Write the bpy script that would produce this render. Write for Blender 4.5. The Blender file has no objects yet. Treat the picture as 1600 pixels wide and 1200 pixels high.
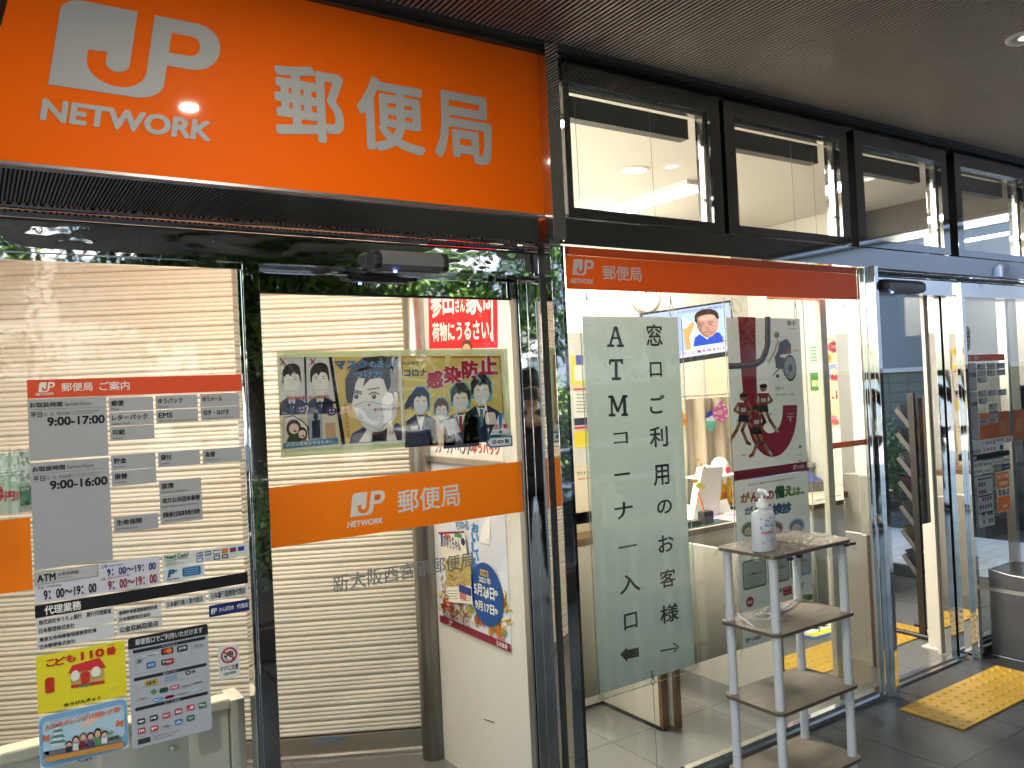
import bpy, math, random
import numpy as np
from mathutils import Vector, Matrix
random.seed(7)
scene = bpy.context.scene
COL = scene.collection

# ------------------------------------------------------------------ camera
EYE = np.array([0.0, 0.0, 1.57]); FPX = 1270.83
def cam_basis(yaw, pitch, roll):
    cy, sy, cp, sp = math.cos(yaw), math.sin(yaw), math.cos(pitch), math.sin(pitch)
    fwd = np.array([sy*cp, cy*cp, sp]); right = np.array([cy, -sy, 0.0]); up = np.cross(right, fwd)
    cr, sr = math.cos(roll), math.sin(roll)
    return np.array([right*cr+up*sr, -right*sr+up*cr, fwd])
CB = cam_basis(math.radians(33.59), math.radians(0.5567), math.radians(-2.7189))
cd = bpy.data.cameras.new('camera'); cam = bpy.data.objects.new('camera', cd); COL.objects.link(cam)
cd.sensor_width = 36.0; cd.lens = FPX/1600*36.0; cd.clip_start = 0.02; cd.clip_end = 500
M = Matrix.Identity(4)
for i in range(3):
    M[i][0], M[i][1], M[i][2], M[i][3] = CB[0][i], CB[1][i], -CB[2][i], EYE[i]
cam.matrix_world = M
scene.camera = cam

# ------------------------------------------------------------------ light
w = bpy.data.worlds.new('World'); scene.world = w; w.use_nodes = True
nt = w.node_tree; bg = nt.nodes['Background']
sky = nt.nodes.new('ShaderNodeTexSky'); sky.sky_type = 'NISHITA'; sky.sun_disc = False
SUN_EL, SUN_AZ = math.radians(54), math.radians(38)      # sun stands behind the building, a little to the right
sky.sun_elevation = SUN_EL; sky.sun_rotation = SUN_AZ
sky.air_density = 1.3; sky.dust_density = 2.5
nt.links.new(sky.outputs[0], bg.inputs[0]); bg.inputs[1].default_value = 0.15
sd = bpy.data.lights.new('sun', 'SUN'); sun = bpy.data.objects.new('sun', sd); COL.objects.link(sun)
sd.energy = 2.5; sd.angle = math.radians(0.6); sd.color = (1.0, 0.95, 0.87)
sdir = Vector((math.sin(SUN_AZ)*math.cos(SUN_EL), math.cos(SUN_AZ)*math.cos(SUN_EL), math.sin(SUN_EL)))
sun.rotation_euler = sdir.to_track_quat('Z', 'Y').to_euler()
scene.view_settings.view_transform = 'Standard'; scene.view_settings.look = 'None'
scene.view_settings.exposure = 2.9; scene.view_settings.gamma = 1.0
scene.view_settings.use_curve_mapping = False
cy_ = scene.cycles
cy_.max_bounces = 10; cy_.transparent_max_bounces = 24; cy_.glossy_bounces = 6; cy_.diffuse_bounces = 4
cy_.caustics_reflective = False; cy_.caustics_refractive = False
cy_.sample_clamp_indirect = 4.0
cy_.use_denoising = True; cy_.denoising_input_passes = 'RGB_ALBEDO_NORMAL'; cy_.denoising_prefilter = 'ACCURATE'; cy_.filter_width = 1.5
try: cy_.denoiser = 'OPENIMAGEDENOISE'
except Exception: pass

# ------------------------------------------------------------------ materials
def srgb(h):
    h = h.lstrip('#'); out = []
    for i in (0, 2, 4):
        c = int(h[i:i+2], 16)/255
        out.append(c/12.92 if c <= .04045 else ((c+.055)/1.055)**2.4)
    return tuple(out)+(1.0,)
MATS = {}
def mat(name, col, rough=.5, metal=0.0, noise=0.0, nscale=6.0, bump=0.0, bscale=40.0, emit=0.0, spec=.5, coat=0.0, trans=0.0, alpha=1.0, stretch=None):
    if name in MATS: return MATS[name]
    m = bpy.data.materials.new(name); m.use_nodes = True; n = m.node_tree; b = n.nodes['Principled BSDF']
    if isinstance(col, str): col = srgb(col)
    if len(col) == 3: col = tuple(col)+(1.0,)
    b.inputs['Base Color'].default_value = col
    b.inputs['Roughness'].default_value = rough; b.inputs['Metallic'].default_value = metal
    b.inputs['Specular IOR Level'].default_value = spec
    if coat: b.inputs['Coat Weight'].default_value = coat; b.inputs['Coat Roughness'].default_value = .04
    if trans: b.inputs['Transmission Weight'].default_value = trans
    if alpha < 1: b.inputs['Alpha'].default_value = alpha
    if emit:
        b.inputs['Emission Color'].default_value = col; b.inputs['Emission Strength'].default_value = emit
    if noise or bump:
        tc = n.nodes.new('ShaderNodeTexCoord'); vec = tc.outputs['Object']
        if stretch:
            mp = n.nodes.new('ShaderNodeMapping'); mp.inputs['Scale'].default_value = stretch
            n.links.new(vec, mp.inputs[0]); vec = mp.outputs[0]
    if noise:
        tx = n.nodes.new('ShaderNodeTexNoise'); tx.inputs['Scale'].default_value = nscale; tx.inputs['Detail'].default_value = 6
        n.links.new(vec, tx.inputs['Vector'])
        mx = n.nodes.new('ShaderNodeMix'); mx.data_type = 'RGBA'
        mx.inputs[6].default_value = tuple(c*(1-noise) for c in col[:3])+(1,)
        mx.inputs[7].default_value = tuple(min(1, c*(1+noise)) for c in col[:3])+(1,)
        n.links.new(tx.outputs[0], mx.inputs[0]); n.links.new(mx.outputs[2], b.inputs['Base Color'])
    if bump:
        tb = n.nodes.new('ShaderNodeTexNoise'); tb.inputs['Scale'].default_value = bscale; tb.inputs['Detail'].default_value = 3
        n.links.new(vec, tb.inputs['Vector'])
        bp = n.nodes.new('ShaderNodeBump'); bp.inputs['Strength'].default_value = 1.0; bp.inputs['Distance'].default_value = bump
        n.links.new(tb.outputs[0], bp.inputs['Height']); n.links.new(bp.outputs[0], b.inputs['Normal'])
    MATS[name] = m; return m
def ink(h, rough=.45):
    return mat('print_'+h.lstrip('#').lower()+('' if rough == .45 else '_%d' % int(rough*100)), h, rough, spec=.35)
def emitter(name, col, strength):
    if name in MATS: return MATS[name]
    m = bpy.data.materials.new(name); m.use_nodes = True; n = m.node_tree; n.nodes.clear()
    e = n.nodes.new('ShaderNodeEmission'); o = n.nodes.new('ShaderNodeOutputMaterial')
    e.inputs[0].default_value = tuple(col)+(1,); e.inputs[1].default_value = strength
    n.links.new(e.outputs[0], o.inputs[0]); m.cycles.emission_sampling = 'NONE'; MATS[name] = m; return m
def lamp_light(parent, loc, col, strength, sx, sy=None):
    """the light that a lit lamp throws: an area light on the face of its lens (disc) or diffuser (rectangle)"""
    d = bpy.data.lights.new('lamp_light', 'AREA'); d.color = col
    d.shape = 'DISK' if sy is None else 'RECTANGLE'; d.size = sx; area = math.pi*sx*sx/4
    if sy is not None: d.size_y = sy; area = sx*sy
    d.energy = math.pi*area*strength
    o = bpy.data.objects.new('lamp_light', d); COL.objects.link(o); o.location = loc; o.parent = parent; return o
def glass(name, tint=(.97, .985, .97), ior=1.5, wavy=0.0, rough=0.0):
    if name in MATS: return MATS[name]
    m = bpy.data.materials.new(name); m.use_nodes = True; n = m.node_tree; n.nodes.clear()
    o = n.nodes.new('ShaderNodeOutputMaterial'); mx = n.nodes.new('ShaderNodeMixShader')
    tr = n.nodes.new('ShaderNodeBsdfTransparent'); gl = n.nodes.new('ShaderNodeBsdfGlossy')
    tr.inputs[0].default_value = tuple(tint)+(1,); gl.inputs['Roughness'].default_value = rough; gl.inputs['Color'].default_value = (1, 1, 1, 1)
    fr = n.nodes.new('ShaderNodeFresnel'); ge = n.nodes.new('ShaderNodeNewGeometry')
    ma = n.nodes.new('ShaderNodeMath'); ma.operation = 'MULTIPLY_ADD'
    ma.inputs[1].default_value = 1/ior-ior; ma.inputs[2].default_value = ior
    n.links.new(ge.outputs['Backfacing'], ma.inputs[0]); n.links.new(ma.outputs[0], fr.inputs['IOR'])
    n.links.new(fr.outputs[0], mx.inputs[0]); n.links.new(tr.outputs[0], mx.inputs[1]); n.links.new(gl.outputs[0], mx.inputs[2])
    if wavy:
        tc = n.nodes.new('ShaderNodeTexCoord'); tb = n.nodes.new('ShaderNodeTexNoise'); tb.inputs['Scale'].default_value = 3
        bp = n.nodes.new('ShaderNodeBump'); bp.inputs['Distance'].default_value = wavy
        n.links.new(tc.outputs['Object'], tb.inputs['Vector']); n.links.new(tb.outputs[0], bp.inputs['Height']); n.links.new(bp.outputs[0], gl.inputs['Normal'])
    n.links.new(mx.outputs[0], o.inputs[0]); MATS[name] = m; return m
def brick_mat(name, c1, c2, mortar, bw, bh, gap=.01, rough=.6, offset=.0, loc=(0, 0, 0), rot=(0, 0, 0), bump=.002, spec=.4, nz=.15):
    if name in MATS: return MATS[name]
    m = bpy.data.materials.new(name); m.use_nodes = True; n = m.node_tree; b = n.nodes['Principled BSDF']
    tc = n.nodes.new('ShaderNodeTexCoord'); mp = n.nodes.new('ShaderNodeMapping'); br = n.nodes.new('ShaderNodeTexBrick')
    mp.inputs['Location'].default_value = loc; mp.inputs['Rotation'].default_value = rot if rot != 'yz' else (0, 0, 0)
    if rot == 'yz':
        sp_ = n.nodes.new('ShaderNodeSeparateXYZ'); cb_ = n.nodes.new('ShaderNodeCombineXYZ'); n.links.new(tc.outputs['Object'], sp_.inputs[0]); n.links.new(sp_.outputs[1], cb_.inputs[0]); n.links.new(sp_.outputs[2], cb_.inputs[1]); n.links.new(cb_.outputs[0], mp.inputs[0])
    else: n.links.new(tc.outputs['Object'], mp.inputs[0])
    n.links.new(mp.outputs[0], br.inputs['Vector'])
    br.offset = offset; br.inputs['Scale'].default_value = 1; br.inputs['Brick Width'].default_value = bw; br.inputs['Row Height'].default_value = bh
    br.inputs['Mortar Size'].default_value = gap; br.inputs['Mortar Smooth'].default_value = .1
    for k, c in (('Color1', c1), ('Color2', c2), ('Mortar', mortar)): br.inputs[k].default_value = tuple(c)+(1,)
    nz1 = n.nodes.new('ShaderNodeTexNoise'); nz1.inputs['Scale'].default_value = 2.2; nz1.inputs['Detail'].default_value = 7
    nz2 = n.nodes.new('ShaderNodeTexNoise'); nz2.inputs['Scale'].default_value = 140; nz2.inputs['Detail'].default_value = 3
    n.links.new(tc.outputs['Object'], nz1.inputs['Vector']); n.links.new(tc.outputs['Object'], nz2.inputs['Vector'])
    ad = n.nodes.new('ShaderNodeMath'); ad.operation = 'ADD'; n.links.new(nz1.outputs[0], ad.inputs[0]); n.links.new(nz2.outputs[0], ad.inputs[1])
    mr = n.nodes.new('ShaderNodeMapRange'); mr.inputs[1].default_value = .6; mr.inputs[2].default_value = 1.4; mr.inputs[3].default_value = 1-nz*2; mr.inputs[4].default_value = 1+nz*2
    n.links.new(ad.outputs[0], mr.inputs[0])
    mu = n.nodes.new('ShaderNodeMix'); mu.data_type = 'RGBA'; mu.blend_type = 'MULTIPLY'; mu.inputs[0].default_value = 1
    n.links.new(br.outputs[0], mu.inputs[6]); n.links.new(mr.outputs[0], mu.inputs[7]); n.links.new(mu.outputs[2], b.inputs['Base Color'])
    r2 = n.nodes.new('ShaderNodeMapRange'); r2.inputs[3].default_value = rough-.12; r2.inputs[4].default_value = rough+.12
    n.links.new(nz1.outputs[0], r2.inputs[0]); n.links.new(r2.outputs[0], b.inputs['Roughness'])
    b.inputs['Specular IOR Level'].default_value = spec
    if bump:
        bp = n.nodes.new('ShaderNodeBump'); bp.inputs['Distance'].default_value = bump; bp.invert = True
        sm = n.nodes.new('ShaderNodeMath'); sm.operation = 'MULTIPLY_ADD'; sm.inputs[1].default_value = -.12
        n.links.new(nz2.outputs[0], sm.inputs[0]); n.links.new(br.outputs['Fac'], sm.inputs[2])
        n.links.new(sm.outputs[0], bp.inputs['Height']); n.links.new(bp.outputs[0], b.inputs['Normal'])
    MATS[name] = m; return m

# ------------------------------------------------------------------ mesh builder
class MB:
    def __init__(s): s.v = []; s.f = []; s.mi = []; s.sm = []; s.mats = []
    def _m(s, m):
        if m not in s.mats: s.mats.append(m)
        return s.mats.index(m)
    def add(s, vs, fs, m, smooth=False):
        o = len(s.v); k = s._m(m); s.v += [tuple(p) for p in vs]
        for f in fs: s.f.append([i+o for i in f]); s.mi.append(k); s.sm.append(smooth)
        return s
    def box(s, x0, x1, y0, y1, z0, z1, m):
        v = [(x, y, z) for z in (z0, z1) for y in (y0, y1) for x in (x0, x1)]
        return s.add(v, [(0, 2, 3, 1), (4, 5, 7, 6), (0, 1, 5, 4), (2, 6, 7, 3), (0, 4, 6, 2), (1, 3, 7, 5)], m)
    def obox(s, c, ux, uy, uz, hx, hy, hz, m):
        c, ux, uy, uz = map(Vector, (c, ux, uy, uz)); v = []
        for k in (-1, 1):
            for j in (-1, 1):
                for i in (-1, 1): v.append(c+ux*hx*i+uy*hy*j+uz*hz*k)
        return s.add(v, [(0, 2, 3, 1), (4, 5, 7, 6), (0, 1, 5, 4), (2, 6, 7, 3), (0, 4, 6, 2), (1, 3, 7, 5)], m)
    def poly(s, pts, m, smooth=False): return s.add(pts, [tuple(range(len(pts)))], m, smooth)
    def prism(s, pts, ext, m):
        n = len(pts); e = Vector(ext); v = [Vector(p) for p in pts]+[Vector(p)+e for p in pts]
        fs = [tuple(range(n-1, -1, -1)), tuple(range(n, 2*n))]+[(i, (i+1) % n, n+(i+1) % n, n+i) for i in range(n)]
        return s.add(v, fs, m)
    def cyl(s, p0, p1, r, m, n=14, r2=None, caps=True, smooth=True):
        return s.tube([p0, p1], [r, r if r2 is None else r2], m, n, caps, smooth)
    def tube(s, path, r, m, n=8, caps=True, smooth=True):
        path = [Vector(p) for p in path]; k = len(path)
        rs = r if isinstance(r, (list, tuple)) else [r]*k
        vs = []; ref = None
        for i, p in enumerate(path):
            d = (path[min(i+1, k-1)]-path[max(i-1, 0)]).normalized()
            if ref is None: ref = Vector((0, 0, 1)) if abs(d.z) < .9 else Vector((1, 0, 0))
            a = d.cross(ref).normalized(); b = a.cross(d).normalized(); ref = b
            for j in range(n):
                t = 2*math.pi*j/n; vs.append(p+(a*math.cos(t)+b*math.sin(t))*rs[i])
        fs = [(i*n+j, i*n+(j+1) % n, (i+1)*n+(j+1) % n, (i+1)*n+j) for i in range(k-1) for j in range(n)]
        s.add(vs, fs, m, smooth)
        if caps:
            s.add(vs[:n], [tuple(range(n-1, -1, -1))], m); s.add(vs[-n:], [tuple(range(n))], m)
        return s
    def lathe(s, prof, c, m, n=24, sx=1.0, sy=1.0, smooth=True):
        vs = [(c[0]+r*sx*math.cos(2*math.pi*j/n), c[1]+r*sy*math.sin(2*math.pi*j/n), c[2]+z) for r, z in prof for j in range(n)]
        fs = [(i*n+j, i*n+(j+1) % n, (i+1)*n+(j+1) % n, (i+1)*n+j) for i in range(len(prof)-1) for j in range(n)]
        return s.add(vs, fs, m, smooth)
    def build(s, name, parent=None, bevel=0.0, seg=2):
        me = bpy.data.meshes.new(name); me.from_pydata(s.v, [], s.f)
        for m in s.mats: me.materials.append(m)
        me.polygons.foreach_set('material_index', s.mi); me.polygons.foreach_set('use_smooth', s.sm); me.update()
        o = bpy.data.objects.new(name, me); COL.objects.link(o)
        if parent is not None: o.parent = parent
        if bevel:
            b = o.modifiers.new('bevel', 'BEVEL'); b.width = bevel; b.segments = seg; b.limit_method = 'ANGLE'; b.angle_limit = math.radians(40)
        return o
def thing(name, label, cat, group=None):
    o = bpy.data.objects.new(name, None); o.empty_display_size = .1; COL.objects.link(o)
    return tag(o, label, cat, group)
def tag(o, label, cat, group=None):
    o['label'] = label; o['category'] = cat
    if group: o['group'] = group
    return o
def structure(o, label=None, cat=None):
    o['kind'] = 'structure'
    if label: o['label'] = label
    if cat: o['category'] = cat
    return o
def copy_thing(r, label):
    c = r.copy(); COL.objects.link(c); c['label'] = label
    for ch in r.children:
        d = ch.copy(); COL.objects.link(d); d.parent = c
        for g in ch.children:
            e = g.copy(); COL.objects.link(e); e.parent = d
    return c

# ------------------------------------------------------------------ text and flat printed sheets
_tc = bpy.data.curves.new('lettering', 'FONT'); _to = bpy.data.objects.new('lettering', _tc); _tc.resolution_u = 3
_cache = {}
def glyphs(t, bold, shear):
    k = (t, bold, shear)
    if k not in _cache:
        _tc.body = t; _tc.offset = bold; _tc.shear = shear
        m = _to.to_mesh(); vs = np.array([v.co[:2] for v in m.vertices]).reshape(-1, 2); fs = [tuple(p.vertices) for p in m.polygons]; _to.to_mesh_clear()
        _cache[k] = (vs, fs)
    return _cache[k]
def cr(pts, n=4, closed=True):
    """the points rounded off with a Catmull-Rom curve"""
    k = len(pts); out = []
    for i in range(k if closed else k-1):
        g = (lambda j: pts[j % k]) if closed else (lambda j: pts[min(max(j, 0), k-1)])
        a, b, c, d = g(i-1), g(i), g(i+1), g(i+2)
        for q in range(n):
            t = q/n; out.append(tuple(.5*(2*b[e]+(c[e]-a[e])*t+(2*a[e]-5*b[e]+4*c[e]-d[e])*t*t+(3*b[e]-a[e]-3*c[e]+d[e])*t**3) for e in (0, 1)))
    if not closed: out.append(tuple(pts[-1]))
    return out
class Sheet(MB):
    """flat printed sheet on a real plane: axis 'Y' (faces -Y, coordinates X,Z) or 'X' (faces -X, coordinates -Y,Z)"""
    def __init__(s, axis, pos, crop=(0, 0, 1), step=.0007):
        MB.__init__(s); s.ax = axis; s.pos = pos; s.crop = crop; s.st = step
    def W(s, p):
        x = s.crop[0]+p[0]/s.crop[2]; y = s.crop[1]+p[1]/s.crop[2]
        d = np.array([(x-800)/FPX, -(y-600)/FPX, 1.0])@CB
        k = 1 if s.ax == 'Y' else 0
        q = EYE+d*(s.pos-EYE[k])/d[k]
        return (q[0], q[2]) if s.ax == 'Y' else (-q[1], q[2])
    def at(s, u, v, l):
        off = s.pos-s.st*l
        return (u, off, v) if s.ax == 'Y' else (off, -u, v)
    def p(s, pts, c, l=1, raw=False):
        q = pts if raw else [s.W(a) for a in pts]
        ar = sum(q[i-1][0]*q[i][1]-q[i][0]*q[i-1][1] for i in range(len(q)))
        if ar < 0: q = q[::-1]
        s.poly([s.at(u, v, l) for u, v in q], c if not isinstance(c, str) else ink(c)); return s
    def r(s, a, b, c, l=1, raw=False):
        if not raw: a, b = s.W(a), s.W(b)
        u0, u1 = sorted((a[0], b[0])); v0, v1 = sorted((a[1], b[1]))
        return s.p([(u0, v0), (u1, v0), (u1, v1), (u0, v1)], c, l, True)
    def rr(s, a, b, c, l=1, rad=.01, raw=False):
        if not raw: a, b = s.W(a), s.W(b)
        u0, u1 = sorted((a[0], b[0])); v0, v1 = sorted((a[1], b[1])); pts = []
        for cx, cz, t0 in ((u1-rad, v1-rad, 0), (u0+rad, v1-rad, 90), (u0+rad, v0+rad, 180), (u1-rad, v0+rad, 270)):
            for k in range(5):
                t = math.radians(t0+k*22.5); pts.append((cx+rad*math.cos(t), cz+rad*math.sin(t)))
        return s.p(pts, c, l, True)
    def e(s, a, b, c, l=1, n=20, raw=False):
        if not raw: a, b = s.W(a), s.W(b)
        cx, cz = (a[0]+b[0])/2, (a[1]+b[1])/2; rx, rz = abs(a[0]-b[0])/2, abs(a[1]-b[1])/2
        return s.p([(cx+rx*math.cos(2*math.pi*k/n), cz+rz*math.sin(2*math.pi*k/n)) for k in range(n)], c, l, True)
    def ln(s, pts, wd, c, l=1, raw=False):
        q = pts if raw else [s.W(a) for a in pts]
        for a, b in zip(q, q[1:]):
            dx, dz = b[0]-a[0], b[1]-a[1]; L = math.hypot(dx, dz) or 1; nx, nz = -dz/L*wd/2, dx/L*wd/2
            ex, ez = dx/L*wd*.3, dz/L*wd*.3
            s.p([(a[0]+nx-ex, a[1]+nz-ez), (b[0]+nx+ex, b[1]+nz+ez), (b[0]-nx+ex, b[1]-nz+ez), (a[0]-nx-ex, a[1]-nz-ez)], c, l, True)
        return s
    def t(s, txt, a, b, c, l=2, bold=0.0, shear=0.0, raw=False, keep=False, rot=0.0):
        """text fitted into the box a (lower left) - b (upper right)"""
        if not raw: a, b = s.W(a), s.W(b)
        vs, fs = glyphs(txt, 0.0, shear)
        if not len(fs): return s
        u0, u1 = sorted((a[0], b[0])); v0, v1 = sorted((a[1], b[1]))
        mn, mx = vs.min(0)-bold, vs.max(0)+bold; sz = np.maximum(mx-mn, 1e-4)
        kx, kz = (u1-u0)/sz[0], (v1-v0)/sz[1]
        if keep: kx = kz = min(kx, kz)
        m = c if not isinstance(c, str) else ink(c)
        # heavier strokes: the same outline laid down a few times round a small circle, each a hair above the last
        nb = 0 if bold < .008 else (10 if (v1-v0) > .05 else 4)
        for j in range(max(1, nb)):
            of = np.array([math.cos(math.pi*(.25+2*j/nb)), math.sin(math.pi*(.25+2*j/nb))])*bold*(1.2 if nb == 4 else 1.0) if nb else np.zeros(2)
            q = (vs+of-mn)*np.array([kx, kz])+np.array([u0, v0])
            if rot:
                c0 = np.array([(u0+u1)/2, (v0+v1)/2]); R = np.array([[math.cos(rot), math.sin(rot)], [-math.sin(rot), math.cos(rot)]]); q = (q-c0)@R+c0
            s.add([s.at(u, v, l+.05*j) for u, v in q], fs, m)
        return s
    def jp(s, j0, j1, c, c2, l=2, raw=False):
        """postal emblem in the box j0 (lower left) - j1 (upper right); c2 = ground colour"""
        if not raw: j0, j1 = s.W(j0), s.W(j1)
        def U(pts): return [(j0[0]+(j1[0]-j0[0])*x, j0[1]+(j1[1]-j0[1])*y) for x, y in pts]
        def arc(cx, cy, rx, ry, t0, t1, n=10): return [(cx+rx*math.cos(math.radians(t0+(t1-t0)*k/n)), cy+ry*math.sin(math.radians(t0+(t1-t0)*k/n))) for k in range(n+1)]
        sh = lambda pts: [(x*.91+.09*y, y) for x, y in pts]
        body = ([(0, 0), (0, .85)]+arc(.13, .85, .13, .15, 180, 90)+[(.444, 1.0), (.444, .36)]+arc(.372, .36, .072, .10, 0, -180)+[(.30, .47), (.19, .46)]
                +arc(.40, .36, .21, .27, 180, 270)+arc(.40, .31, .15, .22, 270, 360)+[(.55, 1.0), (.83, 1.0)]+arc(.83, .715, .17, .285, 90, -90)+[(.67, .43), (.67, .20)]+arc(.50, .20, .17, .20, 0, -90))
        s.p(U(sh(body)), c, l, True)
        s.p(U(sh([(.67, .83), (.80, .83)]+arc(.80, .71, .065, .12, 90, -90)+[(.67, .59)])), c2, l+1, True)
        return s
def plane_px(axis, pos, px, py):
    return Sheet(axis, pos).W((px, py))

# ------------------------------------------------------------------ common materials
STEEL = mat('mirror_steel', (.76, .77, .76), .022, 1.0, bump=.0008, bscale=2.5)
STEELW = mat('mirror_steel_wavy', (.74, .75, .75), .03, 1.0, bump=.012, bscale=2.4, stretch=(1, 1, 2))
SATIN = mat('satin_steel', (.55, .55, .54), .28, 1.0, noise=.08, nscale=3)
DARKM = mat('dark_polished_metal', (.34, .34, .35), .012, 1.0)
BLACKM = mat('black_anodised_metal', (.27, .273, .28), .025, 1.0)
BLACKP = mat('black_plastic', (.018, .018, .019), .38)
GASKET = mat('black_gasket', (.01, .01, .01), .6)
CREAMW = mat('cream_wall_paint', (.74, .715, .645), .55, noise=.03, nscale=2, bump=.0004, bscale=120)
CREAMP = mat('cream_panel', (.68, .64, .55), .38, noise=.025, nscale=3)
WHITEP = mat('white_paint', (.78, .77, .73), .45)
BROWN = mat('brown_edge_wood', (.16, .085, .04), .45, noise=.2, nscale=14)
GLASS = glass('window_glass')
CLEAR = glass('clear_plastic_sleeve', tint=(.93, .96, .95), ior=1.35, wavy=.002)
ORANGE = '#ee6d00'
def backlit_film(name, col, k=.45):
    m = mat(name, col, .35); n = m.node_tree; b = n.nodes['Principled BSDF']; o = n.nodes['Material Output']
    t_ = n.nodes.new('ShaderNodeBsdfTranslucent'); t_.inputs[0].default_value = tuple(col)+(1,); x = n.nodes.new('ShaderNodeMixShader'); x.inputs[0].default_value = k
    n.links.new(b.outputs[0], x.inputs[1]); n.links.new(t_.outputs[0], x.inputs[2]); n.links.new(x.outputs[0], o.inputs[0]); return m
# ================================================================== SETTING
# pavement outside (one sheet to the horizon), road, floors
PAVE = brick_mat('dark_stone_paving', (.046, .047, .050), (.056, .056, .058), (.010, .010, .011), .60, .60, .007, .42, loc=(.432, .033, 0), bump=.0025, nz=.28)
structure(MB().add([(-120, -120, 0), (120, -120, 0), (120, 120, 0), (-120, 120, 0)], [(0, 1, 2, 3)], PAVE).build('pavement'))
ROAD = mat('asphalt', (.10, .10, .10), .8, noise=.2, nscale=30)
structure(MB().add([(-60, -13.5, .004), (60, -13.5, .004), (60, -6.4, .004), (-60, -6.4, .004)], [(0, 1, 2, 3)], ROAD).build('road'))
BOUNCE = brick_mat('pale_bounce_paving', (.40, .39, .37), (.44, .43, .41), (.25, .25, .24), .6, .6, .006, .7)
structure(MB().add([(-40, -6.3, .003), (40, -6.3, .003), (40, -3.9, .003), (-40, -3.9, .003)], [(0, 1, 2, 3)], BOUNCE).build('bounce_strip'))  # unseen pale strip added to bounce sunlight up to the sign and canopy
FLOORM = brick_mat('glossy_lobby_floor', (.155, .152, .146), (.175, .172, .163), (.10, .098, .094), .60, .60, .004, .22, loc=(.1, .2, 0), bump=.0006, nz=.06, spec=.5)
structure(MB().add([(-1.6, 2.40, .004), (6.0, 2.40, .004), (6.0, 5.2, .004), (-1.6, 5.2, .004)], [(0, 1, 2, 3)], FLOORM).build('lobby_floor'))
LPAVE = brick_mat('pale_block_paving', (.36, .38, .39), (.40, .42, .43), (.26, .27, .28), .30, .15, .006, .7, offset=.5, bump=.002)
structure(MB().add([(6.12, -6, .008), (7.77, -6, .008), (7.77, 9, .008), (6.12, 9, .008)], [(0, 1, 2, 3)], LPAVE).build('side_path'))
gu = MB(); gu.box(6.0, 6.12, -6, 9, -.05, .03, mat('kerb_stone', (.3, .3, .31), .7, noise=.1)); structure(gu.build('kerb'))

# ribbed canopy ceiling outside: dark backing and many thin ribs that run away from the shopfront
RIBM = mat('brown_ceiling_rib', (.46, .415, .37), .42, noise=.12, nscale=1.5)
RIBB = mat('ceiling_backing', (.012, .011, .010), .9)
ribs = MB()
def rib_run(x0, x1, y0, y1, skip=()):
    x = x0
    while x < x1:
        ribs.box(x, x+.0103, y0, y1, 2.812, 2.8145, RIBM); ribs.box(x+.001, x+.0093, y0, y1, 2.8146, 2.830, RIBB); x += .0205
rib_run(-3.0, 3.38, -2.1, 2.30); rib_run(3.395, 6.7, -.92, 2.30)
cl = structure(ribs.build('canopy_ceiling'), 'dark brown ribbed canopy ceiling over the entrance', 'ceiling')
cb = MB(); cb.box(-3.0, 3.39, -2.1, 2.30, 2.832, 2.86, RIBB); cb.box(3.39, 6.7, -.92, 2.30, 2.832, 2.86, RIBB); cb.build('ceiling_backing', cl)
fa = MB(); FAS = mat('canopy_fascia_grey', (.33, .33, .32), .5, noise=.05)
fa.box(-3.0, 3.40, -2.16, -2.1, 2.78, 3.35, FAS); fa.box(3.39, 3.45, -2.16, -.92, 2.78, 3.35, FAS); fa.box(3.45, 6.76, -.98, -.92, 2.78, 3.35, FAS); fa.box(6.7, 6.76, -.92, 2.36, 2.78, 3.35, FAS)
fa.box(-3.0, 3.39, -2.1, 5.4, 3.30, 3.35, FAS); fa.box(3.45, 6.7, -.92, 5.4, 3.30, 3.35, FAS)
fa.build('canopy_fascia', cl)
ct = MB(); TRIMM = mat('ceiling_trim', (.06, .058, .055), .35)
ct.box(-3, 6.7, 2.30, 2.36, 2.795, 2.835, TRIMM); ct.box(-3, 6.7, 2.325, 2.36, 2.785, 2.795, BLACKP)
ct.build('ceiling_trim', cl)

# recessed downlights in the canopy
LAMP = (emitter('downlight_lens', (1.0, .93, .80), 6.0), (1.0, .91, .78), 340.0)
LAMP2 = (emitter('downlight_lens_dim', (1.0, .93, .80), .25), (1.0, .93, .80), 6.0)
def downlight(x, y, z, r, label, m, ring, group, lr=.78):
    t = thing('downlight', label, 'ceiling light', group); t.location = (x, y, z)
    MB().lathe([(r*.80, -.003), (r*.84, -.007), (r*1.16, -.007), (r*1.2, -.001)], (0, 0, 0), ring, 32).build('rim', t)
    MB().lathe([(r*lr, -.0035), (r*.8, -.0032)], (0, 0, 0), mat('lamp_reflector', (.6, .58, .54), .3), 32).build('reflector', t)
    MB().lathe([(.0005, -.004), (r*lr, -.004)], (0, 0, 0), m[0], 32).build('lens', t)
    lamp_light(t, (0, 0, -.009), m[1], m[2], 2*r*lr)
    return t
RING = mat('lamp_ring_white', (.8, .79, .76), .4)
for x, y, lb in ((.784, 1.177, 'canopy downlight above the pavement in front of the big orange sign'), (3.345, 1.43, 'canopy downlight at the right edge of the photo in the ribbed ceiling'), (-1.75, 1.177, 'canopy downlight far to the left in the ribbed ceiling')):
    downlight(x, y, 2.811, .062, lb, LAMP2 if x > 3 else LAMP, RING, 'downlights in the canopy ceiling', .5)

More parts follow.
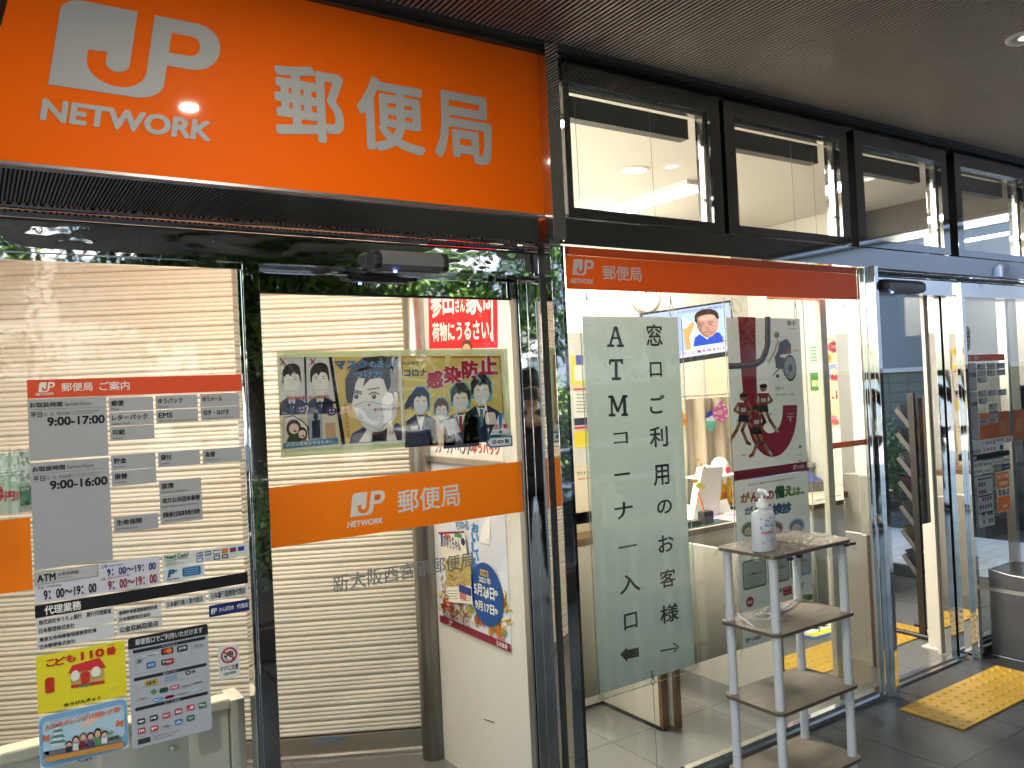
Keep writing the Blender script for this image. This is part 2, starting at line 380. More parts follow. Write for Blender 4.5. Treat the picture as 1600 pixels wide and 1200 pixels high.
# ================================================================== BIG ORANGE SIGN
SIGNO = mat('sign_orange_face', (.98, .145, .002), .5, noise=.04, nscale=1.5, coat=.35, bump=.0003, bscale=4, spec=.06)
SILV = mat('silver_vinyl', (.42, .43, .425), .6, .1, noise=.03, nscale=2)
sg = thing('shop_sign', 'large orange sign board with silver JP emblem, NETWORK and three big kanji', 'sign')
b = MB(); b.prism([(.010, 2.33, 2.194), (1.757, 2.33, 2.194), (1.757, 2.33, 2.772), (.149, 2.33, 2.772)], (0, .05, 0), SIGNO); b.build('panel', sg, .002)
s = Sheet('Y', 2.3285, step=.0006); s.jp((.187, 2.400), (.626, 2.632), SILV, SIGNO, 1, True); s.build('emblem', sg)
s = Sheet('Y', 2.3285, step=.0006); s.t('NETWORK', (.165, 2.306), (.580, 2.364), SILV, 1, .042, .14, True); s.build('latin_lettering', sg)
s = Sheet('Y', 2.3285, step=.0006)
for ch, x0, x1, z0, z1 in (('郵', .763, .979, 2.345, 2.571), ('便', 1.019, 1.254, 2.344, 2.577), ('局', 1.288, 1.512, 2.343, 2.576)): s.t(ch, (x0, z0), (x1, z1), SILV, 1, .026, 0, True)
s.build('kanji_lettering', sg)
b = MB(); b.box(.0, 1.757, 2.322, 2.336, 2.186, 2.1938, SATIN); b.build('bottom_trim', sg)
b = MB(); b.box(1.7575, 1.766, 2.322, 2.37, 2.186, 2.78, mat('sign_edge_trim', (.10, .05, .03), .3)); b.box(.0, 1.7575, 2.324, 2.37, 2.7722, 2.782, MATS['sign_edge_trim']); b.build('edge_trim', sg)
b = MB(); b.box(-1.2, .0, 2.33, 2.38, 2.20, 2.78, mat('fascia_end_grey', (.42, .40, .36), .5)); tag(b.build('fascia_board'), 'pale grey fascia panel at the slanted left end of the orange sign', 'fascia panel')

# dark mirror fascia under the sign, door header with mouldings
tag(MB().box(-1.6, 1.70, 2.342, 2.40, 2.098, 2.186, DARKM).build('fascia_strip'), 'dark polished metal strip that mirrors the ceiling ribs under the orange sign', 'fascia')
def header(x0, x1, label, group):
    t = thing('door_header', label, 'door header', group)
    b = MB()
    for z0, z1, y in ((2.078, 2.098, 2.325), (2.060, 2.077, 2.312)):
        b.prism([(x0, y+.02, z0), (x0, y+.003, z0+.004), (x0, y, (z0+z1)/2), (x0, y+.004, z1-.003), (x0, y+.02, z1)], (x1-x0, 0, 0), STEELW)
    b.build('moulding', t)
    MB().box(x0, x1, 2.345, 2.50, 1.985, 2.0595, STEELW).build('face', t)
    b = MB(); b.box(x0, x1, 2.334, 2.36, 1.9745, 1.9845, STEEL); b.box(x0, x1, 2.338, 2.36, 2.0555, 2.0598, GASKET); b.build('bead', t)
    return t
header(-1.6, 1.69, 'wavy mirror steel header over the closed sliding door under the big orange sign', 'mirror steel door headers')

def sensor(x0, x1, z, label):
    t = thing('door_sensor', label, 'door sensor', 'automatic door sensors'); t.location = (x0, 0, z)
    L = x1-x0; pr = [(0, 2.345, .03), (0, 2.29, .03), (0, 2.272, .012), (0, 2.272, -.016), (0, 2.286, -.03), (0, 2.345, -.03)]
    HS = mat('sensor_housing', (.13, .135, .14), .32)
    MB().prism([(.022, y, zz) for _, y, zz in pr], (L-.044, 0, 0), HS).build('housing', t)
    for q, xx in ((0, .0), (1, L-.0215)):
        MB().prism([(xx, y+(.002 if 0 < i < 5 else 0), zz*.96) for i, (_, y, zz) in enumerate(pr)], (.0215, 0, 0), BLACKP).build('end_cap', t, .003)
    b = MB(); b.box(.03, L-.03, 2.290, 2.335, -.0335, -.0301, BLACKP); b.build('lens_cover', t)
    b = MB(); b.cyl((.07, 2.287, -.0335), (.07, 2.287, -.037), .005, emitter('blue_led', (.15, .25, 1), 4)); b.build('status_lamp', t)
    return t
sensor(1.035, 1.292, 1.995, 'grey automatic door sensor box on the mirror header below the big orange sign')
sensor(3.72, 4.075, 2.006, 'grey automatic door sensor box on the header of the open door at right')

# ================================================================== MIRROR POSTS
def post(label, boxes, name='mirror_post', grp='mirror steel posts'):
    t = thing(name, label, 'post', grp)
    for nm, bx in boxes:
        b = MB()
        for a in bx: b.box(*a)
        b.build(nm, t, .0015)
    return t
post('slim mirror steel post between the notice glass and the closed sliding door', [('shaft', [(.652, .700, 2.338, 2.455, 0, 1.974, STEEL)]), ('glazing_bead', [(.640, .6515, 2.352, 2.366, 0, 1.955, STEEL)])])
post('wide stepped mirror steel pillar between the closed sliding door and the show window', [
    ('jamb', [(1.652, 1.6895, 2.42, 2.47, 0, 1.974, STEEL)]),
    ('stepped_side', [(1.69, 1.735, 2.34, 2.50, 0, 2.097, STEEL)]),
    ('groove', [(1.699, 1.735, 2.3005, 2.3395, 0, 2.097, GASKET)]),
    ('front_face', [(1.69, 1.735, 2.265, 2.30, 0, 2.097, STEEL)]),
    ('upper_shaft', [(1.7205, 1.776, 2.28, 2.50, 2.0975, 2.80, STEEL)]),
    ('reveal', [(1.7355, 1.822, 2.36, 2.46, 0, 2.097, BLACKM)])])
post('mirror steel post between the show window and the open door at right', [
    ('window_stile', [(3.606, 3.622, 2.34, 2.40, .03, 2.096, STEEL)]),
    ('shaft', [(3.6225, 3.668, 2.325, 2.50, 0, 2.100, STEEL)]),
    ('door_stop', [(3.6685, 3.70, 2.30, 2.40, 0, 2.100, STEEL)])])
post('mirror steel post on the far side of the open door with cream strips', [
    ('cream_strip', [(4.378, 4.395, 2.465, 2.485, .02, 1.985, CREAMP)]),
    ('jamb', [(4.400, 4.455, 2.42, 2.47, 0, 1.985, STEEL)]),
    ('gasket', [(4.4555, 4.468, 2.43, 2.47, 0, 1.985, GASKET)]),
    ('stepped_side', [(4.4685, 4.50, 2.345, 2.50, 0, 1.985, STEEL)]),
    ('front_face', [(4.5005, 4.535, 2.32, 2.50, 0, 2.05, STEEL)])])

# ================================================================== LEFT NOTICE GLASS
t = thing('glass_panel', 'fixed shopfront glass pane covered with opening-hour notices left of the sliding door', 'window')
MB().box(-1.5, .645, 2.357, 2.363, .06, 1.955, GLASS).build('pane', t)
b = MB(); b.box(-1.5, .6515, 2.345, 2.375, 1.9555, 1.974, STEEL); b.build('top_rail', t)
b = MB(); b.box(-1.5, .6515, 2.340, 2.385, .0, .058, SATIN); b.build('bottom_rail', t)

# ================================================================== CLOSED SLIDING DOOR
dr = thing('sliding_door', 'closed glass sliding door with a wide orange band and silver office name', 'door', 'glass sliding doors')
MB().box(.71, 1.638, 2.437, 2.443, .06, 1.90, GLASS).build('pane', dr)
b = MB(); b.box(.70, 1.646, 2.425, 2.455, 1.906, 1.9845, STEEL); b.build('top_rail', dr)
b = MB(); b.box(.70, 1.646, 2.428, 2.452, .012, .058, SATIN); b.build('bottom_rail', dr)
b = MB(); b.box(.70, .7095, 2.425, 2.455, .06, 1.905, SATIN); b.box(1.6385, 1.6465, 2.425, 2.455, .06, 1.905, SATIN); b.build('stile', dr)
b = MB(); b.box(.70, 1.63, 2.43, 2.45, 1.9005, 1.9055, GASKET); b.box(1.647, 1.6515, 2.43, 2.45, .0, 1.97, GASKET); b.build('gasket', dr)
BAND = backlit_film('orange_band_film', (.98, .235, .003))
s = Sheet('Y', 2.4355); s.r((.711, 1.137), (1.638, 1.318), BAND, 0, True); ob = s.build('orange_band', dr)
s = Sheet('Y', 2.4355); s.jp((.981, 1.199), (1.106, 1.273), ink('#e3ddd5'), BAND, 1, True); s.t('NETWORK', (.969, 1.166), (1.092, 1.186), '#e3ddd5', 1, .04, .14, True)
s.t('郵便局', (1.147, 1.189), (1.381, 1.266), '#e3ddd5', 1, .015, 0, True); s.build('band_lettering', ob)
s = Sheet('Y', 2.4355); s.t('新大阪西宮原郵便局', (.913, .972), (1.424, 1.026), mat('silver_letter', (.42, .43, .42), .3, .6), 1, .008, 0, True); s.build('office_name', dr)

# ================================================================== SHOW WINDOW
t = thing('show_window', 'large shop window with orange top band and frosted film right of the mirror pillar', 'window')
MB().box(1.825, 3.605, 2.357, 2.363, .05, 2.094, GLASS).build('pane', t)
s = Sheet('Y', 2.366); s.st = -.0007
BAND2 = backlit_film('orange_window_band', (.95, .155, .003), .12)
bx = MB(); bx.box(1.823, 3.604, 2.3535, 2.3555, 1.937, 2.062, BAND2); bx.box(1.823, 3.604, 2.3535, 2.3555, 2.0625, 2.094, mat('orange_window_band_top', (.62, .075, .004), .4)); ob2 = bx.build('orange_band', t)
s = Sheet('Y', 2.3530, step=.0004); s.jp((1.851, 1.989), (1.958, 2.048), ink('#ded6cf'), BAND2, 1, True); s.t('NETWORK', (1.842, 1.957), (1.950, 1.977), '#ded6cf', 1, .04, .14, True)
s.t('郵便局', (1.996, 1.976), (2.194, 2.032), '#ded6cf', 1, .012, 0, True); s.build('band_lettering', ob2)
b = MB(); b.box(1.80, 3.63, 2.335, 2.39, 0, .022, SATIN); b.box(1.80, 3.606, 2.345, 2.375, .022, .048, STEEL); b.build('bottom_rail', t)
# gradient frosted film: dots get denser towards the sharp lower edge
fm = bpy.data.materials.new('gradient_frost_film'); fm.use_nodes = True; n = fm.node_tree; n.nodes.clear()
o_ = n.nodes.new('ShaderNodeOutputMaterial'); mx = n.nodes.new('ShaderNodeMixShader'); tr = n.nodes.new('ShaderNodeBsdfTransparent'); df = n.nodes.new('ShaderNodeBsdfDiffuse'); tl = n.nodes.new('ShaderNodeBsdfTranslucent'); m2 = n.nodes.new('ShaderNodeMixShader')
df.inputs[0].default_value = (.17, .165, .125, 1); tl.inputs[0].default_value = (.17, .165, .125, 1); m2.inputs[0].default_value = .14
g_ = n.nodes.new('ShaderNodeNewGeometry'); sx = n.nodes.new('ShaderNodeSeparateXYZ'); mr = n.nodes.new('ShaderNodeMapRange'); mr.inputs[1].default_value = 1.08; mr.inputs[2].default_value = .40; mr.inputs[3].default_value = 0; mr.inputs[4].default_value = .95
n.links.new(g_.outputs['Position'], sx.inputs[0]); n.links.new(sx.outputs[2], mr.inputs[0]); n.links.new(mr.outputs[0], mx.inputs[0])
n.links.new(df.outputs[0], m2.inputs[1]); n.links.new(tl.outputs[0], m2.inputs[2]); n.links.new(tr.outputs[0], mx.inputs[1]); n.links.new(m2.outputs[0], mx.inputs[2]); n.links.new(mx.outputs[0], o_.inputs[0])
b = MB(); b.add([(1.80, 2.452, .397), (3.39, 2.452, .397), (3.39, 2.452, 1.09), (1.80, 2.452, 1.09)], [(0, 1, 2, 3)], fm); b.build('frosted_film', t)

# ================================================================== UPPER WINDOWS
SILVR = mat('blind_rail_silver', (.62, .60, .55), .25, .9)
UW = [(1.842, 2.688, 'first from the mirror pillar, shows the lit ceiling lamps'), (2.702, 3.578, 'second from the mirror pillar'), (3.628, 4.478, 'third, above the open door'), (4.548, 5.385, 'fourth and farthest right')]
for i, (x0, x1, lb) in enumerate(UW):
    t = thing('transom_window', 'black framed upper window, '+lb, 'window', 'upper windows below the canopy')
    f = MB(); gx0, gx1 = x0+(.028 if i == 0 else .066), x1-.074
    f.box(x0, gx0, 2.345, 2.43, 2.20, 2.772, BLACKM); f.box(gx1, x1-.012, 2.345, 2.43, 2.20, 2.772, BLACKM)
    f.box(gx0, gx1, 2.345, 2.43, 2.702, 2.772, BLACKM); f.box(gx0, gx1, 2.345, 2.43, 2.20, 2.238, BLACKM); f.build('frame', t, .001)
    f = MB(); f.box(x1-.0115, x1+.0135, 2.37, 2.43, 2.20, 2.78, GASKET); f.box(x0+.03, x1-.03, 2.36, 2.43, 2.7722, 2.784, GASKET); f.build('gasket', t)
    f = MB(); f.box(gx1-.016, gx1-.010, 2.372, 2.40, 2.24, 2.70, SILVR); f.box(gx1-.006, gx1-.001, 2.372, 2.38, 2.24, 2.70, SILVR); f.box(gx0, gx1-.017, 2.372, 2.40, 2.690, 2.7015, SILVR); f.build('blind_rail', t)
    f = MB(); f.box(gx0, gx1-.02, 2.45, 2.50, 2.615, 2.70, mat('blind_valance', (.055, .055, .05), .5)); f.build('blind_box', t)
    f = MB()
    for k in ((.10, .62) if i < 2 else ()):
        xx = gx0+k*(gx1-gx0); f.cyl((xx, 2.41, 2.69), (xx+.006, 2.41, 2.24), .0012, mat('grey_cord', (.25, .24, .22), .7), 5)
    if i == 1: f.cyl((gx1-.12, 2.41, 2.65), (gx1-.115, 2.41, 2.24), .0012, MATS['grey_cord'], 5)
    if f.v: f.build('cord', t)
    f = MB(); f.box(gx1-.03, gx1-.018, 2.374, 2.39, 2.565, 2.615, SATIN); f.box(gx1-.024, gx1-.018, 2.374, 2.385, 2.33, 2.345, SATIN); f.build('latch', t, .002)
    MB().box(gx0, gx1, 2.363, 2.368, 2.236, 2.704, GLASS).build('pane', t)
b = MB(); b.box(1.7815, 5.45, 2.350, 2.43, 2.1005, 2.1955, BLACKM)
tag(b.build('transom_bar'), 'black polished transom beam under the upper windows', 'transom')
for x0, x1 in ((3.592, 3.628), (4.492, 4.548)):
    pass
b = MB(); b.box(5.386, 5.47, 2.345, 2.45, 0, 2.80, BLACKM); tag(b.build('mullion'), 'black mullion at the right end of the upper windows', 'mullion')
header(3.7005, 5.38, 'mirror steel header over the open door at right reflecting the white building', 'mirror steel door headers')

# ================================================================== RIGHT FIXED GLASS
t = thing('glass_panel', 'fixed shopfront glass pane with small notices right of the open door', 'window')
MB().box(4.5355, 5.385, 2.357, 2.363, .10, 1.973, GLASS).build('pane', t)
b = MB(); b.box(4.536, 5.385, 2.345, 2.38, .0, .04, SATIN); b.box(4.536, 5.385, 2.35, 2.375, .052, .072, SATIN); b.box(4.536, 5.385, 2.345, 2.38, .084, .0995, SATIN); b.build('bottom_rail', t)
b = MB(); b.box(5.14, 5.175, 2.40, 2.45, .0, 1.97, SATIN); b.build('stile', t)
# door leaf of the right door, slid open behind the show window
d2 = thing('sliding_door', 'glass sliding door slid open behind the right end of the show window', 'door', 'glass sliding doors')
MB().box(3.02, 3.40, 2.437, 2.443, .05, 1.94, GLASS).build('pane', d2)
b = MB(); b.box(3.405, 3.452, 2.425, 2.455, .02, 1.945, mat('cream_stile', (.66, .60, .48), .3)); b.build('stile', d2, .002)
b = MB(); b.box(3.02, 3.404, 2.425, 2.455, 1.9405, 1.96, SATIN); b.build('top_rail', d2)
b = MB(); b.box(3.453, 3.64, 2.4395, 2.4425, 1.220, 1.248, BAND2); b.build('orange_strip', d2)
# threshold
b = MB(); b.box(3.70, 4.40, 2.37, 2.385, .0, .012, SATIN); b.box(3.70, 4.40, 2.3855, 2.41, .0, .009, GASKET); b.box(3.70, 4.40, 2.4105, 2.44, .0, .012, SATIN)
tag(b.build('door_track'), 'steel and black door track in the floor of the open doorway', 'door track')
# ================================================================== VESTIBULE BEHIND THE LEFT GLASS
SHUT = mat('shutter_slat_cream', (.68, .635, .53), .36, noise=.05, nscale=4, stretch=(1, 1, .2))
sh = thing('rolling_shutter', 'closed cream rolling shutter behind the left glass and the sliding door', 'shutter')
sA = Vector((1.065, 3.606, 0)); sD = Vector((.553, -.310, 0)).normalized(); sN = Vector((sD.y, -sD.x, 0))
if sN.y > 0: sN = -sN
prof = []; z = .098; pitch = .0629
slat = [(.000, .000), (.004, .009), (.010, .011), (.016, .0095), (.020, .0075), (.024, .0095), (.029, .011), (.034, .0095), (.038, .0075), (.042, .0095), (.047, .011), (.053, .009), (.0575, .003), (.060, -.001), (.0625, -.001)]
while z < 2.75:
    prof += [(z+a, d) for a, d in slat]; z += pitch
vs = []
for s_ in (-1.9, .665):
    for zz, d in prof: p = sA+sD*s_+sN*d; vs.append((p.x, p.y, zz))
n = len(prof); m_ = MB(); m_.add(vs, [(i, n+i, n+i+1, i+1) for i in range(n-1)], SHUT); m_.build('curtain', sh)
m_ = MB(); c_ = sA+sD*(-.60); up = Vector((0, 0, 1))
m_.obox((c_.x, c_.y, .056), sD, sN, up, 1.262, .018, .040, mat('shutter_rail_steel', (.50, .47, .40), .22, .9)); c2_ = c_+sN*.012
m_.obox((c2_.x, c2_.y, .010), sD, sN, up, 1.262, .02, .006, SATIN); m_.build('bottom_rail', sh, .002)
m_ = MB(); pc = sA+sD*.70+sN*.01
m_.obox((pc.x, pc.y, 1.3), sD, sN, up, .035, .05, 1.3, SATIN); m_.build('guide', sh, .012)
cc = Vector((1.600, 3.185, 0))
t = thing('corner_post', 'rounded dark steel corner post between the rolling shutter and the poster wall', 'post')
MB().lathe([(.0, .004), (.05, .004), (.05, 2.6), (.0, 2.6)], (1.618, 3.185, 0), mat('dull_steel_post', (.33, .32, .29), .34, .9, noise=.15, nscale=2), 28).build('shaft', t)
b = MB(); b.box(1.6455, 1.70, 2.455, 3.24, .004, 2.62, CREAMW)
wl = tag(b.build('poster_wall'), 'cream side wall with posters behind the sliding door', 'wall')
b = MB(); b.cyl((1.6455, 2.79, .280), (1.6440, 2.712, .292), .0018, mat('scratch_dark', (.10, .08, .06), .7), 6); b.build('scratch', wl)
b = MB(); b.box(1.6446, 1.6454, 2.47, 3.13, 1.74, 1.7412, mat('grey_line', (.4, .37, .3), .6)); 
b = MB(); b.box(-1.72, -1.6, 2.42, 5.2, .004, 2.85, CREAMW); tag(b.build('bounce_wall'), 'cream wall at the left end of the entrance lobby', 'wall')  # out-of-view wall added so the closed room bounces its lamp light
b = MB(); b.box(-1.6, 1.70, 2.505, 4.7, 2.56, 2.60, mat('vestibule_ceiling_white', (.78, .74, .64), .7)); structure(b.build('vestibule_ceiling'), 'white ceiling over the entrance lobby', 'ceiling')
VL = (emitter('vestibule_lamp', (1.0, .9, .75), 1.0), (1.0, .91, .77), 62.0)
for x, y, lb in ((.35, 2.72, 'recessed ceiling lamp above the left part of the rolling shutter'), (1.05, 2.68, 'recessed ceiling lamp above the middle of the rolling shutter'), (-.6, 2.8, 'recessed ceiling lamp at the far left above the rolling shutter')):
    downlight(x, y, 2.559, .085, lb, VL, RING, 'ceiling lamps over the entrance lobby')

# cream cabinet behind the left glass
cbn = thing('low_partition', 'low cream partition panel standing behind the notice glass', 'partition')
b = MB(); b.box(-1.4, .600, 2.505, 2.535, .005, .672, CREAMP); b.build('body', cbn, .004)
b = MB(); b.box(-1.42, .602, 2.490, 2.550, .673, .708, mat('cabinet_top_cream', (.78, .70, .55), .4)); b.build('top', cbn, .006)
b = MB(); b.box(.604, .645, 2.49, 2.60, .0, .700, CREAMP); b.build('side_panel', cbn, .003)
b = MB(); b.lathe([(.0, .0), (.008, .0), (.008, .01), (.0, .012)], (.44, 2.495, .60), SATIN, 12); b.build('knob', cbn)

# ------------------------------------------------------------------ posters on the side wall
s = Sheet('X', 1.6445, (420, 440, 4)); s.st = .0007
R_ = '#d61f2c'
s.r((-3.107, 1.755), (-2.560, 2.40), R_, 0, True)
IV = '#f4efe6'; RW = .547
def rt(tx, f0, f1, v0, v1, bd=.03): s.t(tx, (-3.107+RW*f0, v0), (-3.107+RW*f1, v1), IV, 2, bd, 0, True)
rt('参', .04, .22, 1.885, 2.005); rt('田', .235, .41, 1.895, 2.01); rt('さん', .43, .57, 1.90, 1.955); rt('家', .585, .81, 1.885, 2.02); rt('は', .825, .94, 1.90, 1.965); rt('荷物にうるさい。', .06, .95, 1.785, 1.865, .025)
rt('さん', .2, .34, 2.035, 2.06, .02); s.p([(-3.06, 2.02), (-3.035, 2.10), (-3.01, 2.02), (-3.022, 2.02), (-3.035, 2.07), (-3.05, 2.02)], IV, 2, True)
s.e((-2.83, 1.72), (-2.745, 1.79), '#5a3a2c', 2, 18, True); s.e((-2.822, 1.715), (-2.753, 1.772), '#d9a184', 3, 18, True); s.r((-2.600, 1.78), (-2.588, 1.99), IV, 2, True)
ca, sa = math.cos(math.radians(3.6)), math.sin(math.radians(3.6))
s.v = [(x, 2.83+(y-2.83)*ca-(z-1.76)*sa, 1.76+(y-2.83)*sa+(z-1.76)*ca) for x, y, z in s.v]
tag(s.build('poster'), 'red poster with white brush lettering on the cream side wall', 'poster', 'posters on the side wall')
s = Sheet('X', 1.6445, (640, 660, 3.16)); s.r((-3.088, 1.310), (-2.557, 1.405), '#f3ece4', 0, True)
s.t('ワク・ワク・ベンリ', (128, 148), (293, 100), '#2b2763', 2, .03); s.t('な', (293, 140), (312, 120), '#2b2763', 2, .02); s.t('ゆうパック', (312, 152), (445, 105), '#c5251f', 2, .03)
tag(s.build('banner_strip'), 'white paper strip with dark blue and red lettering above the poster case', 'sign')
tp = thing('poster_case', 'shallow clear poster case with silver top clamp on the side wall', 'poster case')
b = MB(); b.box(1.628, 1.6442, 2.545, 3.138, 1.288, 1.312, SATIN); b.build('clamp', tp, .002)
b = MB(); b.cyl((1.628, 3.1385, 1.30), (1.628, 3.155, 1.30), .009, BLACKP, 10); b.build('end_knob', tp); b = MB(); b.cyl((1.628, 2.5445, 1.30), (1.628, 2.535, 1.30), .011, SATIN, 10); b.build('end_knob', tp)
# big poster of summer food with a blue date disc
s = Sheet('X', 1.6435, (640, 660, 3.16))
s.r((-3.112, .600), (-2.562, 1.287), '#dfe3ee', 0, True)
noodle = [mat('poster_food_%d' % i, c, .4) for i, c in enumerate(('#caa23a', '#e0bd58', '#b98a2e', '#8a5a2c', '#7f9a45', '#f0d894'))]
rnd = random.Random(5)
for k in range(230):
    u = rnd.uniform(-3.108, -2.567); v = rnd.uniform(.64, .80)*1.0+max(0, (u+2.75))*.1
    a_ = rnd.uniform(0, 3.14); L = rnd.uniform(.010, .045); s.ln([(u, v), (u+L*math.cos(a_), v+L*math.sin(a_)*.6)], rnd.uniform(.005, .012), rnd.choice(noodle[:3]+[noodle[5]]), 1+k % 5, True)
for u, v, r_ in ((-2.93, .72, .022), (-2.65, .70, .026), (-2.60, .78, .02), (-2.80, .675, .02)): s.e((u-r_, v-r_), (u+r_, v+r_), noodle[3], 7, 16, True)
for u, v in ((-2.86, .70), (-2.70, .66), (-2.62, .66)): s.p([(u, v), (u+.03, v+.02), (u+.04, v+.005), (u+.015, v-.01)], noodle[4], 7, True)
s.r((-3.112, .600), (-2.562, .630), '#8c1f37', 8, True); s.t('日本郵便', (-2.655, .605), (-2.58, .625), '#f4efe6', 9, .01, 0, True); s.t('JP', (-3.03, .605), (-3.0, .625), '#f4efe6', 9, .03, 0, True)
s.t('おいしい夏', (300, 720), (345, 480), '#4f8fd0', 3, .03) if False else None
for i, ch in enumerate('おいしいを'): s.t(ch, (308, 540+i*48), (342, 500+i*48), '#3f86cc', 3, .05); 
for i, ch in enumerate('ちゅるちゅる'): s.t(ch, (228+22*i, 528), (250+22*i, 488), '#7f9bb8', 2, .04) if i < 3 else None
s.e((316, 975), (460, 715), '#17509a', 10, 32); s.t('2021年', (352, 786), (408, 770), '#f4f2ea', 11, .02); s.t('5月24日', (328, 845), (425, 818), '#f4f2ea', 11, .03); s.e((427, 852), (444, 833), '#f4f2ea', 11); s.t('月', (431, 848), (441, 838), '#17509a', 12, .02)
s.p([(374, 850), (398, 850), (386, 872)], '#f4f2ea', 11); s.t('9月17日', (333, 918), (425, 903), '#f4f2ea', 11, .03); s.e((427, 942), (443, 922), '#f4f2ea', 11); s.t('金', (430, 938), (440, 927), '#17509a', 12, .02)
s.rr((357, 752), (396, 734), '#e8c44a', 11, .004); s.t('受付期間', (360, 749), (393, 737), '#17509a', 12, .01)
s.t('お申込みは郵便局の窓口でも承ります', (170, 985), (300, 935), '#6a2020', 9, .01); s.t('お得', (342, 995), (375, 968), '#c5251f', 9, .03); s.t('送料・消費税込', (398, 1050), (472, 1012), '#d87a1c', 9, .03)
s.t('夏のおすすめ', (172, 925), (222, 885), '#c5251f', 9, .03); s.p([(345, 590), (372, 480), (402, 470), (398, 605)], '#f2f2f0', 3)
tag(s.build('poster'), 'pale blue summer food poster with noodles and a blue date disc', 'poster', 'posters on the side wall')
s = Sheet('X', 1.6300, (640, 660, 3.16)); s.st = .0005
q = [s.W(p) for p in ((143, 542), (270, 536), (313, 898), (196, 886))]
s.p(q, '#f1ead9', 0, True); s.p([(143, 552), (270, 546), (270, 536), (143, 542)], '#8c1f37', 1)
s.t('夏のゆうちゃん', (155, 612), (250, 572), '#2a3f94', 2, .02); s.r((172, 568), (200, 556), '#e07a35', 1); s.r((222, 564), (258, 552), '#3f9a6b', 1); s.e((255, 605), (273, 572), '#2a2f66', 2)
s.p([(172, 675), (300, 655), (306, 806), (184, 812)], mat('noodle_photo', (.50, .38, .16), .4, noise=.6, nscale=90), 1)
for k in range(40):
    x = rnd.uniform(180, 295); y = rnd.uniform(690, 795); s.ln([(x, y), (x+rnd.uniform(6, 26), y+rnd.uniform(-14, 14))], .004, rnd.choice(noodle), 2+k % 3)
s.p([(186, 820), (306, 812), (311, 892), (196, 880)], '#f6f1e6', 1); s.r((245, 836), (305, 820), '#2a3f94', 2); s.r((248, 870), (280, 848), '#e28a7a', 2)
for i in range(4): s.ln([(192, 832+i*13), (240, 831+i*13)], .0022, '#6b5a4a', 2); s.ln([(250, 845+i*11), (304, 846+i*11)], .0015, '#8b6a5a', 2)
tag(s.build('flyer'), 'small cream flyer with a noodle photo taped over the summer food poster', 'flyer')

# ================================================================== NOTICES STUCK ON THE LEFT GLASS
GP = mat('silver_grey_plate', (.41, .415, .415), .38, .15, noise=.05, nscale=3)
TXT = '#1d1d1f'; TX2 = '#4c4a48'
cropA = (30, 570, 3.872)
sv = thing('service_sign', 'orange headed opening-hours sign with grey plates on the left glass', 'sign')
HDR = mat('sign_header_red_orange', srgb('#dc4c1c')[:3], .4, noise=.03)
s = Sheet('Y', 2.3555); s.r((.115, 1.610), (.650, 1.657), HDR, 0, True)
s.jp((.139, 1.626), (.177, 1.650), ink('#efe4da'), HDR, 1, True); s.t('NETWORK', (.133, 1.617), (.173, 1.624), '#efe4da', 1, .02, .14, True); s.t('郵便局', (.190, 1.625), (.261, 1.647), '#efe4da', 1, .015, 0, True); s.t('ご案内', (.277, 1.624), (.349, 1.647), '#efe4da', 1, .015, 0, True); s.build('header', sv)
def hours(z1, z0, hh):
    s = Sheet('Y', 2.3555); s.r((.1145, z0), (.2915, z1), GP, 0, True)
    s.t('お取扱時間', (.119, z1-.022), (.191, z1-.009), TXT, 1, .024, 0, True); s.t('Service Hours', (.196, z1-.021), (.256, z1-.011), TX2, 1, .004, 0, True); s.ln([(.119, z1-.027), (.287, z1-.027)], .0007, '#77777a', 1, True)
    s.t('平日', (.120, z1-.0465), (.145, z1-.033), TXT, 1, .02, 0, True); s.t('（土、日、休日を除く）', (.147, z1-.044), (.213, z1-.034), TX2, 1, .0, 0, True); s.t('Weekdays except Saturdays,', (.218, z1-.0385), (.275, z1-.034), TX2, 1, 0, 0, True); s.t('Sundays and Holidays', (.218, z1-.0435), (.262, z1-.0395), TX2, 1, 0, 0, True)
    s.t(hh, (.1555, z1-.070), (.2865, z1-.0475), '#141416', 1, .035, 0, True); s.build('hours_plate', sv)
hours(1.609, 1.4545, '9:00-17:00'); hours(1.449, 1.183, '9:00-16:00')
def plate(ja, en, x0, x1, z1, h=.036, jw=.6, ew=.35):
    s = Sheet('Y', 2.3555); s.r((x0, z1-h), (x1, z1), GP, 0, True); W_ = x1-x0
    s.t(ja, (x0+.006, z1-.022), (x0+.006+W_*jw, z1-.007), TXT, 1, .028, 0, True)
    if en: s.t(en, (x0+.006, z1-.033), (x0+.006+W_*ew, z1-.0275), TX2, 1, .004, 0, True)
    s.build('service_plate', sv)
c1, c2, c3 = (.297, .405), (.411, .519), (.526, .632)
plate('郵便', 'Mail', *c1, 1.604, jw=.28, ew=.15); plate('ゆうパック', 'Parcels', *c2, 1.605, jw=.58, ew=.24); plate('ゆうメール', '', *c3, 1.605, jw=.50)
plate('レターパック', 'Letter Pack', *c1, 1.566, jw=.80, ew=.40); plate('EMS', 'International Express Mail Service', *c2, 1.566, jw=.33, ew=.90); plate('切手・はがき', 'Postage Stamps / Postcards', *c3, 1.567, jw=.66, ew=.78)
plate('印紙', 'Stamps', *c1, 1.528, .037, jw=.28, ew=.25)
plate('貯金', 'Savings', *c1, 1.453, .040, jw=.28, ew=.24); plate('貸付', 'Loans', *c2, 1.452, .040, jw=.26, ew=.20); plate('為替', 'Money Orders', *c3, 1.451, .040, jw=.26, ew=.42)
plate('振替', 'Transfer', *c1, 1.412, .040, jw=.29, ew=.27)
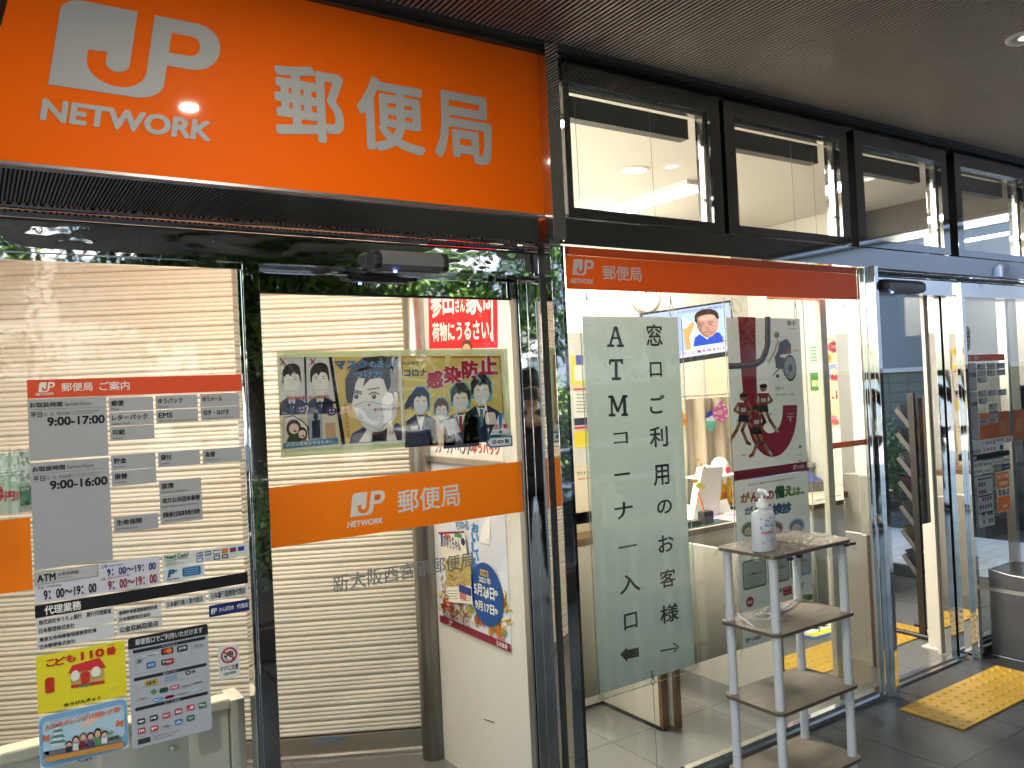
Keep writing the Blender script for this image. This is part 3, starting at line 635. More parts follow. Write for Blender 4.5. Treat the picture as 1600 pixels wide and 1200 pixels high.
plate('国債', 'Government Bonds', *c2, 1.375, .0385, jw=.28, ew=.62); plate('地方公共団体事務', 'Local Government Services', *c2, 1.336, .0385, jw=.90, ew=.85); plate('原動機付自転車等責任保険', 'Compulsory Automobile Liability Insurance', *c2, 1.2975, .0385, jw=.88, ew=.86)
plate('生命保険', 'Life Insurance', *c1, 1.291, .040, jw=.58, ew=.46)
# cash machine hours
PLW = mat('pale_lilac_plate', (.66, .65, .70), .4)
at = thing('hours_sign', 'pale cash machine hours sign reading ATM above the black strip', 'sign')
s = Sheet('Y', 2.3555); s.r((.113, 1.100), (.404, 1.1765), PLW, 0, True); s.r((.1135, 1.145), (.256, 1.177), '#a9a9a6', 1, True); s.r((.116, 1.148), (.253, 1.174), '#bdbdb9', 2, True)
s.t('ATM', (.119, 1.152), (.160, 1.171), TXT, 3, .035, 0, True); s.t('お取扱時間', (.165, 1.160), (.211, 1.170), TXT, 3, .005, 0, True); s.t('Service Hours', (.165, 1.154), (.195, 1.158), TX2, 3, 0, 0, True)
s.t('平日', (.119, 1.134), (.133, 1.142), TXT, 2, .004, 0, True); s.t('Weekdays', (.139, 1.135), (.172, 1.141), TX2, 2, .01, 0, True); s.t('9：00～19：00', (.132, 1.106), (.250, 1.130), TXT, 2, .025, 0, True)
s.t('土曜', (.262, 1.164), (.277, 1.173), '#2c3f8c', 2, .004, 0, True); s.t('Saturdays', (.281, 1.165), (.316, 1.171), '#2c3f8c', 2, .006, 0, True); s.t('9：00～19：00', (.276, 1.142), (.394, 1.161), '#2a3a78', 2, .025, 0, True)
s.t('日曜・休日', (.262, 1.133), (.288, 1.140), '#a8444a', 2, .004, 0, True); s.t('Sundays/Holidays', (.290, 1.134), (.333, 1.140), '#a8444a', 2, .004, 0, True); s.t('9：00～19：00', (.277, 1.106), (.395, 1.130), '#8d3238', 2, .025, 0, True)
s.build('plate', at)
# agency signs
ag = thing('agency_sign', 'black strip with white kanji and white agency plates below it on the left glass', 'sign')
s = Sheet('Y', 2.3555); s.r((.112, 1.064), (.634, 1.0955), '#15161a', 0, True); s.t('代理業務', (.132, 1.068), (.214, 1.091), '#efece6', 1, .025, 0, True); s.build('header', ag)
def aplate(rows, x0, x1, z0, z1, col='#d8d8d4', tc=TXT, bold=.006):
    s = Sheet('Y', 2.3555); s.r((x0, z0), (x1, z1), col, 0, True); n_ = len(rows); h_ = (z1-z0)/n_
    for i, (tx, wf) in enumerate(rows):
        a = z1-h_*(i+1)+h_*.2; s.t(tx, (x0+.006, a), (x0+.006+(x1-x0-.012)*wf, a+h_*.62), tc, 1, bold+.012, 0, True)
    s.build('plate', ag)
aplate([('株式会社ゆうちょ銀行　銀行代理業者', 1.0), ('日本郵便株式会社', .48)], .113, .288, 1.021, 1.062)
aplate([('郵便貯金管理業務受託者', .95), ('日本郵便株式会社', .78)], .294, .404, 1.016, 1.050)
aplate([('日本銀行歳入復代理店', .98)], .411, .518, 1.030, 1.054); aplate([('日本銀行国債復代理店', .98)], .526, .634, 1.030, 1.060)
aplate([('簡易生命保険管理業務受託者', .78), ('日本郵便株式会社', .48)], .113, .288, .983, 1.018)
aplate([('公金収納取扱店', .96)], .293, .404, .985, 1.010, bold=.012)
s = Sheet('Y', 2.3555); s.r((.525, .987), (.635, 1.019), '#1b2c6b', 0, True); s.jp((.530, .995), (.546, 1.010), ink('#efece6'), ink('#1b2c6b'), 1, True); s.t('かんぽ生命', (.552, .997), (.592, 1.010), '#efece6', 1, .01, 0, True); s.t('代理店', (.600, .997), (.631, 1.010), '#efece6', 1, .01, 0, True); s.build('plate', ag)
# card stickers
s = Sheet('Y', 2.3555); s.r((.410, 1.141), (.640, 1.176), '#d9dcd4', 0, True); s.t('Need Cash?', (.417, 1.163), (.478, 1.175), '#1f6a3a', 1, .03, 0, True); s.t('International ATM Service', (.417, 1.158), (.475, 1.162), '#1f6a3a', 1, .01, 0, True)
for i in range(3): s.ln([(.418, 1.154-i*.004), (.445+.02*(i % 2), 1.154-i*.004)], .0012, '#5d7a66', 1, True)
for i, (ca, cb_) in enumerate((('#2a3f8e', '#eeeeee'), ('#2a3f8e', '#eeeeee'), ('#2f3a5a', '#eeeeee'), ('#c8472f', '#d9902f'), ('#2a3f8e', '#b03030'), ('#25479c', '#25479c'))):
    x = .498+.0225*i; s.r((x, 1.158), (x+.017, 1.170), ca, 1, True); s.r((x+.001, 1.161), (x+.016, 1.167), cb_, 2, True)
for i, ca in enumerate(('#3a7fb8', '#cfd6da', '#3d3f4a', '#2b3550', '#c9ccc8')):
    x = .498+.0225*i; s.r((x, 1.143), (x+.017, 1.155), ca, 1, True); s.r((x+.003, 1.146), (x+.014, 1.152), '#b9c4cc' if i % 2 else '#e0e4e6', 2, True)
s.t('VISA', (.5, 1.162), (.514, 1.166), '#2a3f8e', 3, .03, 0, True); s.t('VISA', (.5225, 1.162), (.5365, 1.166), '#2a3f8e', 3, .03, 0, True)
tag(s.build('sticker'), 'white sticker reading Need Cash with small card logos', 'sticker', 'stickers on the left glass')
s = Sheet('Y', 2.3555); s.r((.410, 1.102), (.518, 1.139), '#d3dcdc', 0, True); s.t('P', (.422, 1.114), (.441, 1.135), '#1f5a84', 1, .06, .15, True); s.e((.440, 1.126), (.447, 1.133), '#3b8fc0', 1, 12, True); s.t('Pay-easy', (.420, 1.105), (.452, 1.112), '#1f5a84', 1, .02, 0, True); s.rr((.460, 1.110), (.508, 1.134), '#2d6f9e', 1, .004, True)
for i in range(3): s.ln([(.466, 1.128-i*.006), (.502, 1.128-i*.006)], .0016, '#8fb8d4', 2, True)
tag(s.build('sticker'), 'pale sticker with a blue letter P logo under the card sticker', 'sticker', 'stickers on the left glass')
# yellow children poster (mascots left out)
cropB = (30, 830, 3.244)
s = Sheet('Y', 2.3555, cropB); s.r((.1095, .826), (.3105, .970), mat('poster_yellow', srgb('#efe02a')[:3], .45), 0, True)
for ch, x0, y0, x1, y1 in (('こ', 137, 690, 178, 645), ('ど', 180, 683, 235, 632), ('も', 236, 668, 285, 620), ('110', 312, 655, 430, 590), ('番', 440, 632, 490, 580)): s.t(ch, (x0, y0), (x1, y1), '#cf2c22', 2, .045)
s.t('ばん', (452, 582), (482, 570), '#cf2c22', 2, .03); s.t('ゆうびんきょく', (228, 890), (412, 832), '#1d1d1f', 2, .04)
s.p([(268, 680), (405, 640), (440, 690), (246, 722)], '#d9363a', 2); s.p([(258, 720), (428, 690), (432, 765), (264, 795)], '#d7b268', 1); s.p([(262, 780), (432, 755), (432, 770), (264, 796)], '#c8392f', 2)
s.e((262, 765), (305, 700), '#f2efda', 3); s.e((366, 745), (412, 680), '#f2efda', 3); s.rr((312, 775), (356, 705), '#cc3a30', 3, .008); s.r((306, 790), (360, 770), '#3f8f86', 4); s.r((260, 762), (306, 755), '#3f8f7a', 4); s.r((366, 740), (414, 733), '#3f8f7a', 4)
s.rr((132, 825), (176, 745), '#c7372a', 2, .005); s.e((132, 765), (176, 735), '#c7372a', 3); s.r((140, 775), (168, 770), '#6d1512', 4)
s.e((455, 805), (490, 780), '#f3e96a', 2); s.e((462, 800), (484, 786), '#e9dc3a', 3)
tag(s.build('poster'), 'yellow poster with red kanji, a toy house and a red postbox on the left glass', 'poster', 'posters on the left glass')
# light blue city poster
BL = mat('poster_sky_blue', srgb('#7fb0d4')[:3], .45)
s = Sheet('Y', 2.3555, cropB); s.rr((.1095, .690), (.3105, .8205), '#dfe6e8', 0, .004, True); s.rr((.1105, .691), (.3095, .8195), BL, 1, .018, True); s.rr((.118, .722), (.302, .806), '#b9d6e4', 2, .012, True)
for ch, i in zip('大阪市オレンジパートナー', range(12)): s.t(ch, (128+32*i, 1008-i*8.2), (156+32*i, 975-i*8.2), '#e2836e', 5, .05)
s.t('認知症の人とささえるまち大阪', (150, 970), (355, 915), '#7a8fa8', 4, .01); s.p([(300, 1000), (360, 935), (470, 905), (512, 912), (420, 935), (350, 990)], '#eec9b4', 3)
# tiered castle, generic
for k in range(4):
    w_ = 44-9*k; y = 1085-28*k-8; s.p([(195-w_, y), (195+w_, y-10), (195+w_*.7, y-22), (195-w_*.7, y-13)], '#4f8c80', 4); s.p([(195-w_*.7, y+14), (195+w_*.7, y+4), (195+w_*.7, y-10), (195-w_*.7, y)], '#e6e9e2', 3)
s.p([(150, 1150), (240, 1130), (240, 1095), (150, 1112)], '#6f7479', 3); s.p([(120, 1152), (520, 1075), (520, 1040), (125, 1118)], '#7b8086', 2)
for x, y, h_, body, hair in ((250, 1118, 62, '#33323c', '#2c2624'), (285, 1110, 82, '#d5dbe0', '#3a2d28'), (322, 1100, 88, '#7c2f35', '#6f6a66'), (360, 1092, 82, '#5b4a6e', '#35302e'), (396, 1085, 95, '#5a9a55', '#2a2422'), (430, 1075, 72, '#eceff0', '#2b2725')):
    s.p([(x-15, y), (x+15, y-4), (x+13, y-h_*.55), (x-13, y-h_*.52)], body, 6); s.e((x-17, y-h_*.42), (x+17, y-h_), hair, 7); s.e((x-12, y-h_*.42), (x+13, y-h_*.86), '#e9b99a', 8); s.ln([(x-5, y-h_*.53), (x+5, y-h_*.545)], .0012, '#8a3b30', 9)
s.p([(128, 1170), (525, 1092), (525, 1065), (130, 1142)], '#d99a4e', 9); s.t('認知症の人にやさしい取組みを実施しています', (165, 1165), (492, 1080), '#53310f', 10, .01, 0, False, False)
s.t('大阪市', (312, 1172), (372, 1140), '#20415f', 5, .02); s.p([(295, 1170), (303, 1150), (311, 1168), (303, 1162)], '#20415f', 5)
for x, y in ((130, 1045), (505, 970)): s.p([(x-18, y+22), (x-10, y-18), (x+4, y-6), (x+22, y-20), (x+20, y+20), (x+6, y+8)], '#d8733f', 6)
s.r((450, 1055), (505, 1030), '#56604a', 5); s.r((455, 1030), (475, 1008), '#7fae52', 5)
tag(s.build('poster'), 'light blue city poster with a group of people and a castle on the left glass', 'poster', 'posters on the left glass')
# grey payment methods poster
s = Sheet('Y', 2.3555, cropB); s.rr((.3185, .682), (.5195, .972), '#b7bbc0', 0, .007, True); s.rr((.3185, .945), (.5195, .972), '#26282c', 1, .007, True); s.r((.3185, .943), (.5195, .953), '#26282c', 2, True)
s.t('郵便窓口でご利用いただけます', (.336, .950), (.505, .966), '#d5d6d6', 3, .02, 0, True)
for z_, tx in ((.930, 'クレジットカード'), (.857, '電子マネー'), (.779, 'コード決済')):
    s.r((.329, z_), (.512, z_+.0085), '#2b2d31', 1, True); s.t(tx, (.400, z_+.0015), (.440, z_+.0065), '#c9cacb', 2, .01, 0, True)
for z0, z1 in ((.874, .927), (.796, .835)):
    s.ln([(.335, z0), (.475 if z0 > .85 else .510, z0), (.475 if z0 > .85 else .510, z1), (.335, z1), (.335, z0)], .0006, '#8c9096', 1, True)
def lg(x0, y0, x1, y1, col, tx=None, tcl='#f1f1ee', rd=.003):
    a, b_ = s.W((x0, y0)), s.W((x1, y1)); s.rr(a, b_, col, 2, rd, True)
    if tx:
        w0, h0 = b_[0]-a[0], b_[1]-a[1]; s.t(tx, (a[0]+w0*.14, a[1]+h0*.25), (b_[0]-w0*.14, b_[1]-h0*.25), tcl, 3, .03, 0, True)
lg(628, 640, 702, 612, '#d9dde2', 'VISA', '#26326f'); lg(720, 628, 780, 585, '#2b2a2c'); s.e((728, 622), (756, 592), '#d83a28', 3); s.e((745, 619), (773, 589), '#ec8a2b', 4); lg(800, 613, 852, 573, '#33363c', 'JCB'); lg(882, 595, 935, 560, '#aeb6bf', 'D', '#7b8796')
lg(645, 697, 690, 657, '#2f66ad', 'AM EX', '#cfe0f0'); lg(720, 680, 782, 640, '#2b4f4c', 'Pay', '#e4e4e4'); s.p([(740, 680), (782, 668), (782, 640), (750, 648)], '#b3323a', 3)
for k in range(3): s.ln([(597+8*k, 672-2*k), (603+8*k, 662-2*k), (597+8*k, 650-2*k)], .0015, '#34363b', 2)
lg(636, 787, 700, 745, '#c8a93e', 'iD', '#2a2410'); lg(738, 762, 800, 722, '#8ea3bd'); s.e((842, 730), (868, 702), '#222429', 2); s.e((848, 724), (862, 708), '#b7bbc0', 3); s.t('+', (872, 720), (893, 700), '#222429', 3, .05); lg(605, 860, 645, 832, '#b7bbc0', 'ic', '#b03a3f')
s.p([(663, 815), (682, 798), (700, 812), (681, 830)], '#5f8f5a', 2); lg(710, 822, 755, 787, '#2c4f3c', '', rd=.006); lg(765, 805, 810, 775, '#d1457f', 'PAY'); lg(815, 795, 868, 770, '#b7bbc0', 'TOICA', '#4b5a55'); lg(872, 778, 935, 752, '#b7bbc0', 'nanaca', '#3a3f52'); lg(680, 868, 725, 838, '#3a8fd0', 'IC'); lg(738, 852, 785, 825, '#b8365f', '', rd=.006); lg(800, 835, 852, 808, '#b7bbc0', 'nimoca', '#70757c'); lg(865, 818, 918, 792, '#9fc0d8', 'SUGO', '#dfe9f0')
for (x, y, col, tx, tcl) in ((618, 962, '#22443a', 'ゆ', '#f1f1ee'), (682, 945, '#232326', 'pay', '#f1f1ee'), (745, 932, '#c4454a', 'PAY', '#f1f1ee'), (806, 912, '#a9323c', 'au', '#f1f1ee'), (868, 892, '#c83a4f', 'J', '#f1f1ee'), (928, 880, '#3f7a56', 'Pay', '#f1f1ee'), (620, 1010, '#b8383f', 'm', '#f1f1ee'), (684, 998, '#cc3a41', 'P', '#f1f1ee'), (746, 988, '#b7bbc0', 'R Pay', '#3a3c42'), (808, 965, '#3f86c4', 'A', '#f1f1ee'), (868, 945, '#35695a', 'W', '#cfe6d6')):
    lg(x-19, y+20, x+19, y-18, col, tx, tcl)
for (x, y, tx, cl) in ((620, 1040, 'Pay', '#3f6d50'), (684, 1022, 'PayPay', '#4a3b3d'), (928, 868, 'LINE', '#2f5a3f')): s.t(tx, (x-18, y+6), (x+18, y-6), cl, 3, .02)
s.r((.332, .690), (.362, .704), '#3a3c40', 1, True)
for k in range(2): s.t('上記以外の郵便局ではご利用いただけない場合があります', (.368, .699-k*.007), (.440-.02*k, .703-k*.007), '#45484d', 1, 0, 0, True)
tag(s.build('poster'), 'grey payment methods poster with rows of card logos on the left glass', 'poster', 'posters on the left glass')
# caution sticker
s = Sheet('Y', 2.3555); s.rr((.544, .809), (.6015, .900), '#dedfdb', 0, .004, True); s.e((.5505, .851), (.5955, .895), '#b23236', 1, 28, True); s.e((.5555, .856), (.5905, .890), '#dedfdb', 2, 28, True)
HN = '#2b2b2e'
s.p([(.567, .858), (.581, .858), (.585, .868), (.584, .874), (.566, .874), (.561, .869)], HN, 3, True)
for k in range(4): s.r((.5662+.0046*k, .873), (.5698+.0046*k, .883+(.002 if k in (1, 2) else 0)), HN, 3, True)
s.p([(.561, .869), (.558, .874), (.561, .876), (.566, .871)], HN, 3, True); s.p([(.5685, .860), (.580, .860), (.5828, .868), (.582, .872), (.568, .872), (.5645, .868)], '#dedfdb', 4, True)
s.ln([(.5575, .886), (.5885, .860)], .0045, '#b23236', 5, True); s.t('ドアに注意', (.549, .831), (.597, .846), '#1d1d1f', 1, .02, 0, True); s.t('CAUTION', (.556, .819), (.590, .827), '#1d1d1f', 1, .02, 0, True)
tag(s.build('sticker'), 'white door caution sticker with a red no-touching hand symbol', 'sticker', 'stickers on the left glass')
# things at the left edge
s = Sheet('Y', 2.3560); s.r((-.35, 1.137), (.110, 1.316), BAND, 0, True); tag(s.build('orange_band'), 'plain orange band on the glass at the left edge of the photo', 'glass band')
s = Sheet('Y', 2.4000, (0, 360, 2.857)); s.r((-.25, 1.325), (.1165, 1.478), '#b9cdb8', 0, True); s.r((90, 1230), (140, 1140), '#1c7a4c', 1); s.t('ATM', (93, 1165), (130, 1146), '#d5e6da', 2, .03); s.t('円!', (20, 1212), (82, 1160), '#c23a2e', 2, .05); s.t('0', (-25, 1212), (14, 1140), '#c23a2e', 2, .08); s.rr((-40, 1100), (92, 1055), '#cfe0d2', 1, .004)
for k in range(3): s.t('お引き出しの手数料が', (0, 1072+k*14), (84, 1060+k*14), '#3f7a5a', 2, 0)
tag(s.build('poster'), 'pale green cash machine poster with red lettering at the left edge', 'poster')

# ================================================================== THINGS ON THE SLIDING DOOR
cropC = (420, 440, 4)
pm = thing('mask_poster', 'wide mask and infection poster framed in pale green tape on the sliding door', 'poster')
s = Sheet('Y', 2.4350, cropC); s.st = .0004
TAPE = mat('pale_green_tape', (.56, .68, .32), .5, alpha=.85)
s.r((.770, 1.404), (1.604, 1.726), TAPE, -2, True); s.build('tape_frame', pm)
s = Sheet('Y', 2.4348, cropC); s.st = .0004
s.p([(62, 475), (1450, 465), (1480, 965), (90, 1055)], '#e9e5da', 0)
s.p([(62, 475), (375, 472), (415, 755), (76, 775)], '#d9d8d6', 1)
def man(cx, cy, k, mask=True):
    s.p([(cx-75*k, cy+250*k), (cx-70*k, cy+170*k), (cx-30*k, cy+140*k), (cx+30*k, cy+138*k), (cx+80*k, cy+165*k), (cx+88*k, cy+243*k)], '#1d2742', 2); s.p([(cx-28*k, cy+142*k), (cx+28*k, cy+140*k), (cx+5*k, cy+235*k)], '#eceae6', 3); s.p([(cx-7*k, cy+165*k), (cx+8*k, cy+165*k), (cx+11*k, cy+240*k), (cx-8*k, cy+241*k)], '#44557f', 4)
    s.p([(cx-18*k, cy+100*k), (cx+18*k, cy+100*k), (cx+22*k, cy+145*k), (cx-22*k, cy+147*k)], '#e5ddd4', 3)
    s.p(cr([(cx-50*k, cy), (cx+50*k, cy-4*k), (cx+52*k, cy+50*k), (cx+36*k, cy+100*k), (cx, cy+126*k), (cx-32*k, cy+104*k), (cx-50*k, cy+52*k)]), '#f0ebe4', 4)
    s.p(cr([(cx-58*k, cy+48*k), (cx-60*k, cy-20*k), (cx-35*k, cy-62*k), (cx+10*k, cy-74*k), (cx+48*k, cy-50*k), (cx+60*k, cy+42*k), (cx+50*k, cy+30*k), (cx+40*k, cy-4*k), (cx+8*k, cy-18*k), (cx-8*k, cy+8*k), (cx-22*k, cy-10*k), (cx-46*k, cy+12*k), (cx-50*k, cy+46*k)], 3), '#3b3431', 5)
    for e_ in (-24, 24): s.ln([(cx+(e_-9)*k, cy+26*k), (cx+(e_+9)*k, cy+26*k)], .0016*k, '#2b2624', 6); s.ln([(cx+(e_-11)*k, cy+12*k), (cx+(e_+11)*k, cy+11*k)], .0012*k, '#2b2624', 6)
    s.ln([(cx-34*k, cy+96*k), (cx, cy+100*k), (cx+34*k, cy+92*k)], .001*k, '#9a928a', 6); s.ln([(cx-1*k, cy+34*k), (cx+4*k, cy+52*k)], .001*k, '#8a7a70', 6)
man(142, 585, 1.0); man(318, 580, 1.0)
s.r((62, 480), (385, 472), '#d9d8d6', 1)
s.p([(218, 472), (230, 472), (238, 765), (228, 766)], '#17171b', 7); s.p([(372, 472), (392, 471), (478, 1015), (455, 1018)], '#17171b', 8); s.p([(76, 768), (415, 748), (418, 762), (77, 782)], '#17171b', 7)
for x in (72, 256): s.ln([(x, 480), (x+32, 520)], .003, '#a83a36', 8); s.ln([(x+32, 480), (x, 520)], .003, '#a83a36', 8)
s.t('効力を発揮しないつけかた', (110, 745), (378, 705), '#b8423c', 9, .03)
s.p([(80, 785), (420, 765), (452, 1010), (90, 1050)], '#d6ccb4', 1); s.p([(95, 990), (105, 850), (180, 838), (250, 905), (252, 1000), (92, 1015)], '#e8e4da', 2); s.ln([(96, 850), (150, 838), (205, 868), (240, 905), (252, 985)], .003, '#1d1d20', 4)
for x, y, r_, hc, bc in ((155, 915, 44, '#5a4238', '#38553a'), (205, 950, 34, '#5a3d33', '#a9647a')):
    s.e((x-r_, y+r_*1.5), (x+r_, y-r_*1.3), hc, 3); s.e((x-r_*.62, y+r_*.9), (x+r_*.7, y-r_*.7), '#efd9c8', 4); s.p([(x-r_*1.1, 1005), (x+r_*1.1, 995), (x+r_*.7, y+r_*1.1), (x-r_*.7, y+r_*1.15)], bc, 5); s.e((x-2, y+r_*.6), (x+r_*.4, y+r_*.25), '#8a3b34', 5)
s.p([(238, 805), (332, 795), (338, 985), (250, 990)], '#9fa9b4', 2); s.p([(268, 870), (318, 862), (322, 975), (272, 980)], '#22283c', 3); s.e((278, 868), (306, 815), '#2b2a30', 4); s.p([(350, 885), (412, 878), (420, 975), (355, 980)], '#c9a184', 3)
for x, y in ((205, 800), (392, 812)): s.e((x-35, y+28), (x+30, y-30), '#5a3b6e', 4); s.e((x-16, y-4), (x-6, y-14), '#e6dfea', 5); s.e((x+6, y-6), (x+16, y-16), '#e6dfea', 5); s.ln([(x-12, y+8), (x, y+14), (x+14, y+6)], .002, '#e6dfea', 5)
s.p([(88, 1010), (430, 975), (432, 1010), (90, 1042)], '#4f83a6', 6); s.t('大切な家族を守るために…', (108, 1032), (425, 983), '#dfeaf2', 7, .015)
# big face
s.p([(400, 471), (808, 468), (832, 990), (482, 1016)], '#d7b45c', 1)
s.p([(500, 1012), (520, 950), (600, 905), (720, 960), (800, 880), (832, 905), (832, 990)], '#2b3554', 2); s.p([(560, 1005), (620, 910), (770, 890), (800, 992)], '#e8e3da', 3); s.p([(640, 1000), (650, 940), (740, 915), (735, 995)], '#e5b8a4', 3)
s.p(cr([(505, 690), (560, 560), (700, 530), (790, 600), (800, 800), (770, 880), (700, 935), (620, 930), (560, 860), (520, 770)]), '#eee6dc', 4)
s.p([(480, 720), (475, 610), (520, 530), (590, 475), (700, 465), (806, 470), (808, 700), (782, 740), (770, 700), (740, 690), (715, 610), (690, 600), (630, 610), (585, 660), (600, 605), (560, 600), (540, 640), (520, 760), (490, 760)], '#3a322f', 5)
s.p([(780, 690), (800, 690), (808, 760), (785, 770)], '#eee6dc', 6)
for x in (545, 655): s.ln([(x-32, 704), (x, 690), (x+34, 704)], .0035, '#2a2321', 6); s.e((x-13, 735), (x+13, 700), '#4a3d38', 6); s.e((x-6, 715), (x+2, 705), '#eeeeee', 7); s.ln([(x-36, 674), (x+34, 664 if x > 600 else 690)], .003, '#2a2321', 6)
s.p(cr([(528, 775), (600, 748), (690, 752), (755, 775), (785, 760), (768, 850), (690, 930), (615, 925), (560, 870), (538, 820)]), '#dcdcda', 7); s.ln([(528, 775), (600, 748), (755, 775), (785, 740)], .0013, '#55504c', 8); s.ln([(540, 810), (640, 800), (765, 800)], .001, '#a8a8a6', 8); s.ln([(550, 850), (650, 850), (740, 840)], .001, '#a8a8a6', 8); s.ln([(560, 870), (690, 930), (768, 850)], .0012, '#77736f', 8)
s.t('マスク', (412, 550), (612, 485), '#2a5d9e', 10, .05); s.t('の正しい', (632, 538), (800, 495), '#5a9cc8', 10, .02); s.t('つけ方', (528, 605), (708, 555), '#4f88b4', 10, .04)
for i, ch in enumerate('鼻の形に合わせる'): s.t(ch, (466+i*3.2, 782+i*27), (484+i*3.2, 760+i*27), '#9a4a34', 9, .01)
s.t('鼻が隠れるように', (652, 812), (818, 782), '#a8433c', 9, .01); s.t('あご下までのばす', (655, 962), (826, 928), '#a8433c', 9, .01)
for x, y in ((612, 762), (500, 782), (638, 948)): s.p([(x, y), (x+22, y+4), (x+10, y+18)], '#b0332c', 9)
s.p([(808, 468), (824, 467), (846, 985), (832, 990)], '#e9e5da', 9)
# group panel
s.p([(826, 466), (1448, 464), (1478, 945), (845, 985)], '#c2803c', 1); s.p([(834, 480), (1440, 478), (1470, 935), (850, 975)], '#dcc566', 2)
for k in range(16):
    a_ = k*2*math.pi/16; s.p([(1100, 640), (1100+330*math.cos(a_), 700+240*math.sin(a_)), (1100+330*math.cos(a_+.12), 700+240*math.sin(a_+.12))], '#e8d98e', 3) if k < 16 else 0
s.t('みんなで', (832, 520), (938, 495), '#2f5a8e', 5, .02); s.t('コロナ', (845, 595), (985, 545), '#2c5590', 5, .04)
for ch, x0, y0, x1, y1 in (('感', 985, 670, 1085, 555), ('染', 1092, 640, 1200, 525), ('防', 1205, 610, 1305, 490), ('止', 1312, 585, 1425, 462)):
    s.t(ch, (x0-4, y0+4), (x1+4, y1-4), '#ead9d4', 5, .12); s.t(ch, (x0, y0), (x1, y1), '#b3223e', 6, .05)
def person_art(cx, cy, k, hair, suit, long=False, tie=None, glow=True):
    if glow: s.p([(cx-62*k, cy+60*k), (cx-66*k, cy-40*k), (cx-20*k, cy-92*k), (cx+40*k, cy-85*k), (cx+70*k, cy-20*k), (cx+62*k, cy+80*k)], '#6fb0c4', 6)
    s.p([(cx-105*k, cy+330*k), (cx-95*k, cy+150*k), (cx-35*k, cy+105*k), (cx+38*k, cy+100*k), (cx+105*k, cy+140*k), (cx+118*k, cy+312*k)], suit, 7); s.p([(cx-30*k, cy+108*k), (cx+32*k, cy+104*k), (cx+4*k, cy+215*k)], '#ece9e2', 8)
    if tie: s.p([(cx-9*k, cy+125*k), (cx+9*k, cy+125*k), (cx+13*k, cy+225*k), (cx-6*k, cy+230*k)], tie, 9)
    s.p([(cx-20*k, cy+70*k), (cx+20*k, cy+68*k), (cx+24*k, cy+116*k), (cx-22*k, cy+118*k)], '#e7d5c4', 8)
    s.p(cr([(cx-48*k, cy-10*k), (cx+46*k, cy-14*k), (cx+47*k, cy+40*k), (cx+26*k, cy+84*k), (cx-4*k, cy+98*k), (cx-34*k, cy+72*k)]), '#f0e4d6', 9)
    s.p([(cx-58*k, cy+(95 if long else 36)*k), (cx-62*k, cy-30*k), (cx-30*k, cy-80*k), (cx+20*k, cy-82*k), (cx+56*k, cy-40*k), (cx+62*k, cy+(80 if long else 40)*k), (cx+46*k, cy+24*k), (cx+38*k, cy-18*k), (cx+5*k, cy-30*k), (cx-6*k, cy-8*k), (cx-24*k, cy-24*k), (cx-44*k, cy+6*k), (cx-46*k, cy+40*k)], hair, 10)
    for e_ in (-20, 22): s.ln([(cx+(e_-9)*k, cy+12*k), (cx+(e_+10)*k, cy+11*k)], .0022*k, '#2b2326', 11)
    s.p(cr([(cx-36*k, cy+34*k), (cx+2*k, cy+26*k), (cx+42*k, cy+32*k), (cx+27*k, cy+84*k), (cx-4*k, cy+97*k), (cx-32*k, cy+72*k)]), '#e3e4e4', 11); s.ln([(cx-34*k, cy+50*k), (cx+38*k, cy+50*k)], .0008, '#a9a6a4', 12)
person_art(945, 735, .92, '#2e3350', '#1f2740', True); person_art(1075, 790, .74, '#5a4030', '#d9b98a'); person_art(1195, 715, 1.0, '#2d2a2e', '#4a4a58', False, '#9a2b33'); person_art(1325, 665, 1.06, '#2b2a2c', '#212b48', False, '#4f7396')
s.p([(870, 720), (905, 690), (885, 780), (850, 800), (845, 770)], '#2e3350', 10)
s.p([(1085, 870), (1165, 852), (1195, 940), (1120, 962)], '#d4d6d8', 12); s.p([(880, 905), (925, 895), (930, 920), (890, 925)], '#ecdccb', 12); s.rr((1350, 895), (1412, 815), '#ecdccb', 12, .012)
s.build('print', pm)
SHINE = glass('clear_poster_sleeve', (.97, .98, .97), 1.4, .003)
b = MB(); b.box(.775, 1.600, 2.4275, 2.4280, 1.409, 1.721, SHINE); b.build('clear_cover', pm)
s = Sheet('Y', 2.4270, cropC); s.st = .0004
s.p([(1446, 812), (1520, 950), (1382, 960)], '#c9cfd2', 0); s.p([(1446, 826), (1508, 944), (1394, 952)], '#d8dad8', 1); s.e((1436, 950), (1458, 928), '#2b6ea8', 3); s.p([(1434, 820), (1460, 820), (1453, 920), (1441, 920)], '#2b6ea8', 3); s.t('注', (1406, 922), (1434, 890), '#c0392f', 3, .03); s.t('意', (1462, 918), (1490, 886), '#c0392f', 3, .03); s.t('指をはさまない', (1394, 950), (1432, 938), '#3f74a0', 3, 0); s.t('ようにご注意', (1462, 946), (1506, 936), '#3f74a0', 3, 0)
tag(s.build('sticker'), 'triangular caution sticker with a blue exclamation mark on the sliding door', 'sticker', 'stickers on the sliding door')
s = Sheet('Y', 2.4266, cropC); s.st = .0004
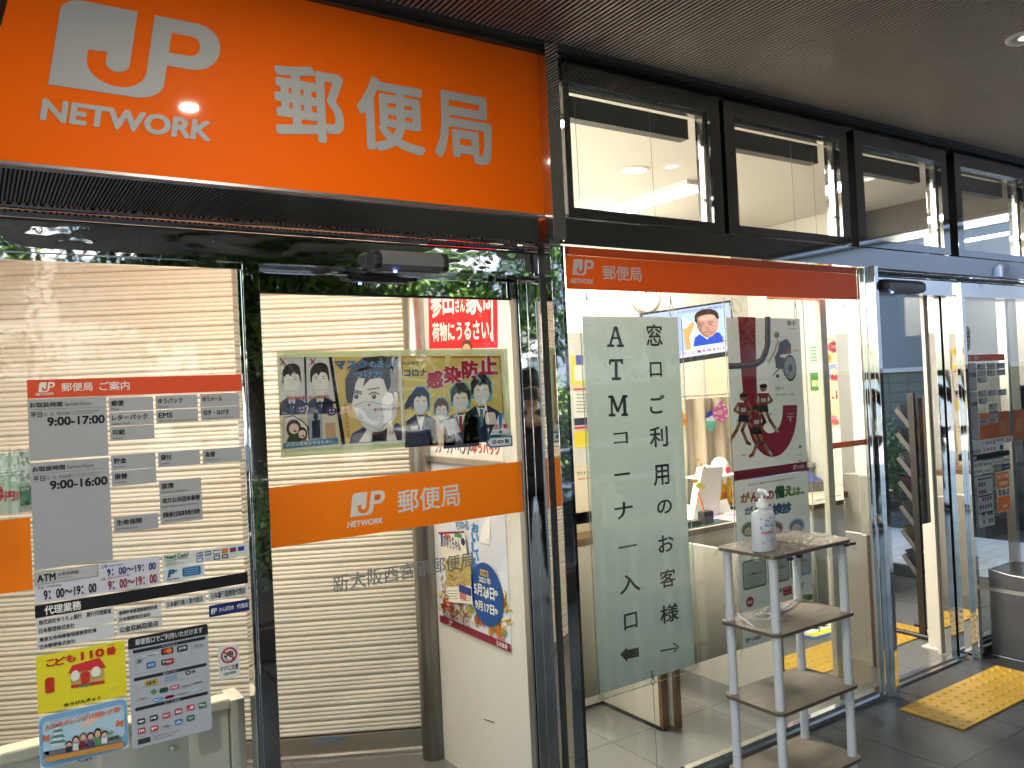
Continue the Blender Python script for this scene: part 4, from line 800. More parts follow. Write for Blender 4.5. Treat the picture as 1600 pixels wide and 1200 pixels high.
s.p([(1355, 1005), (1380, 972), (1522, 962), (1524, 1028), (1382, 1040)], '#2272a8', 0); s.p([(1366, 1005), (1386, 980), (1514, 971), (1515, 1020), (1388, 1030)], '#d7dcdc', 1); s.t('自', (1398, 1016), (1420, 988), '#1d1d1f', 2, .02); s.t('動', (1476, 1010), (1500, 982), '#1d1d1f', 2, .02); s.p([(1424, 1002), (1436, 991), (1456, 990), (1470, 999), (1456, 1009), (1436, 1011)], '#1d1d1f', 2); s.p([(1434, 1001), (1440, 997), (1454, 996), (1460, 999), (1454, 1003), (1440, 1005)], '#d7dcdc', 3)
tag(s.build('sticker'), 'blue edged arrow sticker marking the automatic door', 'sticker', 'stickers on the sliding door')
# ================================================================== HANGING SHEETS INSIDE THE SHOW WINDOW
def paper(name, col, transl=.35, wr=.0015):
    m = bpy.data.materials.new(name); m.use_nodes = True; n = m.node_tree; n.nodes.clear(); col = srgb(col) if isinstance(col, str) else tuple(col)+(1,)
    o = n.nodes.new('ShaderNodeOutputMaterial'); mx = n.nodes.new('ShaderNodeMixShader'); d = n.nodes.new('ShaderNodeBsdfDiffuse'); t_ = n.nodes.new('ShaderNodeBsdfTranslucent')
    d.inputs[0].default_value = col; t_.inputs[0].default_value = col; mx.inputs[0].default_value = transl
    tc = n.nodes.new('ShaderNodeTexCoord'); tb = n.nodes.new('ShaderNodeTexNoise'); tb.inputs['Scale'].default_value = 5; tb.inputs['Detail'].default_value = 4; tb.inputs['Distortion'].default_value = 1.2; bp = n.nodes.new('ShaderNodeBump'); bp.inputs['Distance'].default_value = wr*4; bp.inputs['Strength'].default_value = 1
    n.links.new(tc.outputs['Object'], tb.inputs['Vector']); n.links.new(tb.outputs[0], bp.inputs['Height']); n.links.new(bp.outputs[0], d.inputs['Normal'])
    n.links.new(d.outputs[0], mx.inputs[1]); n.links.new(t_.outputs[0], mx.inputs[2]); n.links.new(mx.outputs[0], o.inputs[0]); return m
HOOK = mat('hook_steel', (.35, .34, .32), .3, 1.0)
def hook(x, zt, zb, loop, label):
    t = thing('hanging_hook', label, 'hook', 'hooks that hold the hanging sheets'); y = 2.415
    b = MB(); b.cyl((x, y, zt), (x, y, zt-.028), .003, HOOK, 8); b.cyl((x, y, zt-.018), (x, y, zt-.03), .0048, HOOK, 8); b.build('swivel', t)
    b = MB(); zc = (zt-.030+zb)/2; hh = (zt-.030-zb)/2
    b.tube([(x+.0085*math.sin(a), y, zc+hh*math.cos(a)) for a in [k*math.pi/9 for k in range(19)]], .0022, HOOK, 6, False); b.build('ring', t)
    if loop:
        b = MB(); b.tube([(x, y, zt), (x+.03*loop, y, zt-.012), (x+.058*loop, y, zt-.036), (x+.055*loop, y, zt-.06), (x+.03*loop, y, zt-.068), (x+.006, y, zt-.05)], .0008, mat('thin_wire', (.22, .21, .2), .4, .8), 5, False); b.build('wire_loop', t)
for x, lp, lb in ((1.965, 1, 'hook with a wire loop at the top left corner of the long paper sign'), (2.405, 0, 'hook at the top right corner of the long paper sign'), (2.775, 1, 'hook with a wire loop at the top left corner of the athletics poster'), (3.205, 0, 'hook at the top right corner of the athletics poster'), (3.585, 0, 'hook at the right end of the show window')):
    hook(x, 1.936, 1.852, lp, lb)

hs = thing('hanging_sign', 'long pale paper sign with two columns of black vertical lettering in the show window', 'sign')
s = Sheet('Y', 2.4200, (860, 380, 2.858)); s.st = .0005
PAPER = paper('sign_paper', (.86, .91, .89), .09)
s.r((1.941, .411), (2.446, 1.846), PAPER, 0, True)
PATCH = paper('sign_paper_patch', (.48, .53, .50), .15)
for x0, x1, z0, z1 in ((1.99, 2.17, .60, 1.80), (2.20, 2.42, .56, 1.80)): pass
K = mat('sign_black_ink', (.012, .014, .016), .5)
def P(*a): s.p(list(a), K, 1)
P((284, 372), (298, 372), (322, 452), (308, 452)); P((284, 372), (292, 380), (272, 452), (262, 452)); P((274, 418), (308, 418), (310, 428), (272, 428)); P((253, 452), (284, 452), (284, 464), (253, 464)); P((297, 452), (328, 452), (328, 464), (297, 464))
P((262, 518), (324, 517), (325, 540), (316, 540), (312, 529), (272, 530), (269, 542), (260, 542)); P((286, 529), (300, 529), (301, 600), (287, 600)); P((274, 599), (315, 598), (315, 611), (274, 612))
P((258, 680), (280, 680), (303, 740), (296, 756), (270, 692), (258, 692)); P((322, 678), (344, 678), (344, 690), (330, 690), (304, 757), (297, 752)); P((268, 690), (277, 690), (279, 764), (270, 764)); P((322, 688), (336, 688), (340, 762), (326, 762)); P((260, 762), (290, 762), (290, 774), (260, 774)); P((317, 760), (346, 760), (347, 772), (317, 772))
for ch, x0, y1, x1, y0 in (('コ', 282, 900, 345, 842), ('ー', 285, 1042, 355, 1022), ('ナ', 288, 1238, 366, 1150), ('ー', 303, 1366, 386, 1342), ('入', 310, 1571, 398, 1468), ('口', 330, 1731, 386, 1643),
                         ('窓', 430, 460, 497, 362), ('口', 445, 598, 495, 530), ('ご', 445, 764, 509, 675), ('利', 445, 915, 522, 815), ('用', 462, 1086, 528, 984), ('の', 477, 1214, 541, 1140), ('お', 483, 1386, 548, 1296), ('客', 490, 1544, 557, 1448), ('様', 492, 1704, 570, 1602)):
    s.t(ch, (x0, y1), (x1, y0), K, 1, .017)
P((311, 1837), (341, 1805), (342, 1817), (394, 1804), (396, 1846), (343, 1857), (345, 1872)); P((491, 1818), (560, 1804), (560, 1811), (491, 1826)); s.ln([(548, 1786), (571, 1803), (552, 1826)], .006, K, 1)
s.build('paper', hs)
b = MB(); b.box(1.926, 2.462, 2.4150, 2.4155, .392, 1.849, CLEAR); b.build('clear_sleeve', hs)
b = MB(); b.tube([(1.926, 2.415, 1.86), (1.927, 2.415, 1.4), (1.928, 2.415, .40), (1.94, 2.415, .391), (2.45, 2.415, .392), (2.462, 2.415, .41), (2.462, 2.415, 1.84)], .0016, mat('sleeve_edge', (.40, .42, .38), .3), 6); b.build('sleeve_edge', hs)
hook(2.205, .44, .385, 0, 'hook at the bottom edge of the long paper sign'); b = MB(); b.cyl((2.205, 2.415, .385), (2.207, 2.415, .05), .0012, MATS['thin_wire'], 5); tag(b.build('wire'), 'thin vertical wire under the long paper sign', 'wire')
b = MB()
for x in (2.722, 3.262):
    b.cyl((x, 2.415, 1.936), (x, 2.415, .38), .0022, mat('clear_edge_line', (.55, .53, .45), .2), 6)
tag(b.build('sleeve_edges'), 'clear sleeve side edges of the two posters hung one above the other', 'sleeve')

# athletics poster: red curved stroke, track band, runners and a wheelchair racer
PW = paper('poster_white', (.84, .86, .83), .06)
ap = thing('hanging_poster', 'white poster with a big red hook shape, runners and a wheelchair racer', 'poster', 'posters hung in the show window')
s = Sheet('Y', 2.4200, (1120, 460, 3)); s.st = .0004
s.r((2.737, 1.139), (3.240, 1.849), PW, 0, True); s.build('paper', ap)
s = Sheet('Y', 2.4196, (1120, 460, 3)); s.st = .0003
RD = '#ae1d3a'
s.p(cr([(98, 105), (106, 220), (112, 320), (119, 420), (131, 540), (150, 635), (176, 700), (212, 745), (255, 762), (300, 750), (338, 706), (362, 648), (373, 590), (376, 518)], 4, False)+cr([(310, 520), (307, 570), (296, 612), (275, 640), (247, 651), (223, 636), (206, 596), (195, 530), (188, 440), (184, 300), (181, 107)], 4, False), RD, 1)
for i, c in enumerate(('#3d6658', '#a8763d', '#7b2d33', '#2e4d7d')):
    o = i*6; s.ln([(228+o, 107), (228+o, 230), (222+o*.9, 262+o*.6), (205+o*.7, 300+o*.8), (178+o*.4, 318+o), (130, 325+o), (56, 328+o)], .0095, c, 2+i)
s.ln([(248, 107), (249, 232), (240, 270)], .003, '#3d3f3a', 7)
def runner(cx, y0, h, flip=1, top='#a8323c', leg=None):
    k = h/100.0; f = flip; SK = '#b9805e'
    L = lambda pts, w_, c, l: s.ln([(cx+x*f*k, y0+y*k) for x, y in pts], w_, c, l)
    s.e((cx-7*k, y0+14*k), (cx+7*k, y0), '#b07a5a', 9, 14); s.e((cx-8*k, y0+7*k), (cx+8*k, y0-3*k), '#2a2020', 10, 14)
    s.p([(cx-10*k, y0+17*k), (cx+10*k, y0+17*k), (cx+8*k, y0+42*k), (cx-8*k, y0+42*k)], top, 9); s.p([(cx-9*k, y0+42*k), (cx+9*k, y0+42*k), (cx+11*k, y0+56*k), (cx-11*k, y0+56*k)], '#23242a', 9); s.r((cx-5*k, y0+36*k), (cx+5*k, y0+27*k), '#e6e2da', 10)
    L([(-10, 19), (-19, 31), (-9, 40)], .006*k, SK, 8); L([(10, 19), (18, 32), (8, 38)], .006*k, SK, 8)
    L([(-5, 55), (2, 73), (-8, 98)], .0085*k, SK, 8); L([(6, 55), (14, 74), (26, 92)], .0085*k, SK, 8); L([(-8, 97), (-14, 101)], .006*k, '#a3303a', 9); L([(26, 91), (30, 97)], .006*k, '#d8d4cc', 9)
runner(122, 468, 232, -1); runner(184, 525, 232, 1); runner(216, 425, 225, 1, '#a8323c'); s.p([(106, 472), (132, 468), (134, 462), (120, 458), (108, 464)], '#a3303a', 12)
# wheelchair racer
cxw, cyw = s.W((342, 345)); 
for rr_, c, l_ in ((.058, '#2b2c2e', 6), (.050, '#b6bab4', 7), (.018, '#2b2c2e', 9)):
    s.p([(cxw+rr_*.80*math.cos(k*math.pi/12), cyw+rr_*1.05*math.sin(k*math.pi/12)) for k in range(24)], c, l_, True)
for k in range(8): s.ln([(cxw, cyw), (cxw+.04*math.cos(k*.785), cyw+.052*math.sin(k*.785))], .0014, '#2b2c2e', 8, True)
s.ln([(262, 378), (300, 340), (318, 378), (355, 392)], .006, '#2b2c2e', 6); s.e((276, 392), (290, 374), '#2b2c2e', 7); s.p([(290, 225), (325, 208), (345, 240), (345, 278), (300, 282), (275, 310), (268, 300), (285, 262)], '#2e3136', 8); s.p([(318, 258), (345, 252), (346, 278), (320, 280)], '#a3303a', 9)
s.e((268, 205), (290, 178), '#b07a5a', 9); s.p([(265, 190), (272, 175), (288, 178), (288, 188)], '#c0a85e', 10); s.ln([(285, 215), (268, 270), (245, 310)], .008, '#b07a5a', 9); s.ln([(325, 210), (345, 238)], .008, '#b07a5a', 10); s.p([(270, 285), (320, 300), (312, 350), (275, 345)], '#2b2c2e', 7)
s.p([(222, 292), (232, 296), (248, 326), (240, 328)], '#d0ccc0', 9)
s.t('世界って', (274, 450), (314, 432), '#3a3d3c', 3, .01); s.t('ひとつのチームだ。', (276, 478), (362, 460), '#3a3d3c', 3, .01)
s.r((328, 562), (360, 556), '#ddd6cc', 4); s.r((328, 576), (360, 570), '#ddd6cc', 4); s.r((341, 595), (347, 574), '#ddd6cc', 4)
s.e((330, 147), (347, 122), '#3d4140', 2, 12); s.e((333, 143), (344, 126), '#99a39d', 3, 12); s.r((350, 130), (370, 126), '#7c2735', 2); s.r((350, 138), (370, 134), '#7c2735', 2); s.r((357, 147), (362, 137), '#7c2735', 2); s.t('東京2020', (332, 164), (370, 156), '#3d4140', 2, 0)
for x, y, tx in ((92, 598, '鈴木'), (236, 566, '大迫'), (358, 268, '土田'), (116, 758, '設楽')): s.t(tx, (x, y), (x+22, y-12), '#3d4140', 2, 0)
s.e((384, 722), (396, 706), '#3d4140', 2, 12); s.e((386, 720), (394, 708), '#99a39d', 3, 12); s.t('JP 日本郵便', (376, 756), (400, 746), '#3d4140', 2, .01); s.p([(383, 775), (390, 785), (397, 768), (394, 782), (385, 785)], '#3d4140', 2)
s.t('日本郵政グループは東京2020ゴールドパートナーです', (122, 826), (190, 812), '#4a4d4c', 2, 0); s.t('みんなの夢を日本郵政グループが応援します', (272, 806), (380, 794), '#4a4d4c', 2, 0)
s.r((2.737, 1.139), (3.240, 1.180), '#8f1c34', 3, True); s.jp((3.138, 1.149), (3.160, 1.171), ink('#e8ded6'), ink('#8f1c34'), 4, True); s.t('日本郵便', (3.164, 1.151), (3.218, 1.168), '#e8ded6', 4, .01, 0, True)
s.build('print', ap)
# health check poster
cp = thing('hanging_poster', 'white health check poster with big coloured kanji under the athletics poster', 'poster', 'posters hung in the show window')
s = Sheet('Y', 2.4200); s.st = .0004; s.r((2.738, .409), (3.240, 1.135), PW, 0, True); s.build('paper', cp)
s = Sheet('Y', 2.4196, (1100, 700, 3.332)); s.st = .0003
s.t('あなたと家族の大切な命を守るために', (232, 198), (470, 150), '#3b3d3d', 1, .01)
for ch, x0, y0, x1, y1, c in (('が', 190, 290, 238, 228, '#b8762f'), ('ん', 240, 285, 285, 225, '#c05a2c'), ('へ', 288, 275, 322, 235, '#b03a3a'), ('の', 324, 272, 364, 218, '#b8383a'), ('備', 368, 268, 418, 190, '#3d6b52'), ('え', 420, 255, 462, 192, '#4b7a3c'), ('は、', 464, 250, 520, 196, '#7a9a4a'), ('が', 210, 352, 255, 300, '#7a5a9a'), ('ん', 258, 348, 300, 295, '#a8446a'), ('ど', 305, 342, 350, 288, '#a83a5a'), ('検', 356, 352, 408, 282, '#2f5d8c'), ('診', 408, 345, 455, 275, '#2f7a92')):
    s.t(ch, (x0, y0), (x1, y1), c, 2, .05)
for cx, cy, hc, bgc in ((235, 425, '#5a7a4a', '#8fb48a'), (372, 422, '#6a3b3a', '#d9a6a4'), (482, 408, '#3f6470', '#a4b8d4')):
    s.e((cx-40, cy+45), (cx+40, cy-50), bgc, 1, 24); s.e((cx-33, cy+38), (cx+33, cy-42), hc, 2, 24); s.e((cx-24, cy+34), (cx+24, cy-18), '#e6c4a8', 3, 20)
    for e_ in (-10, 10): s.e((cx+e_-2, cy+14), (cx+e_+2, cy+8), '#3a2a24', 4, 8)
    s.ln([(cx-6, cy+24), (cx, cy+27), (cx+6, cy+24)], .0015, '#9a4a3a', 4); s.p([(cx-24, cy+2), (cx-5, cy-18), (cx+24, cy+2), (cx+26, cy-14), (cx, cy-30), (cx-26, cy-14)], hc, 4)
for x0, x1, y0, y1, c, tx in ((205, 320, 745, 565, '#5f8f55', '大腸がん'), (336, 440, 715, 560, '#a96a78', '子宮がん'), (452, 552, 680, 540, '#6f9ab0', '乳がん')):
    a_, b_ = s.W((x0, y0)), s.W((x1, y1)); s.rr(a_, b_, c, 1, .014, True); s.rr((a_[0]+.007, a_[1]+.009), (b_[0]-.007, b_[1]-.007), '#b7beb6', 2, .010, True)
    s.t(tx, (x0+22, y0-78), (x1-16, y0-108), '#232526', 3, .035)
    for k in range(3): s.t('早期発見のため検診を', (x0+24, y0-60+17*k), (x1-30, y0-70+17*k), '#4a4c4a', 3, 0)
    s.t('市区町村の検診', (x0+34, y0-120), (x1-30, y0-132), '#4a5a44', 3, 0)
s.e((220, 835), (258, 768), '#b0343c', 2); s.t('検診', (226, 815), (252, 790), '#ecdcd6', 3, .02); s.t('3つのがん検診', (266, 788), (346, 765), '#3b3d3d', 2, .015); s.t('正しく有効に利用', (266, 812), (346, 792), '#3b3d3d', 2, .015); s.rr((412, 772), (455, 715), '#a83238', 2, .003); s.t('動画は', (417, 738), (450, 722), '#ecdcd6', 3, .02); s.t('こちら', (417, 760), (450, 744), '#ecdcd6', 3, .02); s.t('日曜', (385, 758), (404, 728), '#a83238', 3, .03)
s.p([(495, 735), (510, 700), (516, 703), (512, 735)], '#4a4c4a', 2); s.p([(496, 800), (565, 790), (565, 760), (520, 764), (498, 775)], '#8fa84f', 1); s.e((538, 795), (566, 760), '#5a7a3a', 2)
s.jp((2.762, .430), (2.788, .450), ink('#3b3d3d'), ink('#b7beb6'), 1, True); s.t('日本郵便', (2.793, .431), (2.86, .449), '#3b3d3d', 1, .01, 0, True); s.build('print', cp)

# ================================================================== LOBBY INTERIOR
b = MB(); b.box(1.70, 5.60, 4.70, 4.80, .004, 2.85, CREAMW); tag(b.build('back_wall'), 'bright cream back wall of the post office lobby behind the clock', 'wall')
b = MB(); b.box(5.601, 5.69, 3.76, 4.80, .004, 2.85, CREAMW); tag(b.build('end_wall'), 'cream end wall with paper flowers at the right of the lobby', 'wall')
b = MB(); b.box(1.702, 1.74, 3.25, 4.70, .004, 2.85, CREAMW); tag(b.build('inner_wall'), 'cream inner wall behind the rolling shutter', 'wall')
CEILM = mat('interior_ceiling_tile', (.64, .605, .54), .8, bump=.004, bscale=120, noise=.05, nscale=60)
b = MB(); b.box(1.70, 6.0, 2.431, 4.80, 2.851, 2.90, CEILM); b.box(1.70, 6.0, 2.431, 2.47, 2.74, 2.851, CEILM); structure(b.build('lobby_ceiling'), 'textured white ceiling of the lobby', 'ceiling')
# luminaires
FL = emitter('fluorescent_panel', (1.0, .95, .86), .5)
def lum(x0, x1, y0, y1, lb):
    t = thing('ceiling_light', lb, 'ceiling light', 'fluorescent lights in the lobby'); lamp_light(t, ((x0+x1)/2, (y0+y1)/2, 2.829), (1.0, .955, .88), 19.0, x1-x0, y1-y0)
    MB().box(x0, x1, y0, y1, 2.832, 2.842, FL).build('diffuser', t)
    b = MB(); b.box(x0-.02, x0-.001, y0-.02, y1+.02, 2.826, 2.8505, WHITEP); b.box(x1+.001, x1+.02, y0-.02, y1+.02, 2.826, 2.8505, WHITEP); b.box(x0-.001, x1+.001, y0-.02, y0-.001, 2.826, 2.8505, WHITEP); b.box(x0-.001, x1+.001, y1+.001, y1+.02, 2.826, 2.8505, WHITEP); b.build('frame', t)
lum(3.80, 4.02, 3.62, 4.55, 'long fluorescent ceiling light seen through the first upper window')
lum(2.05, 2.27, 3.0, 4.4, 'fluorescent ceiling light over the left part of the lobby')
DLL = (emitter('lobby_downlight_lens', (1.0, .94, .82), .6), (1.0, .95, .86), 14.0)
downlight(3.312, 3.565, 2.850, .07, 'round ceiling lamp seen through the first upper window', DLL, RING, 'round lamps in the lobby ceiling')
downlight(4.9, 3.1, 2.850, .07, 'round ceiling lamp over the right part of the lobby', (emitter('lobby_downlight_dim', (1.0, .93, .8), .15), (1.0, .93, .8), 20.0), RING, 'round lamps in the lobby ceiling')
lum(5.1, 5.3, 3.2, 3.5, 'short fluorescent ceiling light near the open door') if False else None
# clock
t = thing('wall_clock', 'round white wall clock on the cream back wall', 'clock'); ck = Sheet('Y', 4.69); cx_, cz_ = ck.W((1006, 458)); t.location = (cx_, 4.68, cz_)
def disc(r, y, m, nm):
    b = MB(); b.add([(r*math.cos(k*math.pi/20), y, r*math.sin(k*math.pi/20)) for k in range(40)], [tuple(range(40))], m); return b.build(nm, t)
b = MB(); n_ = 40; pr = [(.150, .018), (.155, .0), (.148, -.018), (.138, -.012)]
b.add([(r*math.cos(2*math.pi*j/n_), y, r*math.sin(2*math.pi*j/n_)) for r, y in pr for j in range(n_)], [(i*n_+j, i*n_+(j+1) % n_, (i+1)*n_+(j+1) % n_, (i+1)*n_+j) for i in range(3) for j in range(n_)], mat('clock_rim', (.45, .42, .36), .35), True); b.build('rim', t)
s = Sheet('Y', -.0108)
s.e((-.140, -.140), (.140, .140), WHITEP, -1, 40, True)
for k in range(12):
    a_ = math.radians(90-30*(k+1)); s.t(str(k+1), (.108*math.cos(a_)-.011, .108*math.sin(a_)-.010), (.108*math.cos(a_)+.011, .108*math.sin(a_)+.010), '#3a3834', 0, .03, 0, True)
s.build('face', t)
for nm, L, a_ in (('hour_hand', .062, 38), ('minute_hand', .098, 128)):
    s = Sheet('Y', -.0125); s.ln([(0, 0), (L*math.cos(math.radians(a_)), L*math.sin(math.radians(a_)))], .007, '#2b2926', 0, True); s.build(nm, t)
# television, built flat in its own frame then hung tilted
def pt(px, py, Y): q = Sheet('Y', Y).W((px, py)); return Vector((q[0], Y, q[1]))
TL_, TR_, BR_ = pt(1000, 490, 4.30), pt(1141.5, 469, 3.95), pt(1140, 588, 3.99)
ux = (TR_-TL_).normalized(); vz = (TR_-BR_); vz = (vz-ux*vz.dot(ux)).normalized(); wy = vz.cross(ux)
tw = (TR_-TL_).length; th = tw*.60; org = TR_-ux*tw-vz*th
tv = thing('television', 'wall television showing a cartoon man, seen between the hanging sheets', 'television')
tv.matrix_world = Matrix(((ux.x, wy.x, vz.x, org.x), (ux.y, wy.y, vz.y, org.y), (ux.z, wy.z, vz.z, org.z), (0, 0, 0, 1)))
b = MB(); b.box(0, tw, .004, .05, 0, th, BLACKP); b.build('case', tv, .004)
b = MB(); b.box(0, tw, -.004, .0035, 0, .035, BLACKP); b.box(0, tw, -.004, .0035, th-.014, th, BLACKP); b.box(0, .012, -.004, .0035, .0351, th-.0141, BLACKP); b.box(tw-.012, tw, -.004, .0035, .0351, th-.0141, BLACKP); b.build('bezel', tv)
scr = {}
def sc(h, k=1.0):
    if h not in scr: scr[h] = emitter('screen_'+h[1:], srgb(h)[:3], .24*k)
    return scr[h]
s = Sheet('Y', .003); s.st = .0004
X0, X1, Z0, Z1 = .012, tw-.012, .035, th-.014; SW, SH_ = X1-X0, Z1-Z0
def q_(a, b_): return (X0+SW*a, Z0+SH_*b_)
def sp(pts, h, l, sm=False): s.p([q_(*p) for p in (cr(pts) if sm else pts)], sc(h), l, True)
sp([(0, 0), (1, 0), (1, 1), (0, 1)], '#b9c4e8', 0); sp([(.44, .16), (.93, .16), (.93, .88), (.44, .88)], '#cfe2ee', 1)
for k in range(12): sp([(.72, .5), (.44+.49*(k/11), .88), (.455+.49*(k/11), .88)], '#8fb8c8', 2); sp([(.72, .5), (.93, .2+.6*k/11), (.93, .22+.6*k/11)], '#8fb8c8', 2)
sp([(.44, .16), (.5, .16), (.5, .4), (.58, .66), (.55, .72), (.48, .6), (.44, .6)], '#d9a86a', 3)
sp([(.53, .2), (.56, .38), (.62, .44), (.84, .42), (.88, .3), (.88, .2)], '#3c55c0', 4); sp([(.62, .44), (.70, .3), (.76, .44)], '#d8dcec', 5); sp([(.88, .3), (.93, .2), (.90, .18), (.86, .26)], '#e0b088', 4)
sp([(.60, .78), (.62, .5), (.68, .36), (.76, .36), (.83, .5), (.84, .76), (.72, .86)], '#c99a86', 6, True); sp([(.585, .72), (.60, .86), (.68, .93), (.78, .92), (.85, .84), (.86, .70), (.83, .72), (.80, .80), (.70, .82), (.62, .78), (.61, .68)], '#4a352f', 8, True)
sp([(.60, .62), (.62, .5), (.68, .36), (.72, .36), (.655, .5), (.64, .7), (.61, .76)], '#a87868', 7, True); sp([(.70, .40), (.76, .40), (.80, .48), (.74, .44)], '#b5846f', 7, True); sp([(.66, .78), (.80, .78), (.81, .72), (.66, .71)], '#d9b09c', 7.3, True)
for x in (.65, .75):
    sp([(x-.022, .665), (x+.034, .672), (x+.034, .660), (x-.022, .652)], '#55403a', 9)
    sp([(x-.034, .635), (x+.044, .645), (x+.044, .637), (x-.034, .627)], '#6b5a58', 9); sp([(x-.034, .565), (x+.04, .57), (x+.04, .563), (x-.034, .558)], '#8a7674', 9)
    sp([(x-.012, .610), (x+.022, .614), (x+.02, .598), (x-.01, .596)], '#3d302c', 9)
sp([(.69, .52), (.74, .525), (.745, .508), (.685, .505)], '#9a6a5a', 8)
sp([(.67, .47), (.76, .48), (.75, .46), (.68, .45)], '#a0605a', 8); sp([(.70, .60), (.73, .54), (.69, .53)], '#b88470', 8)
sp([(.02, .02), (.93, .02), (.93, .14), (.02, .14)], '#e2def0', 4)
s.t('アメリカザリガニに鼻を挟まれた', q_(.05, .05), q_(.90, .12), sc('#8a2f6a'), 5, .02, 0, True); s.t('アーガロイヤルホテル 廊下で泥酔 修造の友人', q_(.40, .91), q_(.94, .97), sc('#5a6ab8'), 5, .02, 0, True)
s.build('screen', tv)
b = MB(); b.box(tw*.3, tw*.7, .052, .12, th*.35, th*.7, BLACKP); b.build('mount', tv)
# curtain and paper decorations
CURT = mat('beige_curtain', (.66, .55, .40), .85, noise=.05, nscale=5)
t = thing('curtain', 'beige curtain hung on a rail behind the counter', 'curtain')
b = MB(); nx, nz = 90, 8; vs = []
for j in range(nz+1):
    for i in range(nx+1):
        u = i/nx; z = 1.455-.80*j/nz; y = 4.28+.022*math.sin(u*38+j*.2)+.012*math.sin(u*85)
        vs.append((3.95+1.35*u, y*1.0+.0, z))
b.add(vs, [(j*(nx+1)+i, (j+1)*(nx+1)+i, (j+1)*(nx+1)+i+1, j*(nx+1)+i+1) for j in range(nz) for i in range(nx)], CURT, True); b.build('cloth', t)
b = MB(); b.cyl((3.9, 4.27, 1.478), (5.35, 4.27, 1.478), .007, mat('rail_cream', (.7, .65, .55), .4), 10); [b.box(3.97+k*.1, 3.976+k*.1, 4.262, 4.272, 1.45, 1.474, MATS['rail_cream']) for k in range(13)]; b.build('rail', t)

s = Sheet('Y', 4.235); s.st = .0015; S0 = Sheet('Y', 4.235, (1000, 600, 4.61))
s.crop = S0.crop
s.p([(515, 195), (560, 150), (580, 120), (615, 150), (635, 195), (622, 250), (585, 275), (548, 262), (522, 235)], '#e06bb8', 1)
for x, y in ((540, 210), (570, 160), (610, 180), (620, 230), (590, 258), (550, 245), (600, 150)): s.e((x-9, y+9), (x+9, y-9), '#f4eef2', 2, 12)
s.e((552, 225), (594, 185), '#f0b9a0', 3, 14)
tag(s.build('paper_decoration'), 'pink dotted paper ice cream decoration on the beige curtain', 'paper decoration', 'paper decorations in the lobby')
s = Sheet('Y', 4.232); s.st = .0015; s.crop = S0.crop
s.p([(470, 235), (490, 200), (520, 185), (525, 240), (500, 255), (480, 245)], '#2f4fc0', 1); s.p([(475, 250), (520, 225), (545, 265), (470, 270)], '#f2f4f4', 2); s.p([(462, 265), (552, 270), (545, 300), (520, 318), (528, 342), (482, 338), (492, 312), (468, 295)], '#6fc4b0', 3)
tag(s.build('paper_decoration'), 'blue and mint paper shaved ice decoration on the beige curtain', 'paper decoration', 'paper decorations in the lobby')
s = Sheet('Y', 4.232); s.st = .0015; s.crop = S0.crop
s.p([(300, 190), (320, 215), (345, 265), (340, 300), (312, 305), (300, 280)], '#f0a23c', 1); s.e((312, 285), (340, 250), '#e4672f', 2, 12)
tag(s.build('paper_decoration'), 'orange paper flower decoration beside the long paper sign', 'paper decoration', 'paper decorations in the lobby')
# main counter
ct = thing('counter', 'cream service counter with a brown edged top behind the posters', 'counter', 'cream counters in the lobby')
b = MB(); b.box(2.62, 4.13, 3.40, 4.10, .004, .690, CREAMP); b.build('body', ct)
b = MB(); b.box(2.60, 4.15, 3.37, 4.12, .7215, .724, mat('counter_laminate', (.72, .62, .50), .3)); b.box(2.60, 4.15, 3.37, 4.12, .691, .721, BROWN); b.build('top', ct)
b = MB(); b.box(3.20, 3.23, 2.62, 3.38, .004, .705, CREAMP); b.build('end_panel', ct); b = MB(); b.box(3.198, 3.232, 2.60, 2.619, .004, .71, BROWN); b.build('edge_strip', ct)
ct = thing('counter', 'cream counter with papers beside the open door', 'counter', 'cream counters in the lobby')
b = MB(); b.box(4.66, 5.55, 3.46, 3.98, .004, .690, CREAMP); b.build('body', ct)
b = MB(); b.box(4.64, 5.57, 3.43, 4.0, .7215, .724, MATS['counter_laminate']); b.box(4.64, 5.57, 3.43, 4.0, .691, .721, BROWN); b.build('top', ct)
b = MB(); b.obox((4.95, 3.65, .7275), (1, .1, 0), (-.1, 1, 0), (0, 0, 1), .16, .11, .003, ink('#e8dfc8')); tag(b.build('paper_stack'), 'stack of cream paper on the counter by the open door', 'paper')
b = MB(); b.add([(4.75, 3.95, .80), (5.25, 3.78, .80), (5.3, 3.95, .86), (4.8, 4.1, .86)], [(0, 1, 2, 3)], mat('blue_cover', (.05, .07, .30), .5)); b.add([(4.75, 3.95, .797), (5.25, 3.78, .797), (5.25, 3.78, .725), (4.75, 3.95, .725)], [(0, 1, 2, 3)], mat('blue_cover_side', (.25, .22, .22), .6)); tag(b.build('blue_folder'), 'blue covered tray on the counter by the open door', 'tray')
# writing partition
t = thing('partition', 'low cream double board partition with brown edges under the long paper sign', 'partition')
b = MB(); b.box(2.55, 2.585, 2.76, 3.18, .02, .95, CREAMP); b.build('board', t); b = MB(); b.box(2.55, 2.585, 2.738, 2.7595, .012, .95, BROWN); b.build('edge_strip', t)
b = MB(); b.box(2.60, 2.632, 2.72, 3.18, .02, .95, CREAMP); b.build('board', t); b = MB(); b.box(2.60, 2.632, 2.70, 2.719, .012, .95, BROWN); b.build('edge_strip', t)
b = MB(); b.box(2.545, 2.585, 2.75, 3.18, .004, .0195, GASKET); b.build('base_strip', t)
